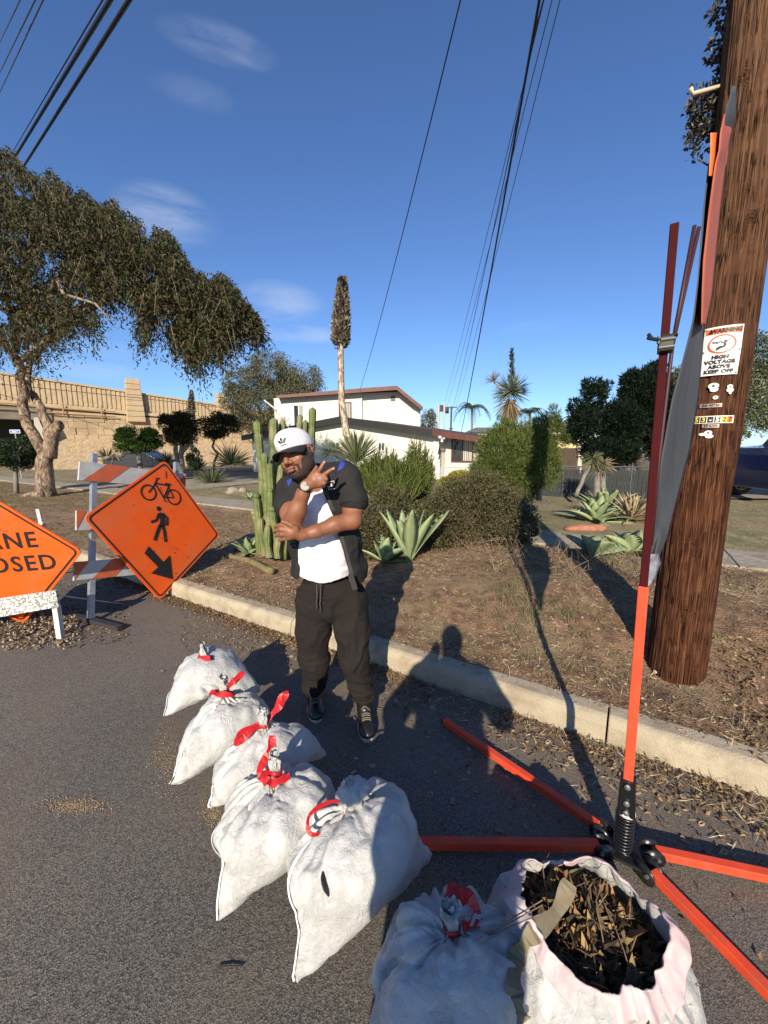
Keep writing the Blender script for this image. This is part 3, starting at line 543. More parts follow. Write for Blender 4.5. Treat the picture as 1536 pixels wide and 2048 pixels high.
for a, c in ((p0, p1), (p0 * np.array([1, 1, 0]) + (0, 0, .25), p1 * np.array([1, 1, 0]) + (0, 0, .25)), (p0, p0 * np.array([1, 1, 0])), (p1, p1 * np.array([1, 1, 0]))): b.tube([a, c], .022, 6)
b.make('frame', G_, F_); b = MB(); hh = p0[2] - .25; wd = p1[0] - p0[0]
for k in np.arange(-hh, wd, .09):
    for sgn in (1, -1):
        x0, x1 = max(0, k), min(wd, k + hh)
        if x1 <= x0: continue
        z0, z1 = x0 - k, x1 - k
        if sgn < 0: z0, z1 = hh - z0, hh - z1
        b.beam((p0[0] + x0, 17.0, .25 + z0), (p0[0] + x1, 17.0, .25 + z1), .005, .005)
b.make('wire_mesh', G_, F_)
# ---------------------------------------------------------------- far utility poles and overhead lines
def upole(px, top, Y, m, wd, label, arms=(), cans=()):
    T = thing('distant_utility_pole', label, 'utility pole', at(px, 900, Y) * np.array([1, 1, 0])); p = at(px, top, Y); b = MB(); b.tube([(p[0], p[1], 0), tuple(p)], [wd * 1.2, wd], 8); b.make('pole', m, T)
    for dz, ln in arms: b = MB(); b.box((p[0], p[1] - .1, p[2] + dz), (ln, .1, .12)); b.make('crossarm', m, T)
    for dx, dz in cans: b = MB(); b.tube([(p[0] + dx, p[1], p[2] + dz - .35), (p[0] + dx, p[1], p[2] + dz + .35)], .22, 8); b.make('insulator', mat('dark_metal', (.05, .05, .055), .5), T)
    return p
PW = mat('weathered_pole', (.45, .43, .40), .8); PD = mat('dark_pole', (.09, .075, .06), .9)
upole(877, 811, 45, PW, .14, 'pale bare pole left of the wire-carrying poles beyond the house')
q1 = upole(889, 804, 46, PW, .11, 'pale pole with looped wires and small cans at its top', cans=((-.35, -.7), (.3, -.9)))
q2 = upole(903, 813, 45, PD, .10, 'dark pole with one crossarm beside the far palm', arms=((-.1, 1.2), (-2.4, .5)))
def wire(name, label, pts, r, m, sag=0.0, group=None, cat='cable'):
    P = []; pts = [np.array(p, float) for p in pts]
    for a, c in zip(pts[:-1], pts[1:]):
        for t in np.linspace(0, 1, 15)[:-1]: q = a + (c - a) * t; q[2] -= sag * 4 * t * (1 - t); P.append(q)
    P.append(pts[-1]); b = MB(); b.tube(P, r, 5, True); return tag(b.make(name, m, None, True), label, cat, group)
WB = mat('cable_black', (.012, .012, .014), .6); WG = mat('cable_thin', (.06, .065, .08), .6); gw = 'overhead lines to the far poles'
def run(px0, py0, z0, far, ext=.6): p = gz(px0, py0, z0); return [p - (np.array(far) - p) * ext * 12 / np.linalg.norm(np.array(far) - p), p, far]
wire('power_line', 'thick black line meeting the brown porch eave', run(1079, 0, 9, at(922, 868, 40)), .026, WB, .25, gw)
wire('power_line', 'dark line just left of the thickest one, ending at the far poles', run(1076, 40, 9, at(903, 826, 45)), .012, WB, .5, gw)
wire('power_line', 'thin grey line ending on the pale pole, leftmost of the right-hand bundle', run(1088, 0, 9.2, q1), .009, WG, .3, gw)
wire('power_line', 'thin grey line ending left on the crossarm of the dark pole', run(1104, 0, 9.2, q2 + (-.5, 0, 0)), .009, WG, .3, gw)
wire('power_line', 'thin grey line ending right on the crossarm, outermost of the bundle', run(1120, 0, 9.2, q2 + (.5, 0, 0)), .009, WG, .3, gw)
wire('power_line', 'single line running down to the two-storey house roof', run(921, 0, 9, at(718, 785, 27)), .013, WB, .35, gw)
gl = 'overhead lines at the upper left'
def lrun(x0, y0, x1, y1, z, Y): p = gz(x0, y0, z); q = at(x1, y1, Y); return [p + (p - q) * .6, p, q, q + (q - p) * .8]
wire('power_line', 'thick black cable at the upper left, right one of the crossing pair', lrun(258, 0, 30, 360, 7.5, 16), .030, WB, 0, gl)
wire('power_line', 'thick black cable at the upper left, left one of the pair', lrun(220, 0, 8, 350, 7.5, 16), .030, WB, 0, gl)
wire('power_line', 'thinner black line just left of the thick pair', lrun(205, 0, 10, 330, 7.6, 16), .010, WB, 0, gl)
wire('power_line', 'thin line crossing the top left corner, nearest the thick pair', lrun(86, 0, -10, 205, 7.6, 14), .010, WG, 0, gl)
wire('power_line', 'thin line crossing the top left corner, middle one', lrun(70, 0, -10, 165, 7.6, 14), .010, WG, 0, gl)
wire('power_line', 'thin line crossing the top left corner, outermost', lrun(40, 0, -10, 105, 7.6, 14), .008, WG, 0, gl)
wire('power_line', 'thin line in front of the sound wall, running level', [at(-60, 762, 30), at(270, 795, 30), at(500, 822, 32)], .022, WB, .0)
# ================================================================ PLANTS
LEAFC = dict(
 pepper=[(.018, .028, .010), (.042, .056, .018), (.085, .095, .034), (.068, .048, .028), (.12, .082, .05), (.024, .034, .012)],
 pepper2=[(.06, .07, .035), (.12, .13, .065), (.18, .175, .095), (.15, .12, .08)],
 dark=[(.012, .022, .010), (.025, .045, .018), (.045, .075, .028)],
 green=[(.03, .07, .015), (.07, .14, .025), (.12, .20, .04)],
 bright=[(.045, .072, .014), (.095, .13, .030), (.18, .20, .055), (.065, .09, .022)],
 brown=[(.045, .05, .02), (.085, .092, .034), (.12, .115, .05), (.085, .065, .036), (.17, .14, .075)],
 redtip=[(.02, .03, .013), (.035, .055, .02), (.09, .035, .025), (.03, .045, .018)],
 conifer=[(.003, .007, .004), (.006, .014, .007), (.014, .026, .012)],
 flower=[(.04, .07, .025), (.08, .11, .04), (.12, .14, .06), (.40, .36, .28)],
 yucca=[(.12, .14, .06), (.18, .19, .10), (.08, .10, .045)], yblue=[(.13, .17, .13), (.22, .26, .20), (.08, .11, .08)],
 dead=[(.22, .16, .09), (.32, .25, .15), (.15, .10, .055)], yellow=[(.28, .24, .03), (.36, .30, .05), (.16, .19, .03)],
 agave=[(.20, .27, .11), (.16, .23, .10), (.25, .30, .13)], palm=[(.05, .08, .025), (.09, .12, .04), (.12, .14, .05)])
LM = {k: mat('leaf_' + k, v[0], .65, spec=.18, island=v, trans=.22 if k not in ('dark', 'conifer') else .1) for k, v in LEAFC.items()}
BARK = mat('bark', (.16, .12, .085), .95, (.30, .25, .19), 5, 8, .9, 25, lo=.42, hi=.6, bdist=.03)
BARKP = mat('pale_bark', (.27, .185, .125), .92, (.10, .065, .042), 5, 10, 1.0, 22, lo=.40, hi=.58, bdist=.05, col3=(.42, .33, .25), scale3=14, stretch=(1, 1, .45), spec=.2)
BARKD = mat('dark_bark', (.06, .045, .035), .95, (.1, .08, .06), 8)
BARKG = mat('grey_bark', (.24, .22, .19), .95, (.15, .13, .11), 8, bump=.6)
def crown(name, cs, n, ln, wd, m, par, seed, up=.2, droop=0.0, shell=.55, lumps=26, lr=.34):
    """leaves clustered round many small lumps spread through ellipsoids cs = [(centre, radii), ...]"""
    r = np.random.default_rng(seed); vol = np.array([np.prod(q[1]) for q in cs]); vol = vol / vol.sum(); P = []; Dn = []
    for (c, rad), v in zip(cs, vol):
        k = max(4, int(lumps * v * len(cs))); d = rdir(r, k); rr = r.uniform(shell, 1.0, (k, 1)) ** .6; lc = np.array(c) + d * rr * np.array(rad) * .82; m_ = int(n * v / k) + 1
        ls = r.uniform(.5, 1.25, (k, 1)); q = r.normal(size=(k, m_, 3)); q = q / np.linalg.norm(q, axis=2, keepdims=True) * r.uniform(.2, 1, (k, m_, 1)) ** .45
        P.append((lc[:, None] + q * ls[:, None] * np.array(rad) * lr).reshape(-1, 3)); Dn.append((q + d[:, None] * .6).reshape(-1, 3))
    P = np.concatenate(P); D = unit(unit(np.concatenate(Dn)) + r.normal(0, .55, P.shape) + np.array([0, 0, up - droop])); U = side(r, D)
    V, F = quads(P, D, U, ln * r.uniform(.6, 1.4, len(P)), wd * r.uniform(.7, 1.3, len(P)), .12); return mesh(name, V, F, m, par)
def limb(b, pts, r0, r1, k=9, seed=0, wob=.03):
    r = np.random.default_rng(seed); P = [np.array(pts[0], float)]
    for a, c in zip(pts[:-1], pts[1:]):
        for t in (.33, .66, 1.): P.append(np.array(a) + (np.array(c) - np.array(a)) * t + (r.normal(0, wob, 3) if t < 1 else 0))
    b.tube(P, np.linspace(r0, r1, len(P)), k)
def ground_at(px, py):
    z = .2
    for _ in range(5): p = gz(px, py, z); z = float(terrain(p[0], p[1])) if p @ np.array([*KN, 0]) > 2.45 else 0
    return gz(px, py, z)
# --- big weeping tree, upper left
b0 = ground_at(92, 992); YT = b0[1]; T = thing('weeping_tree', 'large drooping pepper tree with a forked pale trunk at the upper left', 'tree', b0)
b = MB(); TP = lambda px, py, dy=0: at(px, py, YT + dy)
limb(b, [b0 + (0, 0, -.1), TP(90, 965), TP(88, 930), TP(92, 903)], .27, .20, 14, 1, .02)
limb(b, [TP(92, 910), TP(72, 878, -.1), TP(55, 850), TP(46, 815, .1), TP(48, 780), TP(44, 740), TP(20, 700, -.3), TP(-20, 660, -.6)], .17, .09, 12, 2, .03)
limb(b, [TP(98, 915), TP(103, 880, .1), TP(106, 862, .1)], .21, .17, 12, 3, .01); limb(b, [TP(104, 875, .1), TP(112, 855, .1), TP(121, 850, .1)], .17, .15, 10, 4, .01)
limb(b, [TP(102, 880, .1), TP(92, 840, .2), TP(72, 800, .3), TP(55, 770, .4), TP(60, 700, .8)], .15, .08, 10, 5, .03)
limb(b, [b0 + (.1, -.15, .12), b0 + (-.55, -.35, .02)], .16, .03, 7, 6, .01)
b.make('trunk', BARKP, T, True)
b = MB(); rg = np.random.default_rng(4); bough = []
for k, (x, y, dy) in enumerate([(470, 600, -.5), (395, 570, .8), (330, 510, -1.2), (250, 450, 1.5), (160, 420, -.8), (70, 370, .9), (-40, 330, -.5), (-180, 420, .6), (-260, 560, 0), (300, 640, 2.), (220, 640, -2), (400, 670, .3), (120, 640, 2.2), (-100, 600, -2)]):
    st = TP(30 + 20 * (k % 3), 730 - 8 * k, 0); en = TP(x, y, dy * 1.5); mid = (st + en) / 2 + np.array([0, 0, 1.1]); limb(b, [st, mid, en], .09, .018, 6, 10 + k, .14); bough.append((st, mid, en))
b.make('branches', BARK, T, True)
TOPX = np.array([-330, -240, -60, 0, 60, 130, 200, 270, 340, 372, 440, 490, 515]); TOPY = np.array([480, 360, 250, 275, 335, 372, 415, 440, 468, 520, 560, 600, 650])
BOTX = np.array([-330, -200, -60, 0, 60, 110, 150, 200, 260, 320, 360, 400, 430, 470, 515]); BOTY = np.array([700, 760, 740, 735, 775, 745, 700, 712, 745, 690, 775, 790, 770, 705, 700])
n = 13500; px = rg.uniform(-330, 514, n); top = np.interp(px, TOPX, TOPY); bot = np.interp(px, BOTX, BOTY); ex_ = px * 0; top = top + 16 * vnoise(np.column_stack([px / 26, ex_, ex_]), 5) + 9 * vnoise(np.column_stack([px / 9, ex_, ex_]), 6); bot = bot - 34 + 22 * vnoise(np.column_stack([px / 21, ex_, ex_]), 7); t = rg.beta(1.0, 1.15, n); py = top + (bot - 26 - top) * t
gap = vnoise(np.column_stack([px / 42, py / 42, px * 0]), 3); kp = (gap > -.50 + .42 * (t > .70) + .25 * np.clip((px - 360) / 150, 0, 1)); px, py = px[kp], py[kp]; n = len(px); dep = rg.uniform(-1, 1, n) * 2.6 * np.sqrt(np.clip(1 - ((px - 90) / 470) ** 2, .08, 1))
Q = np.array([at(x, y, YT + d) for x, y, d in zip(px, py, dep)]); Ls = rg.uniform(.25, .9, n) * np.where(rg.uniform(size=n) < .12, 1.6, 1)
dr = unit(np.column_stack([rg.normal(.10, .28, n), rg.normal(0, .28, n), -1 + 0 * px])); m_ = 15; tt = np.linspace(0, 1, m_)
lat = rg.normal(0, .034, (n, m_, 3)); PP = Q[:, None] + dr[:, None] * (Ls[:, None, None] * tt[None, :, None]) + lat; PP[..., 2] += .12 * np.sin(tt * pi)[None]
D = unit(dr[:, None] * .8 + rg.normal(0, .55, (n, m_, 3))).reshape(-1, 3); PP = PP.reshape(-1, 3); U = side(rg, D)
V, F = quads(PP, D, U, .115 * rg.uniform(.35, 1.7, len(PP)), .036 * rg.uniform(.6, 1.5, len(PP)), .1); mesh('crown', V, F, LM['pepper'], T)
b = MB()
for i in range(0, n, 9): b.tube([Q[i], Q[i] + dr[i] * Ls[i]], [.006, .002], 3, False)
b.make('hanging_twigs', BARK, T)['kind'] = 'stuff'
# --- small round tree bottom left, round tree, red-tipped trees
def ball_tree(name, label, base, cx, cy, rx, ry, n, ln, leaf, bark, tr, seed, stems=None, Y=None, group=None, bare=0):
    p0 = np.array(base, float); Y = Y or p0[1]; T = thing(name, label, 'tree', p0); b = MB(); c = at(cx, cy, Y); sx = Y / FPX
    for i, s_ in enumerate(stems or [[(cx, cy)]]): limb(b, [p0 + (0, 0, -.05) + (.12 * i * sx * 3, 0, 0)] + [at(x, y, Y) for x, y in s_], tr, tr * .6, 8, seed + i, .02)
    rr = np.random.default_rng(seed)
    for k in range(9): e = c + rr.normal(0, .45, 3) * np.array([rx * sx, rx * sx, ry * sx]); limb(b, [c - (0, 0, ry * sx * .6), e], tr * .4, .01, 5, seed + 20 + k, .05)
    b.make('trunk', bark, T, True)
    crown('crown', [(c, (rx * sx, rx * sx * .85, ry * sx))], n, ln, ln * .42, leaf, T, seed, lumps=34, lr=.36); return T
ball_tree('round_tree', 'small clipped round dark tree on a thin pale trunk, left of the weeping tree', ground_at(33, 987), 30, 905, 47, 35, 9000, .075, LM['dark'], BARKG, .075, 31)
g20 = lambda px, Y: np.array([at(px, 900, Y)[0], Y, float(terrain(at(px, 900, Y)[0], Y))])
ball_tree('round_tree', 'round bright green clipped tree behind the striped barricade', g20(275, 19.), 276, 880, 46, 30, 12000, .10, LM['green'], BARKG, .14, 32)
ball_tree('bushy_tree', 'dark bushy tree with three grey trunks behind the orange pedestrian sign', g20(360, 19.), 358, 858, 44, 34, 9000, .12, LM['redtip'], BARKG, .13, 33, stems=[[(351, 900), (352, 870)], [(362, 905), (366, 865)], [(362, 910), (378, 885), (384, 860)]])
ball_tree('crooked_tree', 'dark open tree with a thin twisting trunk, left of the tall cacti', g20(424, 20.), 442, 852, 44, 26, 6000, .12, LM['redtip'], BARKD, .07, 34, stems=[[(428, 925), (436, 908), (425, 893), (430, 878), (440, 865)]])
def spiky(name, label, base, ln, n, m, seed, cat='plant', wd=.05, up=.5, par=None, part='leaves', low=-.1, jit=.12):
    r = np.random.default_rng(seed); T = par or thing(name, label, cat, base); D = rdir(r, n, up); D = D[D[:, 2] > low]; n = len(D); U = side(r, D)
    V = []; F = []; k = 4; L_ = ln * r.uniform(.75, 1.1, n)
    S = [];  # curved blade of k segments
    for i in range(k + 1):
        t = i / k; p = np.array(base) + D * (L_ * t)[:, None] + np.array([0, 0, -1.]) * (jit * (t ** 2) * L_)[:, None]; wdt = wd * (1 - t) ** .6 * (.7 + .6 * t) * .5
        S.append(p + U * wdt); S.append(p - U * wdt)
    S = np.stack(S, 1); V = S.reshape(-1, 3); b_ = np.arange(n)[:, None] * (2 * k + 2); F = np.concatenate([b_ + np.array([[2 * i, 2 * i + 1, 2 * i + 3, 2 * i + 2]]) for i in range(k)])
    return mesh(part, V, F, m, T) if (par or name) else None
GP = 'spiky plants in the corner bed'
for px, py, Y, ln, n, m, wd, lab in ((334, 912, 20, .75, 120, 'yucca', .05, 'small dark yucca between the round green tree and the three-trunk tree'), (462, 915, 18.5, 1.25, 260, 'yucca', .06, 'large spiky yucca clump left of the tall cacti'),
    (425, 955, 17, .95, 420, 'yucca', .03, 'low grassy clump right of the orange pedestrian sign'), (215, 905, 21, .8, 150, 'yucca', .05, 'grassy clump rising above the striped barricade rail'), (395, 925, 18, .65, 120, 'dark', .06, 'dark dense spiky plant beneath the crooked tree')):
    base = at(px, py + 14, Y); spiky('spiky_plant', lab, base, ln, n, LM[m], int(px), 'plant', wd, .55)
# dark barrel-like clump + fallen log + stones + car behind the bed
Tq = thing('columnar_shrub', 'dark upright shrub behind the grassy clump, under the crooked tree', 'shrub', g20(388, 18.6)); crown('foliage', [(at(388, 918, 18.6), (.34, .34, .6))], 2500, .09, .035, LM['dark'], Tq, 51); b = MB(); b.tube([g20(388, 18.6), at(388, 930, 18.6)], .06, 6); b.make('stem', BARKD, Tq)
b = MB(); limb(b, [at(206, 918, 18), at(235, 912, 18), at(262, 905, 18)], .10, .05, 7, 52, .05); limb(b, [at(232, 912, 18), at(244, 925, 17.8)], .05, .03, 6, 53, .02); limb(b, [at(228, 914, 18), at(222, 930, 17.8)], .05, .03, 6, 54, .02)
tag(b.make('fallen_branch', BARK, None, True), 'weathered dead branch lying behind the striped barricade', 'branch')
def stone(name, label, p, r, seed, m, cat='rock'):
    g = np.random.default_rng(seed); k1, k2 = 9, 14; V = []; F = []
    for i in range(k1 + 1):
        for j in range(k2):
            a = pi * i / k1; c_ = 2 * pi * j / k2; d = np.array([sin(a) * cos(c_), sin(a) * sin(c_), cos(a)]); V.append(np.array(p) + d * np.array(r) * (1 + .25 * float(vnoise(d * 1.7 + seed)) + .08 * float(vnoise(d * 5 + seed))))
    for i in range(k1):
        for j in range(k2): F.append((i * k2 + j, i * k2 + (j + 1) % k2, (i + 1) * k2 + (j + 1) % k2, (i + 1) * k2 + j)[::-1])
    return tag(mesh(name, V, F, m, None, True), label, cat)
STN = mat('stone', (.30, .26, .2), .9, (.2, .17, .13), 5, bump=.6, bscale=20)
stone('rock', 'pale rock left of the tall cacti in the grass', at(466, 985, 13.) , (.22, .2, .17), 3, STN)
stone('rock', 'small rock beside the larger one left of the cacti', at(486, 982, 13.) , (.12, .12, .12), 4, STN)
stone('terracotta_slab', 'flat red-brown slab by the pavement below the agave', gz(1172, 1056, .24), (.42, .10, .07), 5, mat('terracotta', (.42, .17, .10), .9, (.28, .12, .07), 9), 'slab')
# seed-head spike far left behind
def flower_stalk(label, pts, head0, r0, rh, n, seed, name='agave_flower_stalk'):
    T = thing(name, label, 'plant', pts[0]); b = MB(); pts = [np.array(p) for p in pts]; P = []
    for a, c in zip(pts[:-1], pts[1:]):
        for t in np.linspace(0, 1, 9)[:-1]: P.append(a + (c - a) * t)
    P.append(pts[-1]); P = np.array(P); b.tube(P, np.linspace(r0, r0 * .55, len(P)), 8); b.make('stalk', mat('stalk', (.50, .42, .30), .9, (.22, .16, .10), 26, 3, .9, 40, lo=.45, hi=.55, stretch=(1, 1, .45)), T, True)
    r = np.random.default_rng(seed); top = pts[-1]; a = np.array(head0); t = r.uniform(0, 1, n); c = a + (top - a) * t[:, None]; prof = rh * np.interp(t, [0, .08, .3, .6, .85, 1], [.6, .95, 1, .72, .38, .08]); d = rdir(r, n); d[:, 2] *= .4; d = unit(d)
    D = unit(d + np.array([0, 0, .9]) + r.normal(0, .3, d.shape)); V, F = quads(c + d * (prof * r.uniform(.3, 1, n))[:, None], D, side(r, D), rh * .7, rh * .34, .3); mesh('seed_head', V, F, mat('seed_head', (.2, .15, .1), .9, island=[(.05, .04, .03), (.16, .12, .08), (.34, .29, .21)]), T)
Ys = 8.2; flower_stalk('tall dried agave flower stalk standing between the man and the white house', [g20(712, Ys), at(704, 900, Ys), at(693, 868, Ys), at(683, 800, Ys), at(681, 700, Ys), at(684, 600, Ys), at(685, 560, Ys)], at(681, 690, Ys), .085, .15, 3000, 61)
flower_stalk('distant dark pointed flower spike in front of the sound wall', [g20(383, 26.), at(383, 840, 26), at(383, 782, 26)], at(383, 838, 26), .08, .22, 700, 62)
# --- pepper tree behind the houses
T = thing('distant_pepper_tree', 'grey-green spreading tree behind the left end of the two-storey house', 'tree', g20(520, 31)); b = MB(); c = at(545, 790, 31)
limb(b, [g20(520, 31), at(530, 850, 31), c], .3, .12, 8, 71, .1)
for k in range(12): limb(b, [at(530, 850, 31), c + np.array([rg.uniform(-4, 4), rg.uniform(-1, 1), rg.uniform(-1.5, 2.4)])], .1, .03, 5, 72 + k, .2)
b.make('trunk', BARK, T, True)
crown('crown', [(at(488, 770, 31), (1.8, 1.8, 1.6)), (at(545, 742, 31), (2.0, 2, 1.6)), (at(607, 765, 31), (1.7, 1.7, 1.5)), (at(520, 820, 31), (2.4, 2, 2.0)), (at(590, 790, 31), (1.9, 2, 1.4)), (at(470, 800, 31), (1.1, 1.2, 1.5))], 42000, .17, .055, LM['pepper2'], T, 73, droop=.9, lumps=90, lr=.30, up=0)
T = thing('small_tree', 'dark twiggy tree right of the two-storey house gable', 'tree', g20(858, 36)); b = MB(); limb(b, [g20(858, 36), at(858, 850, 36)], .12, .05, 6, 74, .05); b.make('trunk', BARKD, T, True); crown('crown', [(at(859, 842, 36), (.9, .9, 1.1))], 2600, .17, .05, LM['pepper2'], T, 75, up=.6)
# --- far palms
def palm(label, px, py, Y, r, seed, trunk=.16):
    T = thing('palm_tree', label, 'palm tree', at(px, 900, Y) * np.array([1, 1, 0]), 'distant palms'); c = at(px, py, Y); b = MB(); b.tube([(c[0], c[1], 0), (c[0] + .1, c[1], c[2] * .6), tuple(c)], [trunk * 1.3, trunk, trunk * .9], 8); b.make('trunk', BARKG, T, True)
    g = np.random.default_rng(seed); V = []; F = []; o = 0
    for k in range(20):
        a = 2 * pi * k / 20 + g.normal(0, .15); el = g.uniform(.1, 1.15); h = np.array([cos(a), sin(a), 0]); t = np.linspace(0, 1, 12); P = c + (h[None] * (np.sin(t * 1.25 + .0) * cos(el * .7))[:, None] + np.array([0, 0, 1.]) * (sin(el) * t - 1.05 * t ** 2)[:, None]) * r
        for i in range(1, 12):
            for s_ in (1, -1):
                d = unit(np.array([-h[1], h[0], 0]) * s_ + h * .8 + np.array([0, 0, -.55])); L_ = r * .33 * (1 - .5 * t[i]); u_ = unit(np.cross(d, (0, 0, 1))) * .05
                for q in range(2): p = P[i - 1] + (P[i] - P[i - 1]) * q / 2; V += [p - u_, p + u_, p + d * L_]; F.append((o, o + 1, o + 2)); o += 3
    mesh('fronds', np.array(V), np.array(F), LM['palm'], T)
palm('feathery palm standing clear against the sky right of the far poles', 944, 812, 58, 2.9, 81); palm('palm half hidden just right of the tall yucca', 1060, 822, 52, 2.6, 82); palm('palm top showing left of the dark cypress, over the yellow house', 1152, 838, 50, 2.3, 83)
# --- tall yucca with spike
Yy = 9.6; T = thing('tall_yucca', 'tall yucca with a round blue-green head and a spike above the green shrub', 'yucca', g20(1022, Yy)); b = MB(); cc = at(1022, 783, Yy); limb(b, [g20(1022, Yy), at(1020, 880, Yy), at(1022, 800, Yy)], .12, .11, 9, 91, .01); b.make('trunk', BARK, T, True)
spiky(None, None, cc, .50, 330, LM['yblue'], 92, wd=.028, up=.05, par=T, low=-.75, jit=.04); spiky(None, None, at(1021, 800, Yy), .55, 260, LM['dead'], 93, wd=.03, up=-2.6, par=T, low=-2, jit=.1, part='dead_leaves')
b = MB(); b.tube([cc, at(1024, 698, Yy)], [.03, .012], 6); b.make('spike_stem', BARKD, T); r = np.random.default_rng(94); t = r.uniform(0, 1, 260); p = cc + (at(1024, 700, Yy) - cc) * t[:, None]; D = unit(rdir(r, 260) * np.array([1, 1, .3]) + np.array([0, 0, .95])); V, F = quads(p, D, side(r, D), .19 * (1 - .5 * t), .02, .05); mesh('spike_leaves', V, F, LM['dark'], T)
spiky(None, None, at(988, 762, Yy), .33, 60, LM['dead'], 95, wd=.018, up=.4, par=T, low=-.3, part='side_shoot'); b = MB(); limb(b, [at(1018, 795, Yy), at(988, 764, Yy)], .03, .02, 6, 96, .0); b.make('side_branch', BARK, T)
# --- yucca at the stalk foot, grassy ball
for px, py, Y, ln, n, m, wd, up, lab in ((712, 925, 7.6, .72, 200, 'yucca', .03, 1.9, 'upright blade-leaved yucca at the foot of the tall stalk'), (660, 905, 8.0, .36, 360, 'yblue', .012, .1, 'fine-leaved ball-shaped plant behind the man’s shoulder'), (718, 955, 7.2, .45, 160, 'yucca', .02, .6, 'small yucca below the tall stalk, right of the man')):
    base = at(px, py, Y); spiky('yucca' if px != 660 else 'ball_plant', lab.replace('’', "'"), base, ln, n, LM[m], int(px) + 1, 'plant', wd, up, low=-.6 if px == 660 else 0)
# --- stick-like euphorbia bushes
def sticks(label, base, w_, h, n, m, seed, r0=.006, name='pencil_bush', par=None):
    g = np.random.default_rng(seed); T = thing(name, label, 'shrub', base); b = MB(); V = []; F = []; o = 0; st = []
    for k in range(n // 22):
        a = g.uniform(0, 2 * pi); rr = sqrt_ = g.uniform(0, 1) ** .5; tgt = np.array(base) + np.array([cos(a) * rr * w_, sin(a) * rr * w_ * .7, h * (1 - .45 * rr ** 2) * g.uniform(.55, 1.0)]); p = np.array(base) + np.array([cos(a) * rr * w_ * .25, sin(a) * rr * w_ * .2, 0])
        b.tube([p, (p + tgt) / 2 + np.array([cos(a), sin(a), 0]) * w_ * .08, tgt], [r0 * 1.8, r0 * 1.3, r0], 4, False)
        for q in range(22): t = g.uniform(.25, 1.0); s_ = p + (tgt - p) * t; st.append((s_, unit(np.array([cos(a) * .25, sin(a) * .25, 1.]) + g.normal(0, .38, 3)), g.uniform(.5, 1.1)))
    S = np.array([s_[0] for s_ in st]); D = np.array([s_[1] for s_ in st]); ln = np.array([s_[2] for s_ in st]) * .17; U = side(g, D); W = np.cross(D, U); n_ = len(S); a3 = np.arange(3) * 2 * pi / 3; E = S + D * ln[:, None]
    V = np.stack([S + r0 * (cos(x) * U + sin(x) * W) for x in a3] + [E + r0 * .6 * (cos(x) * U + sin(x) * W) for x in a3], 1).reshape(-1, 3); bb = np.arange(n_)[:, None] * 6; F = np.concatenate([bb + np.array([[i, (i + 1) % 3, 3 + (i + 1) % 3, 3 + i]]) for i in range(3)])
    mesh('twigs', V, F, LM[m], T); b.make('stems', LM[m], T); return T
gS = 'stick-branched bushes behind the man'
for px, py, Y, w_, h, n, lab in ((765, 1000, 6.7, .46, .86, 5200, 'bright stick-branched bush just right of the man shoulder'), (835, 1015, 7.0, .30, 1.28, 3000, 'taller stick-branched bush reaching over the agave, against the white wall'), (800, 1010, 6.2, .46, .70, 4200, 'low stick-branched bush between the other two, above the agave')):
    base = at(px, py, Y); sticks(lab, base, w_, h, n, 'bright', int(px))['group'] = gS
# big green shrub and its grey lower trunks
Yg = 7.7; bs_ = np.array([at(1040, 900, Yg)[0], Yg, .2]); T = thing('tall_green_shrub', 'tall feathery yellow-green shrub in front of the tall yucca', 'shrub', bs_); r = np.random.default_rng(101)
cs = [(at(1000, 905, Yg), (.48, .5, .50)), (at(1060, 900, Yg), (.45, .5, .55)), (at(975, 945, Yg), (.33, .45, .38)), (at(1095, 870, Yg), (.30, .4, .42)), (at(1030, 950, Yg), (.5, .5, .35)), (at(1085, 935, Yg), (.35, .4, .45)), (at(1015, 868, Yg), (.25, .3, .28)), (at(1108, 838, Yg), (.13, .2, .26)), (at(1128, 870, Yg), (.12, .2, .25)), (at(1000, 858, Yg), (.12, .2, .22)), (at(1085, 850, Yg), (.14, .2, .24)), (at(965, 975, Yg), (.28, .3, .25)), (at(1040, 985, Yg), (.4, .4, .2))]
crown('foliage', cs, 46000, .085, .012, LM['bright'], T, 102, up=.9, lumps=70, lr=.36)
b = MB(); limb(b, [at(1078, 1000, Yg), at(1074, 960, Yg), at(1060, 930, Yg)], .06, .03, 7, 103, .01); limb(b, [at(1040, 1010, Yg), at(1045, 960, Yg)], .05, .03, 7, 104, .01); b.make('trunk', BARKG, T, True)
T = thing('yellow_hedge', 'low yellow-green hedge below the porch window', 'shrub', at(925, 965, 9.5)); crown('foliage', [(at(925, 955, 9.5), (.42, .4, .16)), (at(900, 962, 9.3), (.3, .3, .15))], 5000, .05, .02, LM['yellow'], T, 105, lumps=30)
b = MB(); b.tube([at(925, 1000, 9.5), at(925, 960, 9.5)], .03, 6); b.make('stem', BARK, T)
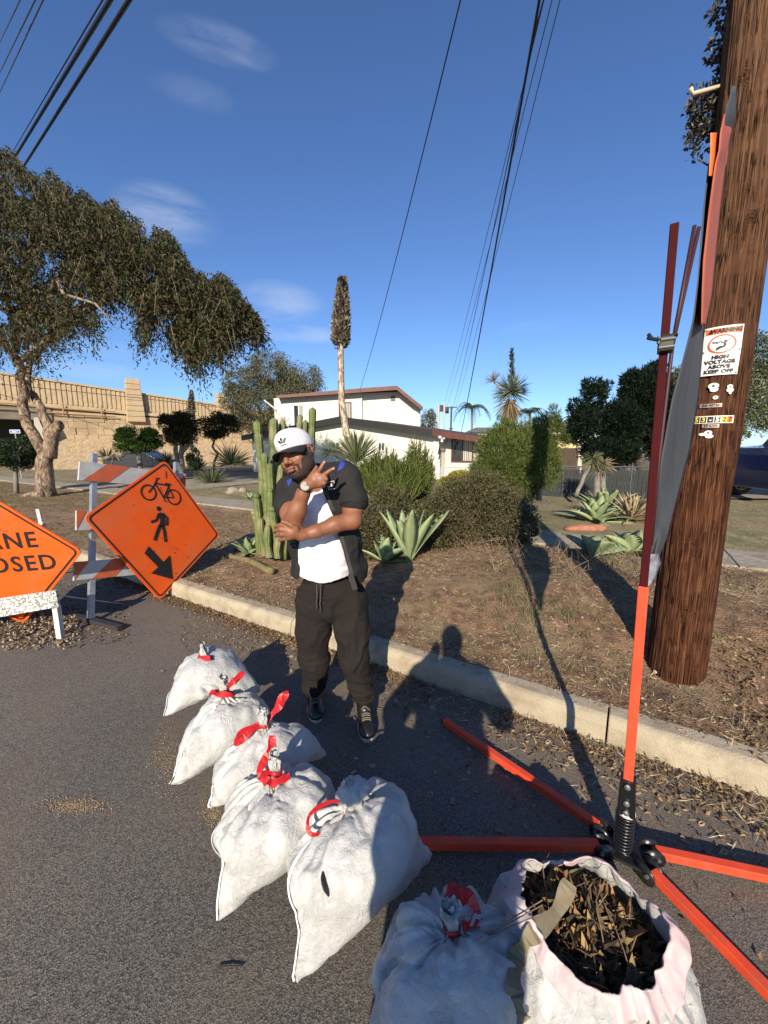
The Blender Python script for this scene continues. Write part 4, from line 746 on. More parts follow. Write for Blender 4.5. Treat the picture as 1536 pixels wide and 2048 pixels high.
# rounded brown-green shrubs
def roundbush(label, cs, n, leaf, seed, base, tw=160, ln=.034):
    T = thing('round_shrub', label, 'shrub', base); crown('foliage', cs, n, ln, ln * .5, leaf, T, seed, lumps=110, lr=.30, shell=.75); g = np.random.default_rng(seed); b = MB()
    for k in range(tw):
        c, rad = cs[k % len(cs)]; e = np.array(c) + unit(g.normal(size=3)) * np.array(rad) * g.uniform(.7, 1.08); s_ = np.array(base) + g.normal(0, .14, 3) * np.array([1, 1, .1]); b.tube([s_, (s_ + e) / 2 + g.normal(0, .06, 3), e], [.006, .004, .002], 3, False)
    b.make('branches', TWIG, T)
base = ground_at(950, 1100) + (0, .35, 0)
roundbush('big rounded brown-green shrub right of the central agave', [(at(925, 1030, 5.6), (.58, .5, .56)), (at(1000, 1035, 5.6), (.52, .5, .52)), (at(880, 1050, 5.5), (.36, .4, .46)), (at(960, 990, 5.9), (.52, .5, .40)), (at(1040, 1060, 5.5), (.28, .3, .3)), (at(905, 985, 5.9), (.25, .3, .22))], 38000, LM['brown'], 111, base)
base = ground_at(770, 1110) + (0, .4, 0)
roundbush('darker low shrub directly behind the man, left of the central agave', [(at(775, 1030, 5.5), (.42, .4, .45)), (at(735, 1070, 5.2), (.4, .4, .42)), (at(700, 1050, 5.7), (.5, .4, .42)), (at(840, 1040, 5.8), (.35, .3, .3))], 20000, LM['brown'], 112, base, 90)
# dead twig skirt under the bushes
tp = ground_pts(rng.uniform(-1.4, 2.4, 900), rng.uniform(4.1, 5.3, 900)); g = np.random.default_rng(113); b = MB()
for p in tp[:420]: d = unit(np.array([g.normal(0, .7), g.normal(-.2, .6), g.uniform(.2, 1)])); b.tube([p, p + d * .12 + g.normal(0, .02, 3), p + d * g.uniform(.15, .38) + g.normal(0, .05, 3)], [.004, .003, .001], 3, False)
o = b.make('dead_brush', mat('dead_brush', (.25, .19, .12), .9, (.13, .09, .055), 9)); o['kind'] = 'stuff'
# --- agaves
def agave(label, base, ln, n, seed, wd=.11, open_=1.0, m='agave', tilt=(0, 0), name='agave', lean=None, group=None, elr=(.15, 1.35)):
    T = thing(name, label, 'agave', base, group); g = np.random.default_rng(seed); k = 9
    for i in range(n):
        f = (i + .5) / n; a = i * 2.39996 + g.normal(0, .12); el = elr[0] + (elr[1] - elr[0]) * f + g.normal(0, .06); L_ = ln * (1.05 - .35 * f) * g.uniform(.85, 1.1); h = np.array([cos(a), sin(a), 0.]); V = []; sd = np.array([-sin(a), cos(a), 0])
        cur = g.uniform(-.25, .5); tw = g.normal(0, .35)
        for q in range(k + 1):
            t = q / k; e = el + cur * (t - .3) * (1 if el < .8 else -.4) * -1; p = np.array(base) + h * (cos(el) * L_ * t + .02) + np.array([0, 0, 1.]) * (sin(el) * L_ * t - .28 * cos(el) * L_ * (t ** 2.2) * (.4 + .8 * (cur > .2))) + np.array([*tilt, 0]) * L_ * t
            wv = wd * (.55 + 1.15 * sin(min(1, t * 1.25) * pi * .62)) * (1 - t ** 3.2) ** .9 * .62 + .001; nn_ = unit(np.array([-h[0] * sin(el), -h[1] * sin(el), cos(el)])); s2 = unit(sd * cos(tw * t) + nn_ * sin(tw * t)); th = .010 * (1 - t) + .002
            V += [p + s2 * wv + nn_ * wv * .38, p, p - s2 * wv + nn_ * wv * .38, p - nn_ * th]
        F = []
        for q in range(k):
            o = q * 4
            for x, y in ((0, 1), (1, 2), (2, 3), (3, 0)): F.append((o + x, o + y, o + 4 + y, o + 4 + x))
        F.append((k * 4, k * 4 + 1, k * 4 + 2, k * 4 + 3))
        mesh('leaf', V, F, LM[m] if not isinstance(m, list) else LM[m[i % len(m)]], T, True)
    return T
AG = 'rosette agaves'
LM['agave'] = mat('agave_leaf', (.30, .37, .17), .5, (.18, .25, .13), 3.5, 4, .25, 26, stretch=(1, 1, .5), trans=.06, lo=.3, hi=.7, col3=(.30, .33, .17), scale3=14)
LM['agave_dry'] = mat('agave_dry', (.50, .40, .24), .8, (.30, .21, .11), 8, trans=.1)
agave('large pale green agave in front of the shrubs, right of the man', ground_at(818, 1122), .78, 20, 121, .108, group=AG, elr=(1.0, 1.52))
agave('second agave tucked behind the large one', ground_at(862, 1085) + (0, .1, 0), .85, 13, 122, .13, group=AG, elr=(.8, 1.48))
agave('low agave at the left foot of the tall cacti', ground_at(498, 1108), .40, 17, 123, .065, group=AG)
agave('dark shaded agave beside the man at the shrub foot', ground_at(768, 1125), .48, 11, 124, .10, group=AG)
agave('agave beyond the pavement left of the withered one', ground_at(1190, 1045), .80, 22, 125, .12, group=AG, elr=(.2, 1.3))
agave('agave behind, between the left one and the withered one', ground_at(1222, 1032) + (0, .3, 0), .85, 18, 126, .12, group=AG, elr=(.5, 1.4))
agave('withered straw-coloured agave beside the red mast', ground_at(1262, 1040), .85, 60, 127, .04, m='agave_dry', name='withered_agave', group=AG, elr=(.2, 1.3))
agave('small broad-leaved agave by the near edge of the pavement', ground_at(1185, 1112), .44, 6, 128, .15, group=AG, elr=(.35, 1.3))
agave('broad agave close to the mast, half hidden by it', ground_at(1258, 1112), .62, 9, 129, .15, group=AG, elr=(.25, 1.2))
agave('prickly pale agave pads at the grass edge left of the cacti', ground_at(497, 1000) + (0, .1, 0), .35, 8, 130, .06, group=AG)
# --- tall ribbed cacti: one clump, each column a part
CACT = mat('cactus_skin', (.135, .165, .045), .6, (.085, .11, .03), 5, 5, .35, 60, lo=.4, hi=.6, col3=(.23, .21, .10), scale3=3)
T = thing('columnar_cactus', 'clump of tall ribbed columnar cacti standing behind the man', 'cactus', ground_at(545, 1105)); g = np.random.default_rng(141)
def column(x0, y0, x1, y1, Y, r, seed):
    gg = np.random.default_rng(seed); a, c = at(x0, y0, Y), at(x1, y1, Y); n = 64; V = []; k = 28; H_ = np.linalg.norm(c - a); seg = np.cumsum(gg.uniform(.28, .6, 8)) / H_
    for i in range(n + 1):
        t = i / n; p = a + (c - a) * t + np.array([sin(t * 5 + seed) * .012, 0, 0]); pin = min(1, min(abs(t - s_) for s_ in seg) * H_ / .035); rr = r * (.66 + .34 * pin ** .5) * (1.0 + .10 * sin(t * 9 + seed)); tip = (1 - t) * H_ / (r * 1.3); rr *= min(1, math.sqrt(max(0, 1 - (1 - min(1, tip)) ** 2))) * 1.0 + 1e-3
        for j in range(k): th = 2 * pi * j / k; V.append(p + np.array([cos(th), sin(th), 0]) * rr * (1 + .13 * cos(th * 9)))
    F = [(i * k + j, i * k + (j + 1) % k, (i + 1) * k + (j + 1) % k, (i + 1) * k + j) for i in range(n) for j in range(k)]; mesh('stem', V, F, CACT, T, True)
for i, c in enumerate([(533, 1110, 515, 840, 5.15, .048), (548, 1115, 549, 835, 5.25, .050), (560, 1115, 566, 838, 5.4, .046), (590, 1120, 599, 828, 5.5, .042), (600, 1120, 609, 839, 5.45, .036), (612, 1120, 624, 814, 5.3, .046), (535, 1112, 529, 905, 5.0, .043),
        (545, 1112, 541, 925, 4.98, .042), (556, 1114, 545, 1012, 4.9, .042), (552, 1114, 562, 928, 5.05, .04), (530, 1105, 521, 960, 5.05, .04), (540, 1112, 538, 975, 4.92, .045), (580, 1118, 577, 930, 5.2, .045), (600, 1120, 640, 935, 5.6, .045), (524, 1108, 514, 985, 4.98, .043), (528, 1110, 520, 1035, 4.9, .042), (538, 1114, 534, 1050, 4.84, .044), (556, 1116, 556, 1060, 4.86, .043), (570, 1118, 570, 990, 4.98, .044), (520, 1106, 509, 1020, 5.05, .04)]): column(*c, 200 + i)
b = MB(); limb(b, [ground_at(455, 1112) + (0, 0, .03), ground_at(500, 1128) + (0, 0, .04), ground_at(545, 1150) + (0, 0, .04)], .038, .04, 12, 145, .01); tag(b.make('fallen_cactus', mat('old_cactus', (.20, .18, .08), .8, (.13, .10, .05), 12), None, True), 'yellowed cactus column lying on the verge left of the man', 'cactus')
# --- dark cypress, flowering tree at the right, street-side tree by the truck
Yc = 12.5; T = thing('dark_cypress', 'broad near-black cypress behind the chain link fence', 'tree', g20(1290, Yc)); b = MB(); limb(b, [g20(1290, Yc), at(1288, 950, Yc), at(1270, 900, Yc), at(1230, 840, Yc)], .20, .1, 9, 151, .03); b.make('trunk', BARKD, T, True)
cs = [(at(1165, 850, Yc), (.46, .6, .68)), (at(1190, 800, Yc), (.30, .4, .58)), (at(1240, 850, Yc), (.7, .8, .85)), (at(1140, 870, Yc), (.25, .3, .3)), (at(1205, 770, Yc), (.12, .15, .35)), (at(1245, 775, Yc), (.14, .2, .4)), (at(1310, 745, Yc), (.3, .3, .4)), (at(1220, 905, Yc), (.9, .9, .5)), (at(1290, 800, Yc), (.75, .9, .95)), (at(1330, 850, Yc), (.8, .9, 1.2)), (at(1172, 790, Yc), (.18, .2, .45))]
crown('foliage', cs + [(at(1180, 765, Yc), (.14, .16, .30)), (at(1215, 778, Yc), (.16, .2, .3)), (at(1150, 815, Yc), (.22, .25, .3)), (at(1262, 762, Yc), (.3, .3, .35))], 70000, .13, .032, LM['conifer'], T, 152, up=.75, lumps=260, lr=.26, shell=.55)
T = thing('flowering_tree', 'tree flecked with pale blossom behind the utility pole, at the right edge', 'tree', g20(1420, 14.)); b = MB(); limb(b, [g20(1420, 14.), at(1425, 900, 14), at(1440, 780, 14)], .16, .08, 8, 153, .05); b.make('trunk', BARKD, T, True)
crown('crown', [(at(1460, 800, 14), (1.1, 1.0, 1.1)), (at(1500, 720, 14), (.9, 1, .9)), (at(1360, 790, 14), (1.1, 1, 1.0)), (at(1440, 870, 14), (.8, .8, .7)), (at(1560, 790, 14.3), (1.2, 1, 1.4)), (at(1320, 760, 14.5), (.5, .5, .4))], 42000, .085, .045, LM['flower'], T, 154, lumps=110, lr=.32)
T = thing('shade_tree', 'dark spreading tree overhanging the parked truck, right edge', 'tree', (19, 15.5, .1)); b = MB(); limb(b, [(19, 15.5, 0), (18.8, 15.4, 2.5), (18, 15, 4)], .25, .14, 8, 155, .05); b.make('trunk', BARKD, T, True)
crown('crown', [((17.5, 14.5, 4.0), (3.2, 3.2, 1.3)), ((14.8, 9.0, 6.2), (2.6, 2.2, 1.0)), ((19.5, 12.5, 5.0), (3.4, 3.2, 1.4))], 26000, .14, .07, LM['dark'], T, 156, lumps=120)
# frangipani-like bare stems with dry heads behind the agaves
for i, (x0, y0, x1, y1, w_) in enumerate(((1152, 985, 1185, 918, .055), (1192, 985, 1196, 930, .085), (1206, 985, 1206, 930, .08))):
    Y = 10.4; T = thing('stem_plant', ['leaning grey-stemmed yucca left of the pair by the fence', 'thick pale upright stem, left one of the pair by the fence', 'thick pale upright stem, right one of the pair by the fence'][i], 'plant', at(x0, y0 + 8, Y), 'grey-stemmed plants by the fence'); b = MB(); limb(b, [at(x0, y0 + 8, Y), at((x0 + x1) / 2, (y0 + y1) / 2, Y), at(x1, y1, Y)], w_, w_ * .8, 8, 160 + i, .01); b.make('trunk', BARKG, T, True)
    spiky(None, None, at(x1, y1, Y), .38, 110, LM['yucca'] if i < 2 else LM['dead'], 163 + i, wd=.035, up=.1, par=T, low=-.8, jit=.25)
T = thing('flowering_shrub', 'low shrub of purple-pink flowers behind the dark fence', 'shrub', at(1235, 960, 12.6)); crown('flowers', [(at(1232, 948, 12.6), (.42, .3, .26))], 2600, .045, .035, mat('pink_flower', (.4, .2, .4), .7, island=[(.35, .16, .36), (.5, .36, .42), (.1, .14, .05), (.28, .1, .36)]), T, 171, lumps=20); b = MB(); b.tube([at(1232, 985, 12.6), at(1232, 955, 12.6)], .02, 5); b.make('stem', BARKD, T)
# hanging vine with seed pods behind the pole top
T = thing('hanging_vine', 'dark clusters of leaves and pods sticking out behind the utility pole', 'vine', at(1440, 250, 2.60)); cs = [(at(1425, 215, 2.60), (0.148, 0.111, 0.104)), (at(1418, 265, 2.60), (0.133, 0.089, 0.074)), (at(1440, 90, 2.60), (0.059, 0.074, 0.067)), (at(1450, 20, 2.60), (0.089, 0.074, 0.074)), (at(1398, 258, 2.60), (0.074, 0.044, 0.030)), (at(1400, 312, 2.60), (0.089, 0.044, 0.026)), (at(1412, 180, 2.60), (0.104, 0.044, 0.022)), (at(1460, 150, 2.58), (0.089, 0.074, 0.370))]
crown('leaves', cs, 2600, .025, .020, mat('vine_leaf', (.03, .03, .02), .7, island=[(.012, .014, .010), (.03, .03, .02), (.07, .055, .035), (.25, .2, .15)]), T, 181, lumps=46, lr=.3); b = MB(); limb(b, [at(1490, 330, 2.50), at(1430, 250, 2.60), at(1400, 262, 2.60)], .01, .005, 5, 182, .02); limb(b, [at(1485, 350, 2.50), at(1395, 318, 2.60)], .01, .004, 5, 183, .02); b.make('stem', BARKD, T)
# ================================================================ UTILITY POLE
def pole_c(z):
    zs = [-.3, .15, 1.0, 1.5, 2.35, 3.2, 4.2, 9.5]; px = [(1349, 1335), (1349, 1335), (1376, 1120), (1393, 990), (1447, 660), (1482, 385), (1524, 0)]
    xs = [PX[0], *PX, PX[-1] + .12]; return np.array([np.interp(z, ZP, xs), 2.44, z])
_pp = [at(*q, 2.44) for q in [(1350, 1335), (1375, 1147), (1395, 990), (1416, 873), (1450, 639), (1484, 380), (1522, 0)]]
PX = [p[0] for p in _pp]; ZP = [-.5] + [p[2] for p in _pp] + [9.5]
pole_r = lambda z: .164 - .006 * max(z, 0)
POLE0 = np.array([PX[0], 2.44, .15]); T_POLE = thing('utility_pole', 'weathered brown wooden utility pole carrying a high voltage warning sign and number tags', 'utility pole', POLE0)
A0 = math.atan2(-2.44, -PX[3]) + .02
nz_, na_ = 900, 150; zz_ = np.concatenate([np.linspace(-.3, 4.6, nz_), np.linspace(4.7, 9.5, 12)]); aa = np.arange(na_) * 2 * pi / na_
Zg, Ag = np.meshgrid(zz_, aa, indexing='ij'); Cx = np.interp(Zg, ZP, [PX[0], *PX, PX[-1] + .12]); Rg = .164 - .006 * np.maximum(Zg, 0)
q = np.stack([np.cos(Ag) * 5.5, np.sin(Ag) * 5.5, Zg * .55], -1); q2 = np.stack([np.cos(Ag) * 13, np.sin(Ag) * 13, Zg * 1.6], -1)
crk = -np.clip(np.abs(vnoise(q2 + vnoise(q, 2)[..., None] * .4, 3)) * -1 + .16, 0, 1) * .045 - np.clip(.10 - np.abs(vnoise(q * 1.6, 9)), 0, 1) * .05; fib = .0016 * vnoise(np.stack([np.cos(Ag) * 40, np.sin(Ag) * 40, Zg * 3.], -1), 5)
for kz, ka in ((1.03, .10), (2.82, .35), (.62, .1), (3.5, -.3)):
    d2 = ((Ag - (A0 + ka) % (2 * pi) + pi) % (2 * pi) - pi) * .17; dd = np.sqrt(d2 ** 2 + ((Zg - kz) * .8) ** 2); crk = crk + .008 * np.exp(-(dd / .03) ** 2) * np.cos(dd * 500)
Rg = Rg + crk + fib; V = np.stack([Cx + Rg * np.cos(Ag), 2.44 + Rg * np.sin(Ag), Zg], -1).reshape(-1, 3); i, j = np.meshgrid(np.arange(len(zz_) - 1), np.arange(na_), indexing='ij'); F = np.stack([i * na_ + j, i * na_ + (j + 1) % na_, (i + 1) * na_ + (j + 1) % na_, (i + 1) * na_ + j], -1).reshape(-1, 4)
PWD = mat('pole_wood', (.13, .05, .024), .85, spec=.12)
def _wood():
    nt = PWD.node_tree; b_ = nt.nodes['Principled BSDF']; l = nt.links.new; tc = nt.nodes.new('ShaderNodeTexCoord')
    def st(v): mp = nt.nodes.new('ShaderNodeMapping'); mp.inputs['Scale'].default_value = v; l(tc.outputs['Object'], mp.inputs[0]); return mp.outputs[0]
    wob = node(nt, 'ShaderNodeTexNoise', Scale=3.0, Detail=3.0); l(tc.outputs['Object'], wob.inputs['Vector']); mixv = nt.nodes.new('ShaderNodeMixRGB'); mixv.inputs[0].default_value = .006; l(st((1, 1, .03)), mixv.inputs[1]); l(wob.outputs[1], mixv.inputs[2])
    fine = node(nt, 'ShaderNodeTexNoise', Scale=190.0, Detail=6.0, Roughness=.65); l(mixv.outputs[0], fine.inputs['Vector']); mid_ = node(nt, 'ShaderNodeTexNoise', Scale=60.0, Detail=5.0, Roughness=.6); l(mixv.outputs[0], mid_.inputs['Vector'])
    vo = node(nt, 'ShaderNodeTexVoronoi', Scale=62.0, feature='DISTANCE_TO_EDGE'); l(mixv.outputs[0], vo.inputs['Vector']); cr = node(nt, 'ShaderNodeMapRange'); cr.inputs['From Min'].default_value = .0; cr.inputs['From Max'].default_value = .07; l(vo.outputs['Distance'], cr.inputs['Value'])
    br = node(nt, 'ShaderNodeTexNoise', Scale=9.0, Detail=4.0); l(tc.outputs['Object'], br.inputs['Vector']); bm_ = node(nt, 'ShaderNodeMapRange'); bm_.inputs['From Min'].default_value = .40; bm_.inputs['From Max'].default_value = .56; l(br.outputs[0], bm_.inputs['Value']); cm_2 = node(nt, 'ShaderNodeMath', operation='MAXIMUM'); l(cr.outputs[0], cm_2.inputs[0]); l(bm_.outputs[0], cm_2.inputs[1])
    r1 = nt.nodes.new('ShaderNodeValToRGB'); e = r1.color_ramp.elements; e[0].position = .36; e[0].color = (.018, .007, .004, 1); e[1].position = .66; e[1].color = (.20, .092, .044, 1); m_ = e.new(.5); m_.color = (.070, .025, .012, 1)
    av = node(nt, 'ShaderNodeMath', operation='MULTIPLY_ADD'); l(fine.outputs[0], av.inputs[0]); av.inputs[1].default_value = .6; ml = node(nt, 'ShaderNodeMath', operation='MULTIPLY'); l(mid_.outputs[0], ml.inputs[0]); ml.inputs[1].default_value = .4; l(ml.outputs[0], av.inputs[2]); l(av.outputs[0], r1.inputs[0])
    mx = node(nt, 'ShaderNodeMixRGB', blend_type='MULTIPLY'); mx.inputs[0].default_value = .88; l(r1.outputs[0], mx.inputs[1]); l(cm_2.outputs[0], mx.inputs[2])
    # weathered paler and drier higher up the shaft: real bleaching with height
    sx = nt.nodes.new('ShaderNodeSeparateXYZ'); l(tc.outputs['Object'], sx.inputs[0]); mr = node(nt, 'ShaderNodeMapRange'); mr.inputs['From Min'].default_value = 1.2; mr.inputs['From Max'].default_value = 4.2; mr.inputs['To Max'].default_value = .42; l(sx.outputs[2], mr.inputs['Value']); gm = nt.nodes.new('ShaderNodeMixRGB'); l(mr.outputs[0], gm.inputs[0]); l(mx.outputs[0], gm.inputs[1]); g2 = node(nt, 'ShaderNodeMixRGB', blend_type='MULTIPLY'); g2.inputs[0].default_value = 1; g2.inputs[1].default_value = (.36, .22, .125, 1); l(cm_2.outputs[0], g2.inputs[2]); g3 = node(nt, 'ShaderNodeMixRGB', blend_type='MULTIPLY'); g3.inputs[0].default_value = .8; l(g2.outputs[0], g3.inputs[1]); l(av.outputs[0], g3.inputs[2]); l(g3.outputs[0], gm.inputs[2]); l(gm.outputs[0], b_.inputs['Base Color'])
    hh = node(nt, 'ShaderNodeMath', operation='MULTIPLY_ADD'); l(cm_2.outputs[0], hh.inputs[0]); hh.inputs[1].default_value = .7; l(fine.outputs[0], hh.inputs[2]); bp = node(nt, 'ShaderNodeBump', Strength=1.0, Distance=.010); l(hh.outputs[0], bp.inputs['Height']); l(bp.outputs[0], b_.inputs['Normal'])
_wood()
mesh('shaft', V, F, PWD, T_POLE, True)
def on_pole(u, v, z0, d=.004, a0=0.0):
    z = z0 + v; c = pole_c(z); r = .164 - .006 * z + d; a = A0 + a0 + u / .165; return np.array([c[0] + r * cos(a), c[1] + r * sin(a), z])
def bend(name, uv, F, z0, d, m, par, a0=0.0, rot=0.0, wob=0.0):
    cr, sr = cos(rot), sin(rot); P = [on_pole(u * cr - v * sr, u * sr + v * cr, z0, d + wob * sin(v * 30 + u * 18), a0) for u, v in uv]; return mesh(name, P, F, m, par)
def gridrect(w_, h, nx=14, ny=8, r=0.0):
    uv = [(-w_ / 2 + w_ * i / nx, -h / 2 + h * j / ny) for j in range(ny + 1) for i in range(nx + 1)]; return uv, [(j * (nx + 1) + i, j * (nx + 1) + i + 1, (j + 1) * (nx + 1) + i + 1, (j + 1) * (nx + 1) + i) for j in range(ny) for i in range(nx)]
SW = mat('sign_face_white', (.80, .79, .74), .45, (.72, .70, .62), 9); SK = mat('sign_black', (.012, .012, .012), .5); SO = mat('warning_orange', (.75, .16, .04), .45); SR = mat('prohibition_red', (.55, .10, .06), .5); SY = mat('tag_yellow', (.80, .55, .04), .5)
def solid(o, th, off=-1): m = o.modifiers.new('thickness', 'SOLIDIFY'); m.thickness = th; m.offset = off; return o
zS = at(1441, 697, 2.27)[2]; WS = thing_ = None
uv, F = gridrect(.182, .262, 16, 14); ws = bend('warning_sign', uv, F, zS, .008, SW, T_POLE, .0, .0, .0012); solid(ws, .0015, 0)
ws['label'] = 'white high voltage warning sign nailed to the pole'
def stext(s, size, u, v, name='lettering', m=SK, bold=.0016, z0=None, par=None, sx=1.0, a0=0.0, d=.0115, space=1.0):
    tv, tf = textmesh(s, size, bold, space=space); P = [on_pole(u + x * sx, v + y, zS if z0 is None else z0, d, a0) for x, y in tv]; mesh(name, P, tf, m, par or ws)
uv, F = gridrect(.168, .030, 14, 2); bend('orange_band', [(u, v + .106) for u, v in uv], F, zS, .0105, SO, ws)
stext('WARNING', .029, .012, .106, d=.0125); mesh('alert_triangle', [on_pole(u, v, zS, .0125) for u, v in ((-.072, .095), (-.048, .095), (-.060, .117))], [(0, 1, 2)], SK, ws)
ring = [(.061 * cos(a) * 1.05, .036 + .050 * sin(a)) for a in np.linspace(0, 2 * pi, 41)[:-1]] + [(.053 * cos(a) * 1.05, .036 + .043 * sin(a)) for a in np.linspace(0, 2 * pi, 41)[:-1]]
bend('red_ring', ring, [(i, (i + 1) % 40, 40 + (i + 1) % 40, 40 + i) for i in range(40)], zS, .0115, SR, ws)
def stroke(pts, w_):
    P = np.array(pts, float); t = np.gradient(P, axis=0); t /= np.linalg.norm(t, axis=1)[:, None]; n_ = np.stack([-t[:, 1], t[:, 0]], 1) * w_ / 2; V = np.concatenate([P + n_, P - n_]); k = len(P); return V, [(i, i + 1, k + i + 1, k + i) for i in range(k - 1)]
b = MB()
for pts, w_ in (([(.012, .040), (.014, .030), (.008, .018)], .011), ([(.012, .036), (.024, .050), (.036, .062)], .005), ([(.010, .040), (-.004, .046), (-.018, .048)], .005), ([(.010, .020), (-.008, .014), (-.022, .004)], .006), ([(.006, .018), (-.004, .024), (-.024, .012)], .006), ([(-.044, .050), (-.034, .044), (-.030, .048), (-.018, .040)], .006)):
    v, f = stroke(pts, w_); b.add([on_pole(x, y, zS, .0118) for x, y in v], f)
b.add([on_pole(.013 + .006 * cos(a), .050 + .006 * sin(a), zS, .0118) for a in np.linspace(0, 2 * pi, 11)[:-1]], [tuple(range(10))]); b.make('falling_figure', SK, ws)
for s_, v in (('HIGH', -.034), ('VOLTAGE', -.060), ('ABOVE', -.086), ('KEEP OFF', -.112)): stext(s_, .0265, 0, v, sx=1.12, space=1.08)
for u, v in ((-.082, .122), (.082, .122), (-.082, 0), (.082, -0), (-.082, -.122), (.082, -.122)):
    b = MB(); c = on_pole(u, v, zS, .011); n_ = unit(np.array([c[0] - pole_c(zS)[0], c[1] - 2.44, 0])); b.tube([c, c + n_ * .004], [.004, .003], 7); b.make('nail', MATS['sign_black'] if v < .1 else mat('nail_steel', (.4, .4, .4), .4, metal=.8), ws)
TAGW = mat('tag_white', (.72, .70, .60), .5); TAGM = mat('tag_metal', (.40, .33, .28), .45, (.28, .2, .16), 60, metal=.35)
PXU = lambda px, py: ((px - np.interp(py, [639, 873, 990], [1450, 1416, 1395])) * .00225, at(px, py, 2.27)[2])
def tagdisc(name, px, py, r, ex=1.0, hole=True):
    u, z = PXU(px, py); k = 18; b = MB(); P = [on_pole(u + r * ex * cos(a), r * .8 * sin(a), z, .005) for a in np.arange(k) * 2 * pi / k] + [on_pole(u + r * ex * cos(a), r * .8 * sin(a), z, .008) for a in np.arange(k) * 2 * pi / k]
    b.add(P, [tuple(range(k, 2 * k))] + [(i, (i + 1) % k, k + (i + 1) % k, k + i) for i in range(k)]); o = b.make(name, TAGW, T_POLE)
    if hole: b = MB(); b.add([on_pole(u + r * .32 * cos(a), r * .28 * sin(a), z, .0095) for a in np.arange(8) * pi / 4], [tuple(range(8))]); b.make('nail_head', SK, o)
tagdisc('round_tag', 1426, 769, .021, 1.2); tagdisc('round_tag', 1427, 776, .018, 1.1, False); tagdisc('round_tag', 1430, 793, .013); tagdisc('round_tag', 1460, 772, .014); tagdisc('round_tag', 1460, 779, .016, 1.1, False); tagdisc('round_tag', 1460, 785, .008, .8, False); tagdisc('round_tag', 1415, 865, .017, 1.1); tagdisc('round_tag', 1404, 868, .011, 1.8, False); tagdisc('round_tag', 1417, 872, .014, 1.4, False)
tagdisc('round_tag', 1348, 1366, .012)
def strip_tag(name, px, py, w_, h, txt, ts, m=TAGM, tm=SK):
    u, z = PXU(px, py); uv, F = gridrect(w_, h, 10, 2); o = bend(name, [(u + a, v) for a, v in uv], F, z, .006, m, T_POLE); solid(o, .001, 0); tv, tf = textmesh(txt, ts, .0005, space=1.1); mesh('lettering', [on_pole(u + x, y, z, .0085) for x, y in tv], tf, tm, o); return o
strip_tag('metal_tag', 1420, 809, .105, .021, 'INS 90720', .017); strip_tag('metal_tag', 1420, 851, .080, .020, '50 KVA', .018)
cells = [('5', SK, SY, -.083), ('3', SK, SY, -.051), ('-', SK, SW, -.019), ('5', SK, SW, .013), ('2', SY, SK, .045), ('7', SO, SK, .073)]
u0, zN = PXU(1428, 838); uv, F = gridrect(.190, .042, 18, 3); plate = bend('number_plate', [(u0 + a, v) for a, v in uv], F, zN, .006, TAGW, T_POLE); solid(plate, .001, 0)
for ch, bgm, fg, uu in cells:
    uv, F = gridrect(.027, .033, 4, 2); c_ = bend('digit_tile', [(u0 + uu + a, v) for a, v in uv], F, zN, .0085, bgm, plate); tv, tf = textmesh(ch, .036, .001); mesh('digit', [on_pole(u0 + uu + x, y - .001, zN, .0105) for x, y in tv], tf, fg, c_)
b = MB(); p = on_pole(-.10, 0, at(1440, 180, 2.5)[2], 0, 0); 
q0, q1, q2_ = at(1470, 165, 2.5), at(1385, 188, 2.5), at(1381, 176, 2.5); b.tube([q0, q1, q2_], [.011, .011, .011], 8); b.make('pole_step', mat('step_plastic', (.55, .45, .32), .6), T_POLE, True)
b = MB(); b.tube([at(1531, 452, 2.6), at(1545, 445, 2.6)], .02, 6); b.make('cable_clip', SK, T_POLE)
# ================================================================ SIGN STAND (mast on a spring, four legs)
OR = mat('orange_paint', (.76, .075, .025), .5, (.60, .06, .025), 14, spec=.35, bump=.08, bscale=80, col3=(.5, .08, .04), scale3=25); DR = mat('mast_shade_red', (.055, .004, .005), .7, (.04, .004, .005), 9, spec=.1); BK = mat('black_steel', (.012, .012, .013), .28, coat=.3, bump=.12, bscale=70); STL = mat('steel', (.55, .55, .54), .35, metal=.9)
hub = np.array([.955, 1.335, 0]); T_ST = thing('sign_stand', 'orange sign stand mast, upper part coloured dark red as shade, on a black coil spring with four splayed legs', 'sign stand', hub)
mb_, mt_ = at(1256, 1560, 1.34), at(1349, 449, 1.47); md = unit(mt_ - mb_); mid = at(1287, 1172, 1.375); f1 = unit(np.array([-.55, -.83, 0])); ux_ = unit(np.cross(md, f1)); uy_ = np.cross(md, ux_)
b = MB(); b.box((mb_ + mid) / 2, (.033, .033, np.linalg.norm(mid - mb_)), np.stack([ux_, uy_, unit(mid - mb_)], 1)); bevel(b.make('lower_mast', OR, T_ST), .003, 2)
b = MB(); b.box((mid + mt_) / 2, (.026, .026, np.linalg.norm(mt_ - mid)), np.stack([ux_, uy_, unit(mt_ - mid)], 1)); bevel(b.make('upper_mast', DR, T_ST), .003, 2)  # shadow on the upper mast is put into its darker red colour
sp0, sp1 = at(1243, 1706, 1.335), at(1252, 1625, 1.345); sd = unit(sp1 - sp0); u1 = unit(np.cross(sd, (0, 1, 0))); u2 = np.cross(sd, u1)
t = np.linspace(0, 1, 420); nturn = 13; b = MB(); b.tube([sp0 + (sp1 - sp0) * x + .030 * (cos(x * nturn * 2 * pi) * u1 + sin(x * nturn * 2 * pi) * u2) for x in t], .0048, 7); b.make('spring', BK, T_ST, True)
b = MB(); b.tube([sp0, sp1], .024, 12); b.make('spring_core', BK, T_ST, True)
b = MB(); c0, c1 = sp1 + sd * .005, mb_ + md * .01
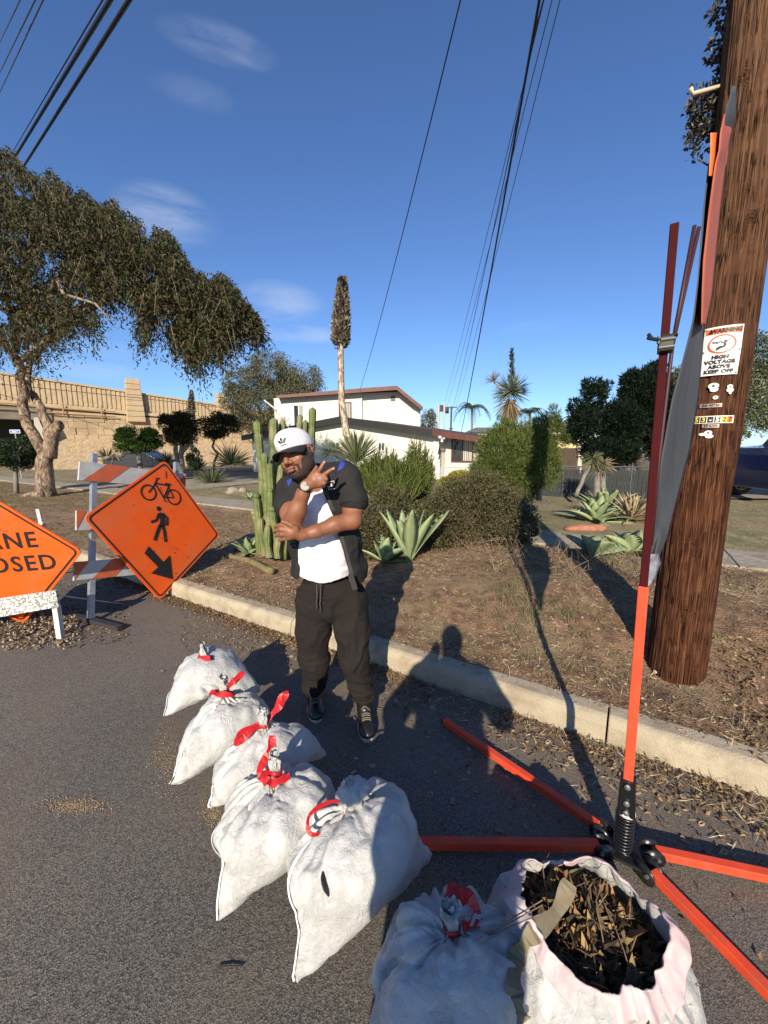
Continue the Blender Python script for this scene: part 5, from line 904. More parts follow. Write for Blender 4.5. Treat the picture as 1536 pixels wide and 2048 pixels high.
for s_ in (1, -1):
    V = [c0 + ux_ * s_ * .027 + uy_ * .028, c0 + ux_ * s_ * .027 - uy_ * .028, c1 + ux_ * s_ * .021 - uy_ * .024, c1 + ux_ * s_ * .021 + uy_ * .024]; V += [v + ux_ * s_ * .004 for v in V]; b.add(V, [(0, 1, 2, 3), (7, 6, 5, 4), (0, 4, 5, 1), (1, 5, 6, 2), (2, 6, 7, 3), (3, 7, 4, 0)])
V = [c0 + ux_ * .027 - uy_ * .03, c0 - ux_ * .027 - uy_ * .03, c1 - ux_ * .021 - uy_ * .026, c1 + ux_ * .021 - uy_ * .026]; V += [v + uy_ * .05 * (1) for v in V]
b.add(V, [(0, 1, 2, 3), (7, 6, 5, 4), (0, 4, 5, 1), (1, 5, 6, 2), (2, 6, 7, 3), (3, 7, 4, 0)]); b.make('mast_socket', BK, T_ST)
for f in (.12, .60, .88):
    p = c0 + (c1 - c0) * (1 - f) + 0 * uy_; nrm = -uy_ if np.dot(-uy_, -p) > 0 else uy_; fr = nrm * (.033 if np.dot(nrm, -uy_) > 0 else .022); b = MB(); b.tube([p + fr, p + fr + nrm * .004], .0105, 12); b.tube([p + fr + nrm * .004, p + fr + nrm * .010], .0065, 6); b.make('bolt', STL, T_ST)
b = MB(); w0 = sp1 - sd * .002; b.tube([w0, w0 + sd * .012], .033, 16); b.make('white_washer', mat('washer', (.6, .6, .58), .5), T_ST, True)
b = MB(); R3 = np.stack([unit(np.array([.84, -.55, 0])), unit(np.array([.55, .84, 0])), [0, 0, 1.]], 1); hz = .055
b.box(hub + (0, -.01, hz - .012), (.20, .12, .012), R3); bevel(b.make('hub_plate', BK, T_ST), .005, 2); b = MB(); b.tube([hub + (0, 0, hz - .01), sp0 - (0, 0, .0)], [.038, .035], 14); b.make('hub_collar', BK, T_ST, True)
for (tx, ty, zt_, ext, lx) in ((888, 1441, .03, None, 0), (836, 1681, .04, .95, 0), (1536, 1752, .04, 1.0, 0), (1536, 1984, .04, 1.0, 0)):
    tip = gz(tx, ty, zt_); d = unit((tip - hub) * np.array([1, 1, 0]))
    if ext: tip = hub + d * ext + (0, 0, .022)
    st = hub + d * .105 + (0, 0, .055); b = MB(); b.beam(st, tip, .034, .034); leg = bevel(b.make('leg', OR, T_ST), .003, 2)
    b = MB(); q0 = hub + d * .035; sdv = np.array([-d[1], d[0], 0])
    for s_ in (1, -1):
        n_ = 12; Vv = [q0 + d * (.055 + .042 * cos(a)) + np.array([0, 0, max(.008, .045 + .038 * sin(a))]) + sdv * s_ * .021 for a in np.linspace(0, 2 * pi, n_ + 1)[:-1]]; Vv += [v + sdv * s_ * .005 for v in Vv]; b.add(Vv, [tuple(range(n_)), tuple(range(2 * n_ - 1, n_ - 1, -1))] + [(i, n_ + i, n_ + (i + 1) % n_, (i + 1) % n_) for i in range(n_)])
    b.make('leg_bracket', BK, leg, True); b = MB(); pv = q0 + d * .07 + (0, 0, .05); b.tube([pv - sdv * .034, pv + sdv * .034], .007, 8); b.make('pivot_bolt', STL, leg)
    b = MB(); b.beam(tip - d * .002, tip + d * .006, .036, .036); b.make('end_cap', BK, leg)
# clamp with wing bolt
cp = at(1331, 690, 1.425); b = MB(); Rm = np.stack([ux_, uy_, md], 1); b.box(cp, (.046, .046, .050), Rm); b.box(cp + md * .028 + ux_ * .008, (.050, .03, .008), Rm); bevel(b.make('clamp', mat('olive_metal', (.05, .045, .03), .4, metal=.5), T_ST), .004, 2)
b = MB(); h_ = at(1296, 676, 1.40); e_ = at(1318, 680, 1.41); b.tube([h_, e_], .0065, 8); b.tube([h_ + (0, 0, .012), e_ * .4 + h_ * .6 + (0, 0, 0)], [.006, .004], 6); b.tube([e_ + (0, 0, .012), e_ - (0, 0, .012)], .006, 6); b.make('wing_bolt', mat('dark_metal2', (.08, .085, .09), .35, metal=.8), T_ST)
for dz in (.012, -.014): b = MB(); b.tube([cp + md * dz - uy_ * .026 - ux_ * .018, cp + md * dz - uy_ * .026 + ux_ * .026], .0045, 8); b.make('clamp_rod', STL, T_ST)
# ================================================================ FOLDED ROLL-UP SIGN hanging on the mast
T_RU = thing('roll_up_sign', 'folded roll-up road sign, grey backing and faded orange face, hanging between mast and pole', 'road sign', at(1340, 1000, 1.5))
def sheet(name, rows, m, nu=9, amp=.010, seed=0, par=T_RU):
    rows = np.array(rows, float); ys = np.linspace(rows[0, 0], rows[-1, 0], 70); V = []
    for y in ys:
        l, r, Yl, Yr = [np.interp(y, rows[:, 0], rows[:, k]) for k in (1, 2, 3, 4)]
        for i in range(nu): t = i / (nu - 1); V.append(at(l + (r - l) * t, y, Yl + (Yr - Yl) * t + amp * float(vnoise(np.array([t * 3.1 + y * .004, y * .011, seed]))) * 1.6 + amp * 1.2 * sin(t * 7 + y * .006)))
    F = [(j * nu + i, j * nu + i + 1, (j + 1) * nu + i + 1, (j + 1) * nu + i) for j in range(69) for i in range(nu - 1)]; return solid(mesh(name, V, F, m, par, True), .003, 0)
FG = mat('grey_vinyl', (.058, .062, .070), .75, (.036, .039, .045), 5, 5, .4, 30, stretch=(1, 1, .35), bdist=.006); FO = mat('faded_orange_vinyl', (.40, .085, .035), .7, (.30, .09, .06), 6, 5, .4, 35, bdist=.006)
sheet('grey_backing', [(172, 1465, 1472, 1.66, 1.85), (230, 1450, 1471, 1.62, 1.85), (280, 1432, 1455, 1.60, 1.95), (330, 1417, 1440, 1.58, 2.02), (420, 1407, 1432, 1.56, 2.02), (560, 1396, 1420, 1.54, 2.02), (640, 1386, 1408, 1.53, 2.02), (700, 1371, 1405, 1.52, 2.02), (800, 1344, 1396, 1.50, 2.02), (900, 1326, 1379, 1.48, 1.95), (980, 1314, 1358, 1.47, 1.8), (1080, 1301, 1332, 1.45, 1.52), (1132, 1299, 1310, 1.44, 1.47)], FG, 13)
sheet('orange_face', [(228, 1449, 1461, 1.60, 2.02), (262, 1441, 1464, 1.58, 1.9), (300, 1438, 1456, 1.57, 1.9), (330, 1430, 1452, 1.56, 1.98), (420, 1418, 1441, 1.55, 1.98), (520, 1407, 1431, 1.54, 1.98), (590, 1404, 1424, 1.53, 1.95), (650, 1403, 1411, 1.53, 1.9)], FO, 7, seed=3)
sheet('orange_flap', [(266, 1421, 1434, 1.56, 1.60), (300, 1421, 1432, 1.56, 1.60), (352, 1418, 1426, 1.55, 1.58)], mat('bright_orange_vinyl', (.75, .16, .03), .5), 4, .002, seed=5)
sheet('corner_pocket', [(1108, 1298, 1318, 1.42, 1.45), (1128, 1296, 1321, 1.42, 1.45), (1150, 1294, 1313, 1.42, 1.44), (1172, 1291, 1301, 1.41, 1.43)], mat('silver_pocket', (.28, .29, .32), .4, (.12, .12, .14), 30, bump=.6, bscale=50), 5, .004, seed=7)
for a in (((1398, 455, 1.545), (1345, 690, 1.46), (1320, 900, 1.43), (1302, 1090, 1.41)), ((1389, 452, 1.54), (1345, 690, 1.45))):
    b = MB(); b.tube([at(*p) for p in a], .0065, 8); b.make('rib', mat('maroon_rod', (.04, .010, .012), .6), T_RU, True)
# ================================================================ ROAD SIGNS AND BARRICADES
SGO = mat('sign_orange', (.80, .105, .008), .5, (.72, .095, .010), 6, 6, lo=.4, hi=.7, spec=.3, bump=.06, bscale=200, col3=(.66, .13, .035), scale3=2.2); SGK = mat('sign_ink', (.012, .010, .008), .5); ALU = mat('aluminium_back', (.4, .4, .4), .4, metal=.7)
def rot3(w_):
    th = np.linalg.norm(w_) + 1e-12; k = np.array(w_) / th; K = np.array([[0, -k[2], k[1]], [k[2], 0, -k[0]], [-k[1], k[0], 0]]); return np.eye(3) + sin(th) * K + (1 - cos(th)) * K @ K
def diamond_sign(name, label, Cn, w_, size):
    Rr = rot3(w_); U, Vv = Rr @ np.array([1, 0, 0.]), Rr @ np.array([0, 0, 1.]); N = np.cross(U, Vv); T = thing(name, label, 'road sign', Cn - Vv * size * .68); h = size / math.sqrt(2)
    def rr(hh, rad, z):
        out = []
        for k in range(4):
            a = pi / 2 - k * pi / 2; tip = np.array([cos(a), sin(a)]) * hh; c = tip * (1 - rad * math.sqrt(2) / hh)
            for q in np.linspace(pi / 4, -pi / 4, 7): out.append(c + rad * np.array([cos(a + q), sin(a + q)]))
        return [Cn + U * x + Vv * y + N * z for x, y in out]
    b = MB(); f_, k_ = rr(h, .055, .0), rr(h, .055, -.012); n_ = len(f_); b.add(f_ + k_, [tuple(range(n_))[::-1], tuple(range(n_, 2 * n_))] + [(i, (i + 1) % n_, n_ + (i + 1) % n_, n_ + i) for i in range(n_)]); pan = b.make('panel', SGO, T)
    o_, i_ = rr(h - .030, .045, .0025), rr(h - .052, .034, .0025); b = MB(); b.add(o_ + i_, [(i, n_ + i, n_ + (i + 1) % n_, (i + 1) % n_) for i in range(n_)]); b.make('black_border', SGK, T)
    pt = lambda x, y, z=.003: Cn + U * x + Vv * y + N * z
    return T, pt, (U, Vv, N)
def invert(Cn, fr):
    U, Vv, N = fr
    def f(px, py, off=0.0): d = ray(px, py); o = np.array([0, 0, CAMH]); P = o + d * (np.dot(Cn + N * off - o, N) / np.dot(d, N)); return P
    def uv(px, py): P = f(px, py); return np.dot(P - Cn, U), np.dot(P - Cn, Vv)
    return f, uv
O_ = np.array([0, 0, CAMH]); K2 = 1.234; C2 = O_ + K2 * (np.array([-1.994, 3.493, .909]) - O_); size2 = (1.25 * K2 + .828 * .055) / math.sqrt(2)
T2, pt2, fr2 = diamond_sign('road_sign', 'orange diamond sign with bicycle, walking figure and black arrow, leaning on the barricade', C2, [-.375, .133, 1.121], size2); pl2, uv2 = invert(C2, fr2)
def sym(name, strokes=(), polys=(), z=.004, m=SGK, T=T2, pt=pt2, uvf=uv2):
    b = MB()
    for pts, w_ in strokes: v, f = stroke([uvf(*p) for p in pts], w_); b.add([pt(x, y, z) for x, y in v], f)
    for P in polys: q = [uvf(*p) for p in P]; b.add([pt(x, y, z) for x, y in q], [tuple(range(len(q)))])
    return b.make(name, m, T)
Z3 = lambda x, y: (x / 3.339, 900 + y / 3.339)
def circ(c, r, w_, pt=pt2, T=T2, z=.004, uvf=uv2):
    u, v = uvf(*c); rr_ = abs(uvf(c[0] + r, c[1])[0] - u) * .0 + r; n_ = 40; b = MB(); P = [pt(u + (q) * cos(a), v + (q) * sin(a), z) for q in (r, r - w_) for a in np.arange(n_) * 2 * pi / n_]; b.add(P, [(i, (i + 1) % n_, n_ + (i + 1) % n_, n_ + i) for i in range(n_)]); return b.make('bicycle_wheel', SGK, T)
b4 = lambda *p: [Z3(*q) for q in p]
r4 = lambda c, e: np.hypot(*(np.array(uv2(*Z3(*c))) - np.array(uv2(*Z3(*e)))))
circ(Z3(991, 284), (r4((991, 284), (991, 230)) + r4((991, 284), (937, 284))) / 2, .017); circ(Z3(1160, 315), (r4((1160, 315), (1160, 262)) + r4((1160, 315), (1207, 315))) / 2, .017)
sym('bicycle_frame', [(b4((991, 284), (1020, 250), (1048, 195)), .017), (b4((1037, 190), (1062, 192)), .013), (b4((1036, 222), (1130, 240)), .017), (b4((1036, 228), (1092, 318)), .017), (b4((1092, 318), (1128, 238)), .017), (b4((1092, 316), (1158, 318)), .013), (b4((1158, 318), (1126, 252)), .013), (b4((1100, 226), (1138, 230)), .022), (b4((1092, 318), (1098, 340), (1112, 346)), .013)])
sym('walking_figure', [(b4((1060, 425), (1045, 468), (1008, 482)), .030), (b4((1085, 425), (1116, 455), (1114, 505)), .028), (b4((1070, 500), (1052, 545), (1032, 604)), .040), (b4((1085, 500), (1098, 550), (1106, 614)), .036)], [b4((1055, 425), (1070, 416), (1092, 424), (1102, 465), (1100, 512), (1062, 512), (1068, 468))])
u_, v_ = uv2(*Z3(1059, 392)); rh_ = r4((1059, 392), (1059, 376)); b = MB(); b.add([pt2(u_ + rh_ * cos(a), v_ + rh_ * sin(a), .004) for a in np.arange(20) * pi / 10], [tuple(range(20))]); b.make('figure_head', SGK, T2)
sym('arrow', [], [b4((962, 690), (990, 644), (1090, 752), (1062, 790)), b4((1132, 702), (1150, 864), (1006, 824), (1068, 772))], z=.006)
sym('scuff_mark', [(b4((1105, 140), (1108, 190)), .012), (b4((1085, 105), (1125, 118)), .006)], z=.0045, m=mat('scuff', (.14, .05, .03), .8))
g = np.random.default_rng(5); sp_ = MB()
for i in range(46):
    x, y = g.normal(1130, 90), g.normal(330 + 300 * (i % 2), 110); q = uv2(*Z3(x, y))
    if abs(q[0]) + abs(q[1]) < .68: r_ = g.uniform(.002, .009); sp_.add([pt2(q[0] + r_ * 1.6 * cos(a) * (1 + g.normal(0, .2)), q[1] + r_ * sin(a), .0042) for a in np.arange(6) * pi / 3], [tuple(range(6))])
o = sp_.make('dirt_specks', MATS['scuff'], T2); o['kind'] = 'stuff'
C1 = np.array([-3.289, 3.274, .681]); s1_ = (1.25 + .828 * .055) / math.sqrt(2); T1, pt1, fr1 = diamond_sign('road_sign', 'orange diamond sign lettered LANE CLOSED, cut by the left edge, behind the white board', C1, [.153, -.049, .169], s1_); pl1, uv1 = invert(C1, fr1)
eN, eD = uv1(74, 1080), uv1(113, 1124)
for s_, e_ in (('LANE', eN), ('CLOSED', eD)):
    tv, tf = textmesh(s_, .20, .0035, align='RIGHT', space=1.18); a_ = -.03; mesh('lettering', [pt1(e_[0] + x * .92 * cos(a_) - y * sin(a_), e_[1] + y + x * .92 * sin(a_), .004) for x, y in tv], tf, SGK, T1)
sym('scratch', [([(0, 1060), (8, 1062), (16, 1062)], .006)], T=T1, pt=pt1, uvf=uv1, m=mat('red_scratch', (.5, .02, .01), .6))
# type III barricade behind sign 2
GALV = MATS['galvanised']; BO = mat('barricade_orange', (.55, .115, .035), .6, (.42, .10, .04), 12, 6, .2, 60, lo=.45, hi=.7); BW = mat('barricade_white', (.50, .50, .47), .55, (.40, .40, .38), 12)
T = thing('barricade', 'orange and white striped three-rail barricade on grey posts behind the pedestrian sign', 'barricade', gz(182, 1215)); U2, V2, N2 = fr2
def rail(tl, bl, tr, br, n, ph, name='rail'):
    P = [pl2(*q, -.07) for q in (tl, bl, tr, br)]; r_ = MB(); r_.add([*P, *[p - N2 * .022 for p in P]], [(0, 1, 3, 2), (4, 6, 7, 5), (0, 4, 5, 1), (2, 3, 7, 6), (0, 2, 6, 4), (1, 5, 7, 3)]); ob = r_.make(name, BW, T)
    b = MB(); f = lambda s_, t_: (P[0] * (1 - s_) + P[2] * s_) * (1 - t_) + (P[1] * (1 - s_) + P[3] * s_) * t_ + N2 * .003
    w_ = 1 / n; sk = .55 * w_ * 1.6
    for k in range(-1, n + 1):
        a, c = (k * 2 + ph) * w_ / 2 * 2, (k * 2 + ph + 1) * w_ / 2 * 2; pts = []
        a, c = (k + ph) * 2 * w_, (k + ph) * 2 * w_ + w_; poly = [(a + sk, 0), (c + sk, 0), (c, 1), (a, 1)]; poly = [(min(max(x, 0), 1), y) for x, y in poly]
        if max(p[0] for p in poly) - min(p[0] for p in poly) > .02: b.add([f(*p) for p in poly], [(3, 2, 1, 0)])
    b.make('orange_stripes', BO, ob)
rail((160, 922), (157, 960), (372, 948), (370, 978), 5, .08); rail((153, 1021), (153, 1060), (360, 1030), (360, 1062), 5, .25); rail((149, 1124), (148, 1161), (352, 1108), (352, 1142), 5, .36)
for tp_, bt in (((188, 908), (182, 1214)), ((352, 925), (350, 1190))):
    a, c = pl2(*tp_, -.105), pl2(*bt, -.105); c = a + (c - a) * (a[2] - .01) / (a[2] - c[2]); b = MB(); b.beam(a, c, .045, .045, up=N2); b.make('post', GALV, T)
    b = MB(); n2 = unit(N2 * np.array([1, 1, 0])); b.beam(c + n2 * .42 + (0, 0, .02), c - n2 * .5 + (0, 0, .02), .05, .04); b.make('foot', mat('dark_angle_iron', (.035, .03, .03), .6), T)
# white board trestle in front of the lane closed sign
T = thing('trestle', 'white speckled board trestle with angle legs in front of the LANE CLOSED sign', 'barricade', gz(117, 1278)); Yb = 3.16
f = lambda px, py, d=0: at(px, py, Yb + (120 - px) * .0006 + d)
WSP = mat('speckled_white', (.66, .65, .60), .7, (.20, .20, .17), 55, 3, .2, 90, lo=.47, hi=.53); WM = mat('white_metal', (.60, .60, .57), .5, (.4, .4, .37), 14)
P = [f(-150, 1219), f(111, 1181), f(117, 1214), f(-150, 1260)]; b = MB(); b.add(P + [p + np.array([0, .022, 0]) for p in P], [(3, 2, 1, 0), (4, 5, 6, 7), (0, 1, 5, 4), (1, 2, 6, 5), (2, 3, 7, 6), (3, 0, 4, 7)]); b.make('board', WSP, T)
for px_, py_ in ((107, 1187), (109, 1209)): b = MB(); c_ = f(px_, py_, -.004); b.tube([c_, c_ + (0, .006, 0)], .006, 8); b.make('bolt', SK, T)
for a, c in (((109, 1214), (118, 1278)), ((-140, 1240), (-150, 1310))):
    p0_, p1_ = f(*a, .03), gz(*c, .0); b = MB(); b.beam(p0_, p1_, .045, .006, up=(0, 1, .2)); b.beam(p0_ + (.02, .02, 0), p1_ + (.02, .02, 0), .006, .04, up=(0, 1, .2)); b.make('leg', WM, T)
p0_ = f(113, 1190, .04); p1_ = np.array([p0_[0] + .02, p0_[1] + .75, .0]); b = MB(); b.beam(p0_, p1_, .04, .006); b.make('rear_leg', WM, T)
T = thing('bracket', 'bent white bracket sticking up behind the LANE CLOSED sign', 'bracket', at(80, 1050, 3.8)); b = MB(); b.beam(at(75, 1018, 3.8), at(82, 1047, 3.8), .035, .01, up=(0, 1, 0)); b.make('arm', WM, T); b = MB(); b.box(at(84, 1050, 3.8), (.06, .02, .045)); b.make('plate', WM, T)
b = MB(); b.beam(at(84, 1052, 3.82), gz(92, 1150, 0) * np.array([1, 1, 1]), .03, .01, up=(0, 1, 0)); b.make('upright', WM, T)
# ================================================================ PARKED PICKUP
Yt = 12.5; wc_ = np.array([at(1478, 960, Yt)[0], Yt, .62]); T = thing('pickup_truck', 'dark blue pickup parked on the driveway in shade behind the utility pole', 'truck', (wc_[0] + 1.8, Yt + .9, .2))
NAVY = mat('navy_paint', (.010, .016, .055), .25, coat=.6); prof = [(-.95, .55), (-.98, 1.05), (-.9, 1.48), (-.55, 1.66), (.42, 1.75), (.85, 2.28), (1.1, 2.36), (2.7, 2.36), (3.0, 1.72), (4.9, 1.70), (4.95, .75), (4.2, .62), (.62, .55), (.55, .85), (.3, 1.12), (0, 1.2), (-.3, 1.12), (-.55, .85), (-.6, .55)]
b = MB(); b.prism([(x, z) for x, z in prof][::-1], (wc_[0], Yt - .12, 0), (1, 0, 0), (0, 0, 1), -1.9); body = bevel(b.make('body', NAVY, T), .05, 3)
b = MB(); b.prism([(.62, 1.78), (.98, 2.24), (1.5, 2.26), (1.5, 1.78)], (wc_[0], Yt - .135, 0), (1, 0, 0), (0, 0, 1), -.01); b.prism([(1.6, 1.78), (1.6, 2.26), (2.6, 2.26), (2.8, 1.78)], (wc_[0], Yt - .135, 0), (1, 0, 0), (0, 0, 1), -.01); b.make('side_window', GLASS, T)
b = MB(); b.tube([wc_ + (.52, -.2, 1.22), wc_ + (.56, -.36, 1.26)], [.03, .09], 8); b.make('mirror', mat('mirror_shell', (.5, .5, .5), .3), T, True)
for dx in (0, 3.6):
    c = wc_ + (dx, -.10, 0); b = MB(); k = 30; prof_ = [(.40, 0), (.42, .04), (.42, .24), (.40, .28)]; V = [c + np.array([r_ * cos(a), y_, r_ * sin(a)]) for r_, y_ in prof_ for a in np.arange(k) * 2 * pi / k]
    b.add(V, [(q * k + i, q * k + (i + 1) % k, (q + 1) * k + (i + 1) % k, (q + 1) * k + i) for q in range(3) for i in range(k)] + [tuple(range(k))[::-1], tuple(3 * k + i for i in range(k))]); whl = b.make('wheel', mat('tyre', (.012, .012, .012), .85), T, True)
    b = MB()
    for i in range(8):
        a = i * pi / 4; b.beam(c + (0, -.012, 0) + np.array([.05 * cos(a), 0, .05 * sin(a)]), c + (0, -.012, 0) + np.array([.24 * cos(a), 0, .24 * sin(a)]), .018, .045, up=(0, 1, 0))
    b.tube([c + (0, -.02, 0), c + (0, .01, 0)], .055, 12); b.tube([c + np.array([.245 * cos(a), -.012, .245 * sin(a)]) for a in np.arange(24) * pi / 12], .014, 5, closed=True); b.make('rim', mat('alloy', (.42, .42, .42), .35, metal=.6), whl)
for x in (.55, 1.55, 2.8): b = MB(); b.box((wc_[0] + x, Yt - .125, 1.2), (.012, .01, 1.0)); b.make('door_seam', SK, body)
b = MB(); b.box((wc_[0] + 1.4, Yt - .14, 1.5), (.2, .03, .03)); b.make('door_handle', STL, body)
T = thing('parked_car', 'dark car roof just visible past the striped barricade, on the far street', 'car', at(300, 930, 27) * np.array([1, 1, 0])); c = at(300, 935, 27.)
prof = [(-2.0, .35), (-2.0, .8), (-1.1, .95), (-.5, 1.4), (.6, 1.42), (1.4, .95), (2.1, .85), (2.1, .35)]; b = MB(); b.prism(prof[::-1], (c[0], 27, .15), (1, 0, 0), (0, 0, 1), -1.7); bevel(b.make('body', mat('car_grey', (.03, .032, .038), .25, coat=.5), T), .06, 3)
b = MB(); b.prism([(-.95, .98), (-.45, 1.34), (.5, 1.34), (1.15, .98)], (c[0], 26.985, .15), (1, 0, 0), (0, 0, 1), -.01); b.make('side_window', GLASS, T)
for dx in (-1.2, 1.3): b = MB(); q = np.array([c[0] + dx, 26.95, .48]); b.tube([q, q + (0, .2, 0)], .33, 18); b.make('wheel', MATS['tyre'], T)
from mathutils.bvhtree import BVHTree as BV
# ================================================================ RUBBISH BAGS (cloth simulated here in the script, then frozen)
def simbag(W, H, neck, nz, seed, press, pin=(.80, .85), st=60, m=.1, topopen=.10, N=50, lean=(0, 0), bottom=.80, opened=False, wid=1.0):
    rng = np.random.default_rng(seed); M = int(N * H / W); R = 2 * N; verts = []; flat = []; faces = []; r0 = W / pi
    for j in range(M + 1):
        v = j / M
        for i in range(R):
            x = (-W / 2 + W * (i / N)) if i <= N else (W / 2 - W * ((i - N) / N)); flat.append((x, 0, v * H)); th = 2 * pi * i / R + pi
            b_ = smooth(v / .35); cx = x * bottom * (1 - b_) + cos(th) * r0 * b_; cy = -sin(th) * r0 * max(b_, .02) * wid; s = 1
            if v > .5: s = 1 + (neck - 1) * float(smooth((v - .5) / (pin[0] - .5)))
            if v > pin[1]: s = neck + topopen * (v - pin[1]) / (1 - pin[1])
            z = .015 + (v / pin[0]) * nz if v < pin[0] else nz + (v - pin[0]) * H * (.6 if not opened else .55)
            jx, jy = rng.normal(0, .0025, 2); verts.append((cx * s + jx + lean[0] * v, cy * s + jy + lean[1] * v, z))
    for j in range(M):
        for i in range(R): k = (i + 1) % R; faces.append((j * R + i, j * R + k, (j + 1) * R + k, (j + 1) * R + i))
    for i in range(N):
        g = []
        for q in (i, i + 1, (R - i - 1) % R, (R - i) % R):
            if q not in g: g.append(q)
        if len(g) > 2: faces.append(tuple(g[::-1]))
    me = bpy.data.meshes.new('garbage_bag'); me.from_pydata(verts, [], faces); me.update(); ob = bpy.data.objects.new('garbage_bag', me); C.objects.link(ob)
    ob.shape_key_add(name='Basis'); k = ob.shape_key_add(name='rest'); k.data.foreach_set('co', np.array(flat, float).ravel())
    vg = ob.vertex_groups.new(name='pin'); vg.add([j * R + i for j in range(M + 1) for i in range(R) if pin[0] <= j / M <= pin[1]], 1.0, 'REPLACE')
    md = ob.modifiers.new('c', 'CLOTH'); s = md.settings; s.rest_shape_key = k; s.vertex_group_mass = 'pin'; s.quality = 5; s.mass = m / (R * M) * 30
    s.use_pressure = True; s.uniform_pressure_force = press; s.tension_stiffness = st; s.compression_stiffness = st * .5; s.shear_stiffness = 8; s.bending_stiffness = .002; s.air_damping = 4
    md.collision_settings.use_self_collision = False; md.collision_settings.distance_min = .004
    return ob, R, M
pm = bpy.data.meshes.new('fl'); pm.from_pydata([(-3, -3, 0), (3, -3, 0), (3, 3, 0), (-3, 3, 0)], [], [(0, 1, 2, 3)]); flo = bpy.data.objects.new('fl', pm); C.objects.link(flo); flo.modifiers.new('x', 'COLLISION')
# W, H, neck, neck height, seed, pressure, lean, base xy, rotation, scale, label
BAGS = [
 (.74, .80, .09, .42, 1, 13, (-.04, .05), (-1.00, 2.13), 24, 'flattened white rubbish bag at the far end of the row, tied with red', (1.05, 1.45, .92)),
 (.74, .86, .08, .48, 12, 18, (.02, .02), (-.775, 1.735), 45, 'white rubbish bag second from the far end, red tie on top, corner pointing left', (1.0, 1.15, .90)),
 (.74, .84, .08, .46, 3, 20, (-.02, .0), (-.515, 1.575), 36, 'white rubbish bag nearest the rear shoe, with two red strap loops', (1.0, 1.18, .88)),
 (.74, .86, .08, .48, 4, 24, (.02, .03), (-.39, 1.26), 48, 'white rubbish bag with a broad red strap gathered at its middle, fourth in the row', (1.0, 1.14, .88)),
 (.74, .86, .08, .48, 3, 30, (.05, .06), (-.11, 1.12), 40, 'white rubbish bag with a large red loop beside its knotted neck, half in shadow', (1.0, 1.08, .82)),
 (.74, .86, .08, .46, 6, 26, (-.02, .02), (.20, .86), 8, 'shaded blue-grey rubbish bag with a red bow, next to the open bag', (1.0, 1.10, .72))]
sims = []
for k, (W, H, neck, nz, sd, pr_, ln, xy_, rt, lab, scl) in enumerate(BAGS):
    sims.append(simbag(W, H, neck, nz, sd, pr_, lean=ln, m=.1 if pr_ < 28 else .06, st=60 if pr_ < 28 else 80))
for k, s_ in enumerate(sims): s_[0].location = (3.0 * 0, 0, 0)
for f in range(1, 37): sc.frame_set(f)
sc.frame_set(36); dg = bpy.context.evaluated_depsgraph_get(); SH = []
for ob, R, M in sims:
    m2 = bpy.data.meshes.new_from_object(ob.evaluated_get(dg)); co = np.empty(len(m2.vertices) * 3); m2.vertices.foreach_get('co', co); SH.append((co.reshape(-1, 3).copy(), [tuple(p.vertices) for p in m2.polygons], R, M)); bpy.data.meshes.remove(m2)
for ob, R, M in sims: me = ob.data; bpy.data.objects.remove(ob); bpy.data.meshes.remove(me)
bpy.data.objects.remove(flo); sc.frame_set(1)
def openbag():
    R, M = 150, 84; prof = [(0, .0, 0.), (.06, .17, .005), (.14, .235, .03), (.28, .265, .11), (.45, .262, .20), (.62, .245, .29), (.78, .188, .365), (.88, .170, .415), (.90, .169, .424), (.92, .182, .420), (1.0, .214, .378)]
    pv, pr2, pz = np.array(prof).T; v = np.arange(M + 1) / M; a = np.arange(R) * 2 * pi / R; Vv, Aa = np.meshgrid(v, a, indexing='ij'); r = np.interp(Vv, pv, pr2); z = np.interp(Vv, pv, pz)
    cor = np.exp(-((Aa - pi) / .22) ** 2) + np.exp(-((np.minimum(Aa, 2 * pi - Aa)) / .22) ** 2)
    r = r * (1 + .22 * cor * np.exp(-((Vv - .15) / .16) ** 2)) * (1 + .10 * vnoise(np.stack([np.cos(Aa) * 1.6, np.sin(Aa) * 1.6, Vv * 1.5], -1), 3))
    q = np.stack([np.cos(Aa) * 4.5 + Vv, np.sin(Aa) * 4.5, Vv * 1.1], -1); fold = (1 - 2.2 * np.abs(vnoise(q, 5))) * .016 * smooth((Vv - .12) / .3) * (1 - .65 * smooth((Vv - .82) / .1)); q2 = np.stack([np.cos(Aa) * 10, np.sin(Aa) * 10, Vv * 6], -1)
    r = r + fold + .007 * (1 - 2.2 * np.abs(vnoise(q2 + .8 * vnoise(q, 2)[..., None], 6))) * smooth(Vv / .2); rim = smooth((Vv - .7) / .3); z = z + rim * (.030 * np.sin(2 * Aa + .6) + .018 * np.sin(5 * Aa + 1) + .02 * vnoise(q, 8)) 
    return np.stack([r * np.cos(Aa) * 1.0, r * np.sin(Aa) * .86, z], -1).reshape(-1, 3), R, M
_v, R_o, M_o = openbag(); SH.append((_v, [(j * R_o + i, j * R_o + (i + 1) % R_o, (j + 1) * R_o + (i + 1) % R_o, (j + 1) * R_o + i) for j in range(M_o) for i in range(R_o)], R_o, M_o))
BAGS.append((.8, .6, .8, .4, 7, 5, (0, 0), (.545, .885), -25, None, (1, 1, .90)))
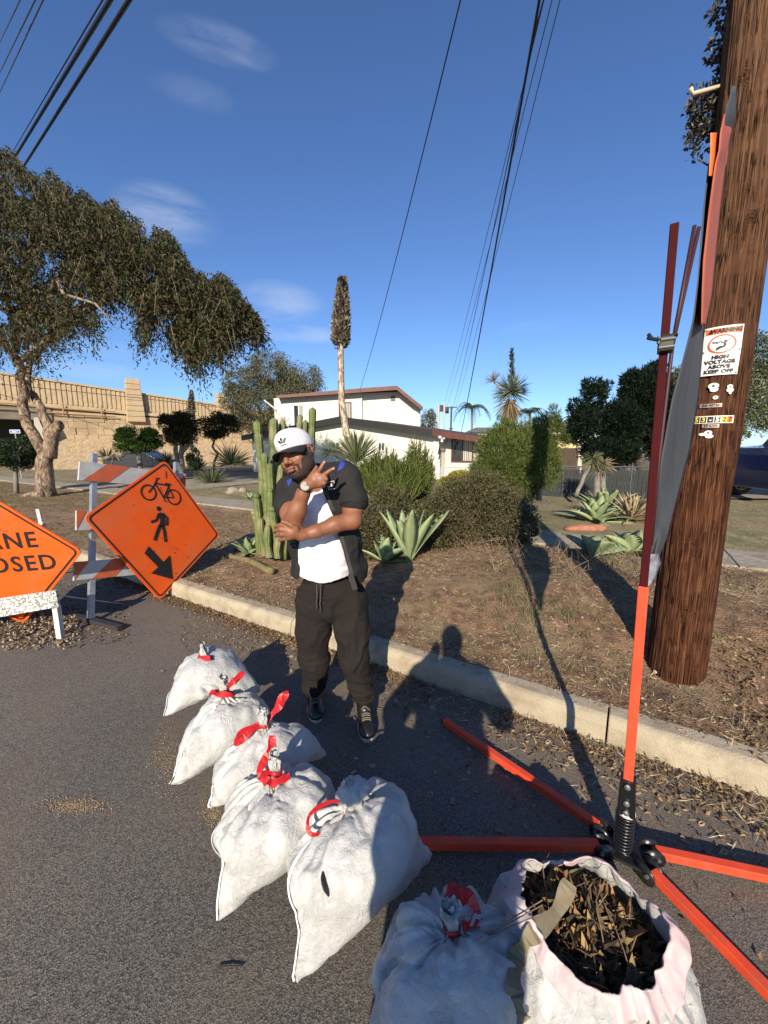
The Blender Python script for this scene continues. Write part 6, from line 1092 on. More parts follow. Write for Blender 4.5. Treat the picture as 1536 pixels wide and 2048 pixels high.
def bagmat():
    m = mat('white_plastic_bag', (.54, .54, .52), .45, (.43, .43, .405), 7, detail=9, lo=.42, hi=.75, spec=.45); nt = m.node_tree; b = nt.nodes['Principled BSDF']; l = nt.links.new; tc = nt.nodes.new('ShaderNodeTexCoord')
    n1 = node(nt, 'ShaderNodeTexNoise', Scale=38.0, Detail=9.0, Roughness=.7, Distortion=1.4); l(tc.outputs['Object'], n1.inputs['Vector']); v = node(nt, 'ShaderNodeTexVoronoi', Scale=34.0, feature='DISTANCE_TO_EDGE'); l(n1.outputs[1], v.inputs['Vector'])
    vv = node(nt, 'ShaderNodeTexVoronoi', Scale=11.0); mv = nt.nodes.new('ShaderNodeMixRGB'); mv.inputs[0].default_value = .12; l(tc.outputs['Object'], mv.inputs[1]); l(n1.outputs[1], mv.inputs[2]); l(mv.outputs[0], vv.inputs['Vector'])
    ad = node(nt, 'ShaderNodeMath', operation='ADD'); l(n1.outputs[0], ad.inputs[0]); l(vv.outputs['Distance'], ad.inputs[1]); bp = node(nt, 'ShaderNodeBump', Strength=.75, Distance=.010); l(ad.outputs[0], bp.inputs['Height']); l(bp.outputs[0], b.inputs['Normal'])
    b.inputs['Subsurface Weight'].default_value = .15; b.inputs['Subsurface Scale'].default_value = .02; return m
BAG = bagmat(); TAPE = mat('bag_seam', (.85, .85, .83), .4); RED = mat('red_strap', (.62, .02, .02), .38, (.50, .015, .02), 20, coat=.2, trans=.25, bump=.3, bscale=60); PINK = mat('pink_hem', (.62, .43, .43), .5, (.62, .53, .52), 9, trans=.2, bump=.5, bscale=30)
def ribbon(name, P, wd, N, m, par, th=.0012):
    gq = np.arange(len(P)); N = np.broadcast_to(np.array(N, float), (len(P), 3)) + .4 * np.column_stack([np.sin(gq * .8), np.cos(gq * .65), np.sin(gq * .5)]); wd = wd * (1 + .22 * np.sin(gq * 1.1))[:, None]
    P = np.array(P, float); t = np.gradient(P, axis=0); t = unit(t); N = np.broadcast_to(np.array(N, float), P.shape); s_ = unit(np.cross(t, N)); V = np.concatenate([P + s_ * wd / 2, P - s_ * wd / 2]); k = len(P); o = mesh(name, V, [(i, i + 1, k + i + 1, k + i) for i in range(k - 1)], m, par, False); return solid(o, th, 0)
def curve3(pts, n=24):
    pts = np.array(pts, float); k = len(pts); T_ = np.linspace(0, k - 1, n); out = []
    for t in T_:
        i = min(int(t), k - 2); u = t - i; p0, p1, p2, p3 = pts[max(i - 1, 0)], pts[i], pts[i + 1], pts[min(i + 2, k - 1)]
        out.append(.5 * ((2 * p1) + (-p0 + p2) * u + (2 * p0 - 5 * p1 + 4 * p2 - p3) * u * u + (-p0 + 3 * p1 - 3 * p2 + p3) * u ** 3))
    return np.array(out)
BT = []
for k, ((co, F, R, M), (W, H, neck, nz, sd, pr_, ln, xy_, rt, lab, scl)) in enumerate(zip(SH, BAGS)):
    co = co * np.array(scl)
    if k < 6:
        g_ = co[:R * (M + 1)].reshape(M + 1, R, 3).copy()
        for _ in range(3): h_ = g_.copy(); h_[1:-1] = (g_[:-2] + g_[2:]) / 2; h_ = (h_ + (np.roll(g_, 1, 1) + np.roll(g_, -1, 1)) / 2) / 2; wv_ = np.where(np.arange(M + 1) / M > .8, .15, .55)[:, None, None]; g_ = g_ * (1 - wv_) + h_ * wv_
        co[:R * (M + 1)] = g_.reshape(-1, 3)
    a = R_(rt); Rz = np.array([[cos(a), -sin(a), 0], [sin(a), cos(a), 0], [0, 0, 1]]); v = co @ Rz.T
    # fine crumple along vertex normals
    me = bpy.data.meshes.new('t'); me.from_pydata(v.tolist(), [], F); me.update(); nn = np.empty(len(v) * 3); me.vertices.foreach_get('normal', nn); nn = nn.reshape(-1, 3); bpy.data.meshes.remove(me)
    th = np.arctan2(co[:, 1] - ln[1] * .8, co[:, 0] - ln[0] * .8); rowv = np.repeat(np.arange(M + 1) / M, R); pl = np.exp(-((rowv - .66) / .24) ** 2)
    # shallow gathered pleats fanning out from the neck, fading down the bag, plus crumples
    pleat = (np.clip(1 - np.abs(vnoise(np.column_stack([np.cos(th) * 6.5, np.sin(th) * 6.5, rowv * 1.6]), k)) * 3.2, -.6, 1) * .019 + np.clip(1 - np.abs(vnoise(np.column_stack([np.cos(th) * 13, np.sin(th) * 13, rowv * 2.5]), k + 3)) * 3.2, -.6, 1) * .008) * pl * (k < 6) * np.clip((.86 - rowv) / .1, 0, 1)
    crum = (.0046 if k < 6 else .002) * (1 - 2.2 * np.abs(vnoise(v * 12 + vnoise(v * 6, 3)[:, None] * 1.2, k + 9))) + .0026 * (1 - 2.2 * np.abs(vnoise(v * 31, k + 5)))
    v = v + nn * (pleat + crum * (1 - .5 * pl))[:, None]; v[:, 2] = np.maximum(v[:, 2], .003); v[:, :2] += np.array(xy_)
    if k == 6: lab = 'open white rubbish bag with a pinkish rim, filled with dry leaves and twigs'
    T = thing('garbage_bag', lab, 'bag', (*xy_, 0), 'rubbish bags on the street'); BT.append(T)
    Fb = [f for f in F]; hem = [f for f in F if len(f) == 4 and min(f) >= int(R * M * .875)] if k == 6 else []
    if hem: hs = set(hem); Fb = [f for f in F if f not in hs]
    o = mesh('bag', v, Fb, BAG, T, True); s_ = o.modifiers.new('subdivision', 'SUBSURF'); s_.levels = s_.render_levels = 1
    if hem: o = mesh('rim', v + nn * .002, hem, PINK, T, True); s_ = o.modifiers.new('subdivision', 'SUBSURF'); s_.levels = s_.render_levels = 1; solid(o, .003, 0)
    g = v.reshape(M + 1, R, 3); gn = nn.reshape(M + 1, R, 3)
    if k < 5:
        # welded edge seam running from the bottom corner to the neck: slightly raised, paler
        jj = [j for j in range(1, int(M * .74))]; P = np.array([g[j, 0] + gn[j, 0] * .004 for j in jj]); P[2:-2] = (P[:-4] + P[1:-3] + P[2:-2] + P[3:-1] + P[4:]) / 5; NN = np.array([gn[j, 0] for j in jj]); t = unit(np.gradient(P, axis=0)); sdv = unit(np.cross(t, NN)); wdt = .0045; V = np.concatenate([P + sdv * wdt, P - sdv * wdt, P + NN * .003]); q = len(P)
        mesh('seam', V, [(i, i + 1, 2 * q + i + 1, 2 * q + i) for i in range(q - 1)] + [(2 * q + i, 2 * q + i + 1, q + i + 1, q + i) for i in range(q - 1)], TAPE, T, True)
    nk = g[int(M * .825)].mean(0); r_ = .035
    BT[-1] = (T, nk, g, gn, M, R)
def neckring(T, nk, r_, wd=.02, nm='tie'):
    P = [nk + np.array([r_ * cos(a), r_ * sin(a), .004 * sin(3 * a)]) for a in np.linspace(0, 2 * pi, 25)]; P = np.array(P); t = unit(np.gradient(P, axis=0)); N = unit(P - nk); V = np.concatenate([P + (0, 0, wd / 2), P - (0, 0, wd / 2)]); k = len(P); solid(mesh(nm, V, [(i, i + 1, k + i + 1, k + i) for i in range(k - 1)], RED, T, True), .0015, 0)
for k in range(6):
    T, nk, g, gn, M, R = BT[k]; rr_ = np.linalg.norm(g[int(M * .825)] - nk, axis=1).mean() + .004; neckring(T, nk, rr_, .016 if k != 3 else .03)
    c = nk; up = np.array([0, 0, 1.]); toc = unit(np.array([-nk[0], -nk[1], 0]))
    if k == 0: loops = [[(0, 0, 0), (-.02, -.03, .02), (.05, -.05, .015), (.03, -.01, .0)]]
    if k == 1: loops = [[(0, 0, 0), (-.05, -.03, .02), (.0, -.06, .03), (.06, -.05, .02), (.01, 0, 0)], [(0, 0, 0), (.05, .0, .06), (.09, .02, .09), (.04, .03, .03)]]
    if k == 2: loops = [[(0, 0, 0), (.035, .03, .03), (.075, .045, .07), (.085, .07, .10), (.06, .085, .07), (.03, .05, .02)], [(0, 0, 0), (-.04, -.04, .0), (-.085, -.075, -.03), (-.09, -.035, -.02), (-.02, .0, 0)]]
    if k == 3: loops = [[(0, 0, 0), (-.05, -.03, .02), (-.03, .03, .06), (-.02, .05, .10), (-.01, .02, .05), (0, 0, 0)], [(-.05, -.02, .0), (0, -.05, .0), (.06, -.03, .01)]]
    if k == 4: loops = [[(0, -.02, 0), (-.06, -.02, .03), (-.13, -.06, .02), (-.12, -.10, -.01), (-.05, -.07, -.02), (0, -.03, 0)], [(-.01, -.03, 0), (-.03, -.07, -.03)]]
    if k == 5: loops = [[(0, 0, 0), (.02, .04, .035), (.05, .06, .03), (.08, .03, -.01), (.03, .0, .0)], [(0, 0, 0), (-.005, .035, .035), (.02, .065, .04), (.045, .045, .01)]]
    for lp in loops:
        P = curve3([c + np.array(q) for q in lp]); Nn = unit(np.array([-c[0] * .5, -c[1] * .5, CAMH - c[2]]) * .6 + np.array([0, -.2, .2])); ribbon('strap', P, .026 if k != 4 else .012, Nn, RED, T)
# neck ruffles: crumpled tuft above the tie
for k in (4,):
    T, nk, g, gn, M, R = BT[k]; V = []; n_ = 36; m_ = 10
    for j in range(m_):
        t = j / (m_ - 1)
        for i in range(n_): a = 2 * pi * i / n_; r_ = (.022 + .030 * sin(t * pi * .9) * (1 + .35 * sin(a * 9 + j)) + .006 * float(vnoise(np.array([i * .9, j * .9, 3.])))); V.append(nk + np.array([r_ * cos(a) + .015 * t, r_ * sin(a) + .01 * t, .07 * t]))
    mesh('knot', V, [(j * n_ + i, j * n_ + (i + 1) % n_, (j + 1) * n_ + (i + 1) % n_, (j + 1) * n_ + i) for j in range(m_ - 1) for i in range(n_)] + [tuple((m_ - 1) * n_ + i for i in range(n_))], BAG, T, True)
# twisted knot and hole in bag 6, tear in bag 5
T, nk, g, gn, M, R = BT[4]
b = MB(); j0 = int(M * .42); i0 = int(R * .12); P = [g[int(M * (.30 + .10 * t)), i0] + gn[int(M * (.30 + .10 * t)), i0] * .004 for t in np.linspace(0, 1, 7)]; b.tube(P, [.002, .006, .008, .008, .008, .006, .002], 6); b.make('tear', SK, T)
# contents of the open bag: top-level stuff, leaves and twigs heaped inside
T, nk, g, gn, M, R = BT[6]; rim = g[M]; rc = rim.mean(0); ra = np.linalg.norm((rim - rc)[:, :2], axis=1).mean(); gg = np.random.default_rng(77)
n = 3400; a = gg.uniform(0, 2 * pi, n); rr_ = np.sqrt(gg.uniform(0, 1, n)) * .97; ang = (np.arctan2(rim[:, 1] - rc[1], rim[:, 0] - rc[0])); order = np.argsort(ang); rad = np.interp(a, np.mod(ang[order], 2 * pi)[np.argsort(np.mod(ang[order], 2 * pi))], np.linalg.norm((rim[order] - rc)[:, :2], axis=1)[np.argsort(np.mod(ang[order], 2 * pi))], period=2 * pi)
P = np.column_stack([rc[0] + np.cos(a) * rad * rr_ * .95, rc[1] + np.sin(a) * rad * rr_ * .95, rc[2] - .045 - .05 * rr_ ** 2 + gg.normal(0, .012, n)])
D = rdir(gg, n, .1); V, F = quads(P, D, side(gg, D), .030 * gg.uniform(.3, 2.2, n) ** 1.2, .016 * gg.uniform(.4, 1.8, n), .5); o = mesh('dry_leaves', V, F, mat('bag_leaf', (.2, .13, .06), .8, island=[(.03, .022, .014), (.08, .05, .028), (.16, .10, .055), (.36, .24, .10), (.16, .15, .06), (.05, .035, .022), (.42, .20, .07), (.10, .07, .04)], trans=.15)); o['kind'] = 'stuff'
b = MB()
for i in range(300):
    p = P[gg.integers(n)] + (0, 0, .01); d = unit(gg.normal(size=3) * np.array([1, 1, .35])); L_ = gg.uniform(.03, .13); q = p + d * L_; q2 = q + unit(d + gg.normal(0, .5, 3)) * L_ * .5; lim = rad.min()
    if np.hypot(q2[0] - rc[0], q2[1] - rc[1]) < ra * .97: b.tube([p - d * L_ * .5, q, q2], [.0022, .0016, .0008], 4, False)
o = b.make('garden_twigs', mat('twig_pale', (.20, .135, .08), .85, (.08, .05, .032), 20)); o['kind'] = 'stuff'
b = MB(); N_ = 40; V = [np.array([rc[0] + cos(t) * np.interp(t, a[np.argsort(a)], rad[np.argsort(a)]) * .96, rc[1] + sin(t) * np.interp(t, a[np.argsort(a)], rad[np.argsort(a)]) * .96, rc[2] - .12]) for t in np.arange(N_) * 2 * pi / N_]; b.add(V + [rc + (0, 0, -.07)], [(i, (i + 1) % N_, N_) for i in range(N_)]); o = b.make('packed_litter', SOIL); o['kind'] = 'stuff'
# large dry leaf blade hanging over the rim and a few long stalks poking towards the next bag
bvs = []
for o_ in [c for t_ in (BT[5][0], BT[6][0]) for c in t_.children if c.name.startswith(('bag', 'rim'))]: off_ = np.array(o_.parent.location); bvs.append(BV.FromPolygons([tuple(np.array(v_.co) + off_) for v_ in o_.data.vertices], [tuple(p_.vertices) for p_ in o_.data.polygons]))
def onbags(px_, py_, lift=.012):
    d_ = Vector(ray(px_, py_)).normalized(); hs_ = [h for h in (b_.ray_cast(Vector((0, 0, CAMH)), d_) for b_ in bvs) if h[0] is not None]
    h = min(hs_, key=lambda q_: q_[3]); return np.array(h[0]) - np.array(d_) * lift
pts = [at(1140, 1765, rc[1] + .05), at(1112, 1825, rc[1] + .0)] + [onbags(*q_) for q_ in ((1062, 1872), (1036, 1912), (1028, 1960), (1034, 2005), (1046, 2046))]
pts = curve3(pts, 26)
ribbon('dry_leaf_blade', pts, .036, (-.3, -.7, .8), mat('leathery_leaf', (.24, .20, .12), .7, (.15, .12, .07), 12), None, .002); tag(bpy.data.objects['dry_leaf_blade'], 'long olive-brown dried leaf blade draped over the left rim of the open bag', 'leaf')
b = MB()
for e in ((945, 1885), (958, 1890), (950, 1868)): b.tube([at(1085, 1800 + (e[0] - 945) * 2, .86), at(1010, 1850 + (e[0] - 950), .80), at(*e, .80)], [.0018, .0014, .0008], 4, False)
b.tube([at(1040, 1838, .86), at(955, 1795, .9)], [.0018, .001], 4, False); o = b.make('loose_stalks', TWIG); o['kind'] = 'stuff'
# ================================================================ PEOPLE (smooth distance-field bodies meshed by surface nets)
from mathutils.bvhtree import BVHTree
class SDF:
    def __init__(s, lo, hi, h): s.lo = np.array(lo, float); s.h = h; s.n = np.ceil((np.array(hi) - s.lo) / h).astype(int) + 1; s.D = np.full(s.n, .2, np.float32)
    def box(s, lo, hi): a = np.clip(np.floor((np.array(lo) - s.lo) / s.h).astype(int), 0, s.n); b = np.clip(np.ceil((np.array(hi) - s.lo) / s.h).astype(int) + 1, 0, s.n); return tuple(slice(x, y) for x, y in zip(a, b))
    def grid(s, sl): return np.meshgrid(*[s.lo[i] + s.h * np.arange(sl[i].start, sl[i].stop) for i in range(3)], indexing='ij', sparse=True)
    def _put(s, sl, d, k, op):
        if d.size == 0: return
        D = s.D[sl]
        if op == 'add':
            if k <= 0: s.D[sl] = np.minimum(D, d)
            else: h_ = np.clip(.5 + .5 * (D - d) / k, 0, 1); s.D[sl] = D * (1 - h_) + d * h_ - k * h_ * (1 - h_)
        else:
            if k <= 0: s.D[sl] = np.maximum(D, -d)
            else: h_ = np.clip(.5 - .5 * (D + d) / k, 0, 1); s.D[sl] = D * (1 - h_) - d * h_ + k * h_ * (1 - h_)
    def cone(s, a, b, ra, rb, k=.02, op='add'):
        a, b = np.array(a, float), np.array(b, float); p = max(ra, rb) + k + .03; sl = s.box(np.minimum(a, b) - p, np.maximum(a, b) + p); X, Y, Z = s.grid(sl); ba = b - a; L2 = ba @ ba + 1e-12
        t = np.clip(((X - a[0]) * ba[0] + (Y - a[1]) * ba[1] + (Z - a[2]) * ba[2]) / L2, 0, 1); d = np.sqrt((X - a[0] - ba[0] * t) ** 2 + (Y - a[1] - ba[1] * t) ** 2 + (Z - a[2] - ba[2] * t) ** 2) - (ra + (rb - ra) * t); s._put(sl, d.astype(np.float32), k, op)
    def path(s, P, r, k=.02, k0=None):
        for i in range(len(P) - 1): s.cone(P[i], P[i + 1], r[i], r[i + 1], k if i or k0 is None else k0)
    def ell(s, c, r, k=.02, M=None, op='add', ck=1.0):
        c, r = np.array(c, float), np.array(r, float); M = np.eye(3) if M is None else np.array(M); p = r.max() + k + .03; sl = s.box(c - p, c + p); X, Y, Z = s.grid(sl); X, Y, Z = X - c[0], Y - c[1], Z - c[2]
        q = [(M[0, i] * X + M[1, i] * Y + M[2, i] * Z) / r[i] for i in range(3)]; k0 = np.sqrt(q[0] ** 2 + q[1] ** 2 + q[2] ** 2); k1 = np.sqrt((q[0] / r[0]) ** 2 + (q[1] / r[1]) ** 2 + (q[2] / r[2]) ** 2) + 1e-9
        s._put(sl, (k0 * (k0 - 1) / k1).astype(np.float32), k, op)
    def fn(s, f, k=0, op='sub'): sl = s.box(s.lo, s.lo + s.h * s.n); s._put(sl, np.broadcast_to(f(*s.grid(sl)), s.D.shape).astype(np.float32), k, op)
    def mesh(s):
        D = s.D; n = np.array(D.shape) - 1; I = D < 0; cnt = np.zeros(n, np.int8); c8 = [(i, j, k) for i in (0, 1) for j in (0, 1) for k in (0, 1)]; sub = lambda A, o: A[o[0]:o[0] + n[0], o[1]:o[1] + n[1], o[2]:o[2] + n[2]]
        for o in c8: cnt += sub(I, o)
        act = np.argwhere((cnt > 0) & (cnt < 8)); idx = np.full(n, -1, np.int64); idx[tuple(act.T)] = np.arange(len(act)); S = np.zeros((len(act), 3)); W = np.zeros(len(act))
        for o in c8:
            for ax in range(3):
                if o[ax]: continue
                e = list(o); e[ax] = 1; a = D[tuple((act + o).T)]; b = D[tuple((act + e).T)]; m = (a < 0) != (b < 0); t = np.where(m, a / (a - b + 1e-20), 0); p = np.array(o, float)[None] + 0 * act; p[:, ax] += t; S[m] += p[m]; W += m
        V = s.lo + s.h * (act + S / W[:, None]); Fs = []
        for ax in range(3):
            u, v = (ax + 1) % 3, (ax + 2) % 3; sl0 = [slice(1, n[i]) for i in range(3)]; sl0[ax] = slice(0, n[ax]); sl1 = list(sl0); sl1[ax] = slice(1, n[ax] + 1); A, B = I[tuple(sl0)], I[tuple(sl1)]
            for inside in (True, False):
                c = np.argwhere((A != B) & (A == inside)) + np.array([0 if i == ax else 1 for i in range(3)]); du = np.zeros(3, int); dv = np.zeros(3, int); du[u] = 1; dv[v] = 1
                q = [idx[tuple((c - a_).T)] for a_ in (du + dv, dv, 0 * du, du)]; q = q if inside else q[::-1]; Fs.append(np.stack(q, 1))
        F = np.concatenate(Fs); return V, F[(F >= 0).all(1)]
def relax(V, F, it=2, lam=.5):
    for _ in range(it):
        A = np.zeros_like(V); W = np.zeros(len(V))
        for i in range(4): j = (i + 1) % 4; np.add.at(A, F[:, i], V[F[:, j]]); np.add.at(A, F[:, j], V[F[:, i]]); np.add.at(W, F[:, i], 1); np.add.at(W, F[:, j], 1)
        V = V * (1 - lam) + lam * A / np.maximum(W, 1)[:, None]
    return V
def normals(V, F):
    n = np.cross(V[F[:, 2]] - V[F[:, 0]], V[F[:, 3]] - V[F[:, 1]]); N = np.zeros_like(V)
    for i in range(4): np.add.at(N, F[:, i], n)
    return unit(N)
def decal(name, pxpolys, bv, m, par, off=.0015, sub=1):
    """patch lying on a surface: each outline is cast onto the mesh and lifted a hair"""
    b = MB(); o = Vector((0, 0, CAMH))
    import bmesh
    for poly in pxpolys:
        bm = bmesh.new(); bm.faces.new([bm.verts.new((x, y, 0)) for x, y in poly]); bmesh.ops.triangulate(bm, faces=bm.faces[:]); bmesh.ops.subdivide_edges(bm, edges=bm.edges[:], cuts=3, use_grid_fill=True); bm.verts.index_update(); P = []; ok = {}
        for v in bm.verts:
            d = Vector(ray(v.co.x, v.co.y)).normalized(); hit, nrm, _, _ = bv.ray_cast(o, d); ok[v.index] = hit is not None and (not P or True)
            P.append(np.array(hit) - np.array(d) * off if hit is not None else np.zeros(3))
        F_ = [tuple(v.index for v in f.verts) for f in bm.faces if all(ok[v.index] for v in f.verts)]; bm.free()
        if F_: b.add(P, F_)
    return b.make(name, m, par) if b.n else None
def cloth(V, F, amp, fr, seed, it=1, aniso=(1, 1, 1)):
    N = normals(V, F); q = V * np.array(aniso) * fr; w_ = vnoise(q * .5, seed)[:, None]; r = np.clip(1 - 2.6 * np.abs(vnoise(q + w_ * 1.6, seed + 1)), -.5, 1); r2 = np.clip(1 - 2.6 * np.abs(vnoise(q * 2.1 + w_, seed + 2)), -.5, 1); return V + N * (amp * (r + .5 * r2) * (.4 + .6 * (vnoise(V * 5, seed + 3) * .5 + .5)))[:, None]
A_ = lambda x, y, Y: at(x, y, Y)
SKIN = mat('brown_skin', (.27, .112, .057), .52, (.20, .078, .040), 14, 5, .12, 260, lo=.35, hi=.65, sss=.12, bdist=.002)
SHIRT = mat('white_cotton', (.66, .655, .665), .85, (.74, .73, .75), 6, bump=.15, bscale=300, bdist=.001); JKT = mat('charcoal_cotton', (.023, .0215, .021), .9, (.015, .0145, .0145), 9, 6, .35, 240, lo=.3, hi=.7, bdist=.002, spec=.3); PNT = mat('brown_black_cotton', (.020, .0155, .013), .95, (.013, .0105, .0095), 7, 6, .3, 240, lo=.3, hi=.7, bdist=.002, spec=.25)
BLUE = mat('blue_panel', (.02, .045, .26), .7); HAIR = mat('black_hair', (.020, .013, .010), .85, (.055, .030, .020), 140, 3, .5, 400, bdist=.002); LIP = mat('lip', (.20, .070, .050), .6); NAIL = mat('nail', (.55, .33, .26), .3)
g0 = at(735, 1492, 1.96); MAN = thing('person', 'bearded man in white cap and open charcoal jacket, making a two-finger sign, arms folded', 'person', (at(690, 1450, 2.1)[0], 2.12, 0))
# ---- body
uph = unit(np.array([-.335, .03, .94])); fh = unit(np.array([-.40, -.90, .03])); fh = unit(fh - uph * (fh @ uph)); yh = -fh; xh = np.cross(yh, uph); HM = np.stack([xh, yh, uph], 1); HC = A_(594, 908, 2.05)
hl = lambda x, y, z: HC + HM @ np.array([x, y, z])
B = SDF((-.64, 1.74, .88), (.02, 2.42, 1.78), .0036)
B.ell(hl(0, .012, .035), (.074, .093, .088), .0, HM); B.ell(hl(0, -.015, -.03), (.066, .078, .075), .03, HM); B.ell(hl(0, -.03, -.072), (.052, .055, .042), .03, HM); B.ell(hl(0, -.066, -.098), (.024, .022, .018), .02, HM)
for s_ in (1, -1):
    B.ell(hl(.040 * s_, -.062, -.030), (.026, .022, .024), .022, HM); B.ell(hl(.058 * s_, -.02, -.065), (.022, .04, .032), .025, HM); B.ell(hl(.032 * s_, -.083, .003), (.017, .012, .010), .008, HM, 'sub'); B.cone(hl(.012 * s_, -.090, .019), hl(.050 * s_, -.076, .018), .008, .006, .012)
    B.ell(hl(.031 * s_, -.079, .001), (.014, .011, .0085), .003, HM); B.ell(hl(.016 * s_, -.096, -.036), (.0125, .012, .010), .008, HM)
    B.ell(hl(.080 * s_, .010, -.005), (.009, .020, .033), .006, HM); B.ell(hl(.088 * s_, .004, .000), (.006, .010, .018), .004, HM, 'sub')
B.cone(hl(0, -.092, .010), hl(0, -.111, -.028), .009, .0145, .012); B.ell(hl(0, -.103, -.062), (.026, .010, .0075), .006, HM); B.ell(hl(0, -.100, -.076), (.024, .011, .0085), .006, HM); B.cone(hl(-.023, -.103, -.0692), hl(.023, -.103, -.0692), .0022, .0022, .002, 'sub')
B.cone(hl(0, .02, -.06), A_(628, 972, 2.17), .060, .066, .03); B.ell(hl(0, -.015, -.10), (.05, .05, .03), .03, HM)
ch, be, hp = A_(640, 1022, 2.18), A_(645, 1100, 2.17), A_(660, 1175, 2.2); B.ell(ch, (.165, .11, .15), .05); B.ell(be, (.16, .12, .15), .05); B.ell(hp, (.155, .11, .10), .05); B.cone(A_(590, 988, 2.17), A_(690, 968, 2.15), .055, .055, .05)
B.path([A_(579, 990, 2.15), A_(583, 1025, 2.05), A_(585, 1055, 1.955)], [.056, .054, .050], .03); B.path([A_(585, 1056, 1.955), A_(595, 1020, 1.925), A_(606, 988, 1.905), A_(612, 973, 1.90)], [.049, .044, .031, .0275], .02)
B.path([A_(703, 970, 2.15), A_(706, 1010, 2.09), A_(704, 1040, 2.035)], [.058, .055, .049], .03); B.path([A_(704, 1041, 2.03), A_(670, 1049, 1.99), A_(632, 1063, 1.945), A_(604, 1070, 1.92)], [.048, .041, .032, .0275], .02)
B.path([A_(614, 972, 1.895), A_(630, 961, 1.885)], [.031, .030], .015); B.cone(A_(628, 954, 1.886), A_(640, 967, 1.882), .021, .020, .015); B.ell(A_(632, 962, 1.884), (.036, .020, .033), .012)
for P, r in (([(632, 950, 1.880), (641, 937, 1.872), (645, 930, 1.873), (649, 923.5, 1.875)], (.0115, .0098, .0090, .0075)), ([(640, 955, 1.874), (653, 946, 1.866), (660, 941, 1.868), (667.5, 936.5, 1.870)], (.0118, .0100, .0090, .0075)), ([(643, 961, 1.872), (652, 958, 1.860), (653, 963, 1.875), (647, 965, 1.885)], (.0118, .0105, .0095, .008)),
             ([(641, 968, 1.875), (648, 967, 1.864), (649, 971, 1.878), (644, 972, 1.888)], (.0108, .0095, .0085, .007)), ([(619, 962, 1.885), (626, 948, 1.888), (630, 941, 1.90), (633, 934, 1.91)], (.015, .0125, .0110, .0085))): B.path([A_(*p) for p in P], r, .0025, .012)
B.path([A_(602, 1070, 1.915), A_(584, 1064, 1.893)], [.030, .031], .015); B.ell(A_(583, 1064, 1.890), (.034, .019, .034), .012)
for P, r in (([(578, 1053, 1.882), (564, 1049, 1.880), (555, 1051, 1.905), (551, 1055, 1.94)], (.0118, .0105, .0098, .008)), ([(576, 1061, 1.878), (561, 1059, 1.880), (552, 1061, 1.905), (549, 1065, 1.94)], (.012, .0108, .0100, .008)), ([(577, 1069, 1.880), (563, 1069, 1.882), (554, 1071, 1.905), (552, 1073, 1.94)], (.0118, .0105, .0095, .008)),
             ([(580, 1076, 1.885), (568, 1078, 1.888), (560, 1080, 1.905), (558, 1080, 1.935)], (.0108, .0095, .0085, .007)), ([(592, 1057, 1.885), (582, 1050, 1.870), (574, 1046, 1.866), (565, 1043, 1.870)], (.015, .0128, .0112, .0090))): B.path([A_(*p) for p in P], r, .0025, .012)
V, F = B.mesh(); V = relax(V, F, 1, .5); body = mesh('body', V, F, SKIN, MAN, True); bvb = BVHTree.FromPolygons([tuple(v) for v in V], [tuple(int(i) for i in f) for f in F])
# beard, eyebrows, lips, stubble hair as thin shells over the head
Lc = (V - HC) @ HM; fc = Lc[F].mean(1); Nn = normals(V, F)
def shell(name, msk, off, m, rag=0.0):
    Fm = F[msk]; used = np.unique(Fm); mp_ = np.full(len(V), -1); mp_[used] = np.arange(len(used)); Vs = V[used] + Nn[used] * (off + rag * np.abs(vnoise(V[used] * 160, 4)))[:, None]; return mesh(name, Vs, mp_[Fm], m, MAN, True)
nzb = vnoise(V[F].mean(1) * 90, 7) * .004; inh = (np.abs(fc[:, 0]) < .09) & (fc[:, 2] > -.13) & (fc[:, 1] < .09)
mouth = ((fc[:, 0] / .030) ** 2 + ((fc[:, 2] + .069) / .016) ** 2) < 1
chin = (fc[:, 2] < -.083 + nzb) & (fc[:, 1] < -.0); jaw = (np.abs(fc[:, 0]) > .0645 + nzb - .55 * np.clip(-.035 - fc[:, 2], 0, .05)) & (fc[:, 2] < .012) & (fc[:, 1] < .005) & (fc[:, 1] > -.09); stache = (fc[:, 2] > -.060) & (fc[:, 2] < -.048 + nzb) & (np.abs(fc[:, 0]) < .032) & (fc[:, 1] < -.07)
goat = (np.abs(fc[:, 0]) > .029) & (np.abs(fc[:, 0]) < .040) & (fc[:, 2] < -.052) & (fc[:, 1] < -.05); soul = (np.abs(fc[:, 0]) < .008) & (fc[:, 2] < -.084)
shell('beard', inh & (chin | jaw | stache | goat) & ~mouth & (np.linalg.norm(fc - np.array([0, 0, 0]), axis=1) < .16), .0012, HAIR, .0025)
shell('hair', (np.abs(fc[:, 0]) < .085) & (fc[:, 2] > .0) & (fc[:, 2] < .075) & (fc[:, 1] > .022 + nzb) & (np.abs(fc[:, 0]) < .079), .003, HAIR, .002)
lipm = (((fc[:, 0] / .024) ** 2 + ((fc[:, 2] + .069) / .0115) ** 2) < 1) & (fc[:, 1] < -.08); shell('lips', lipm, .0004, LIP)
for s_ in (1, -1):
    shell('eyebrow', (np.abs(fc[:, 0] * s_ - .031) < .021) & (np.abs(fc[:, 2] - .021 - nzb * .5 + .003 * np.abs(fc[:, 0] * s_ - .031) / .02) < .0048) & (fc[:, 1] < -.06), .001, HAIR, .001)
    shell('eye_slit', (np.abs(fc[:, 0] * s_ - .031) < .0135) & (np.abs(fc[:, 2] + .001) < .0028) & (fc[:, 1] < -.06), .0008, mat('dark_eye', (.012, .007, .005), .25))
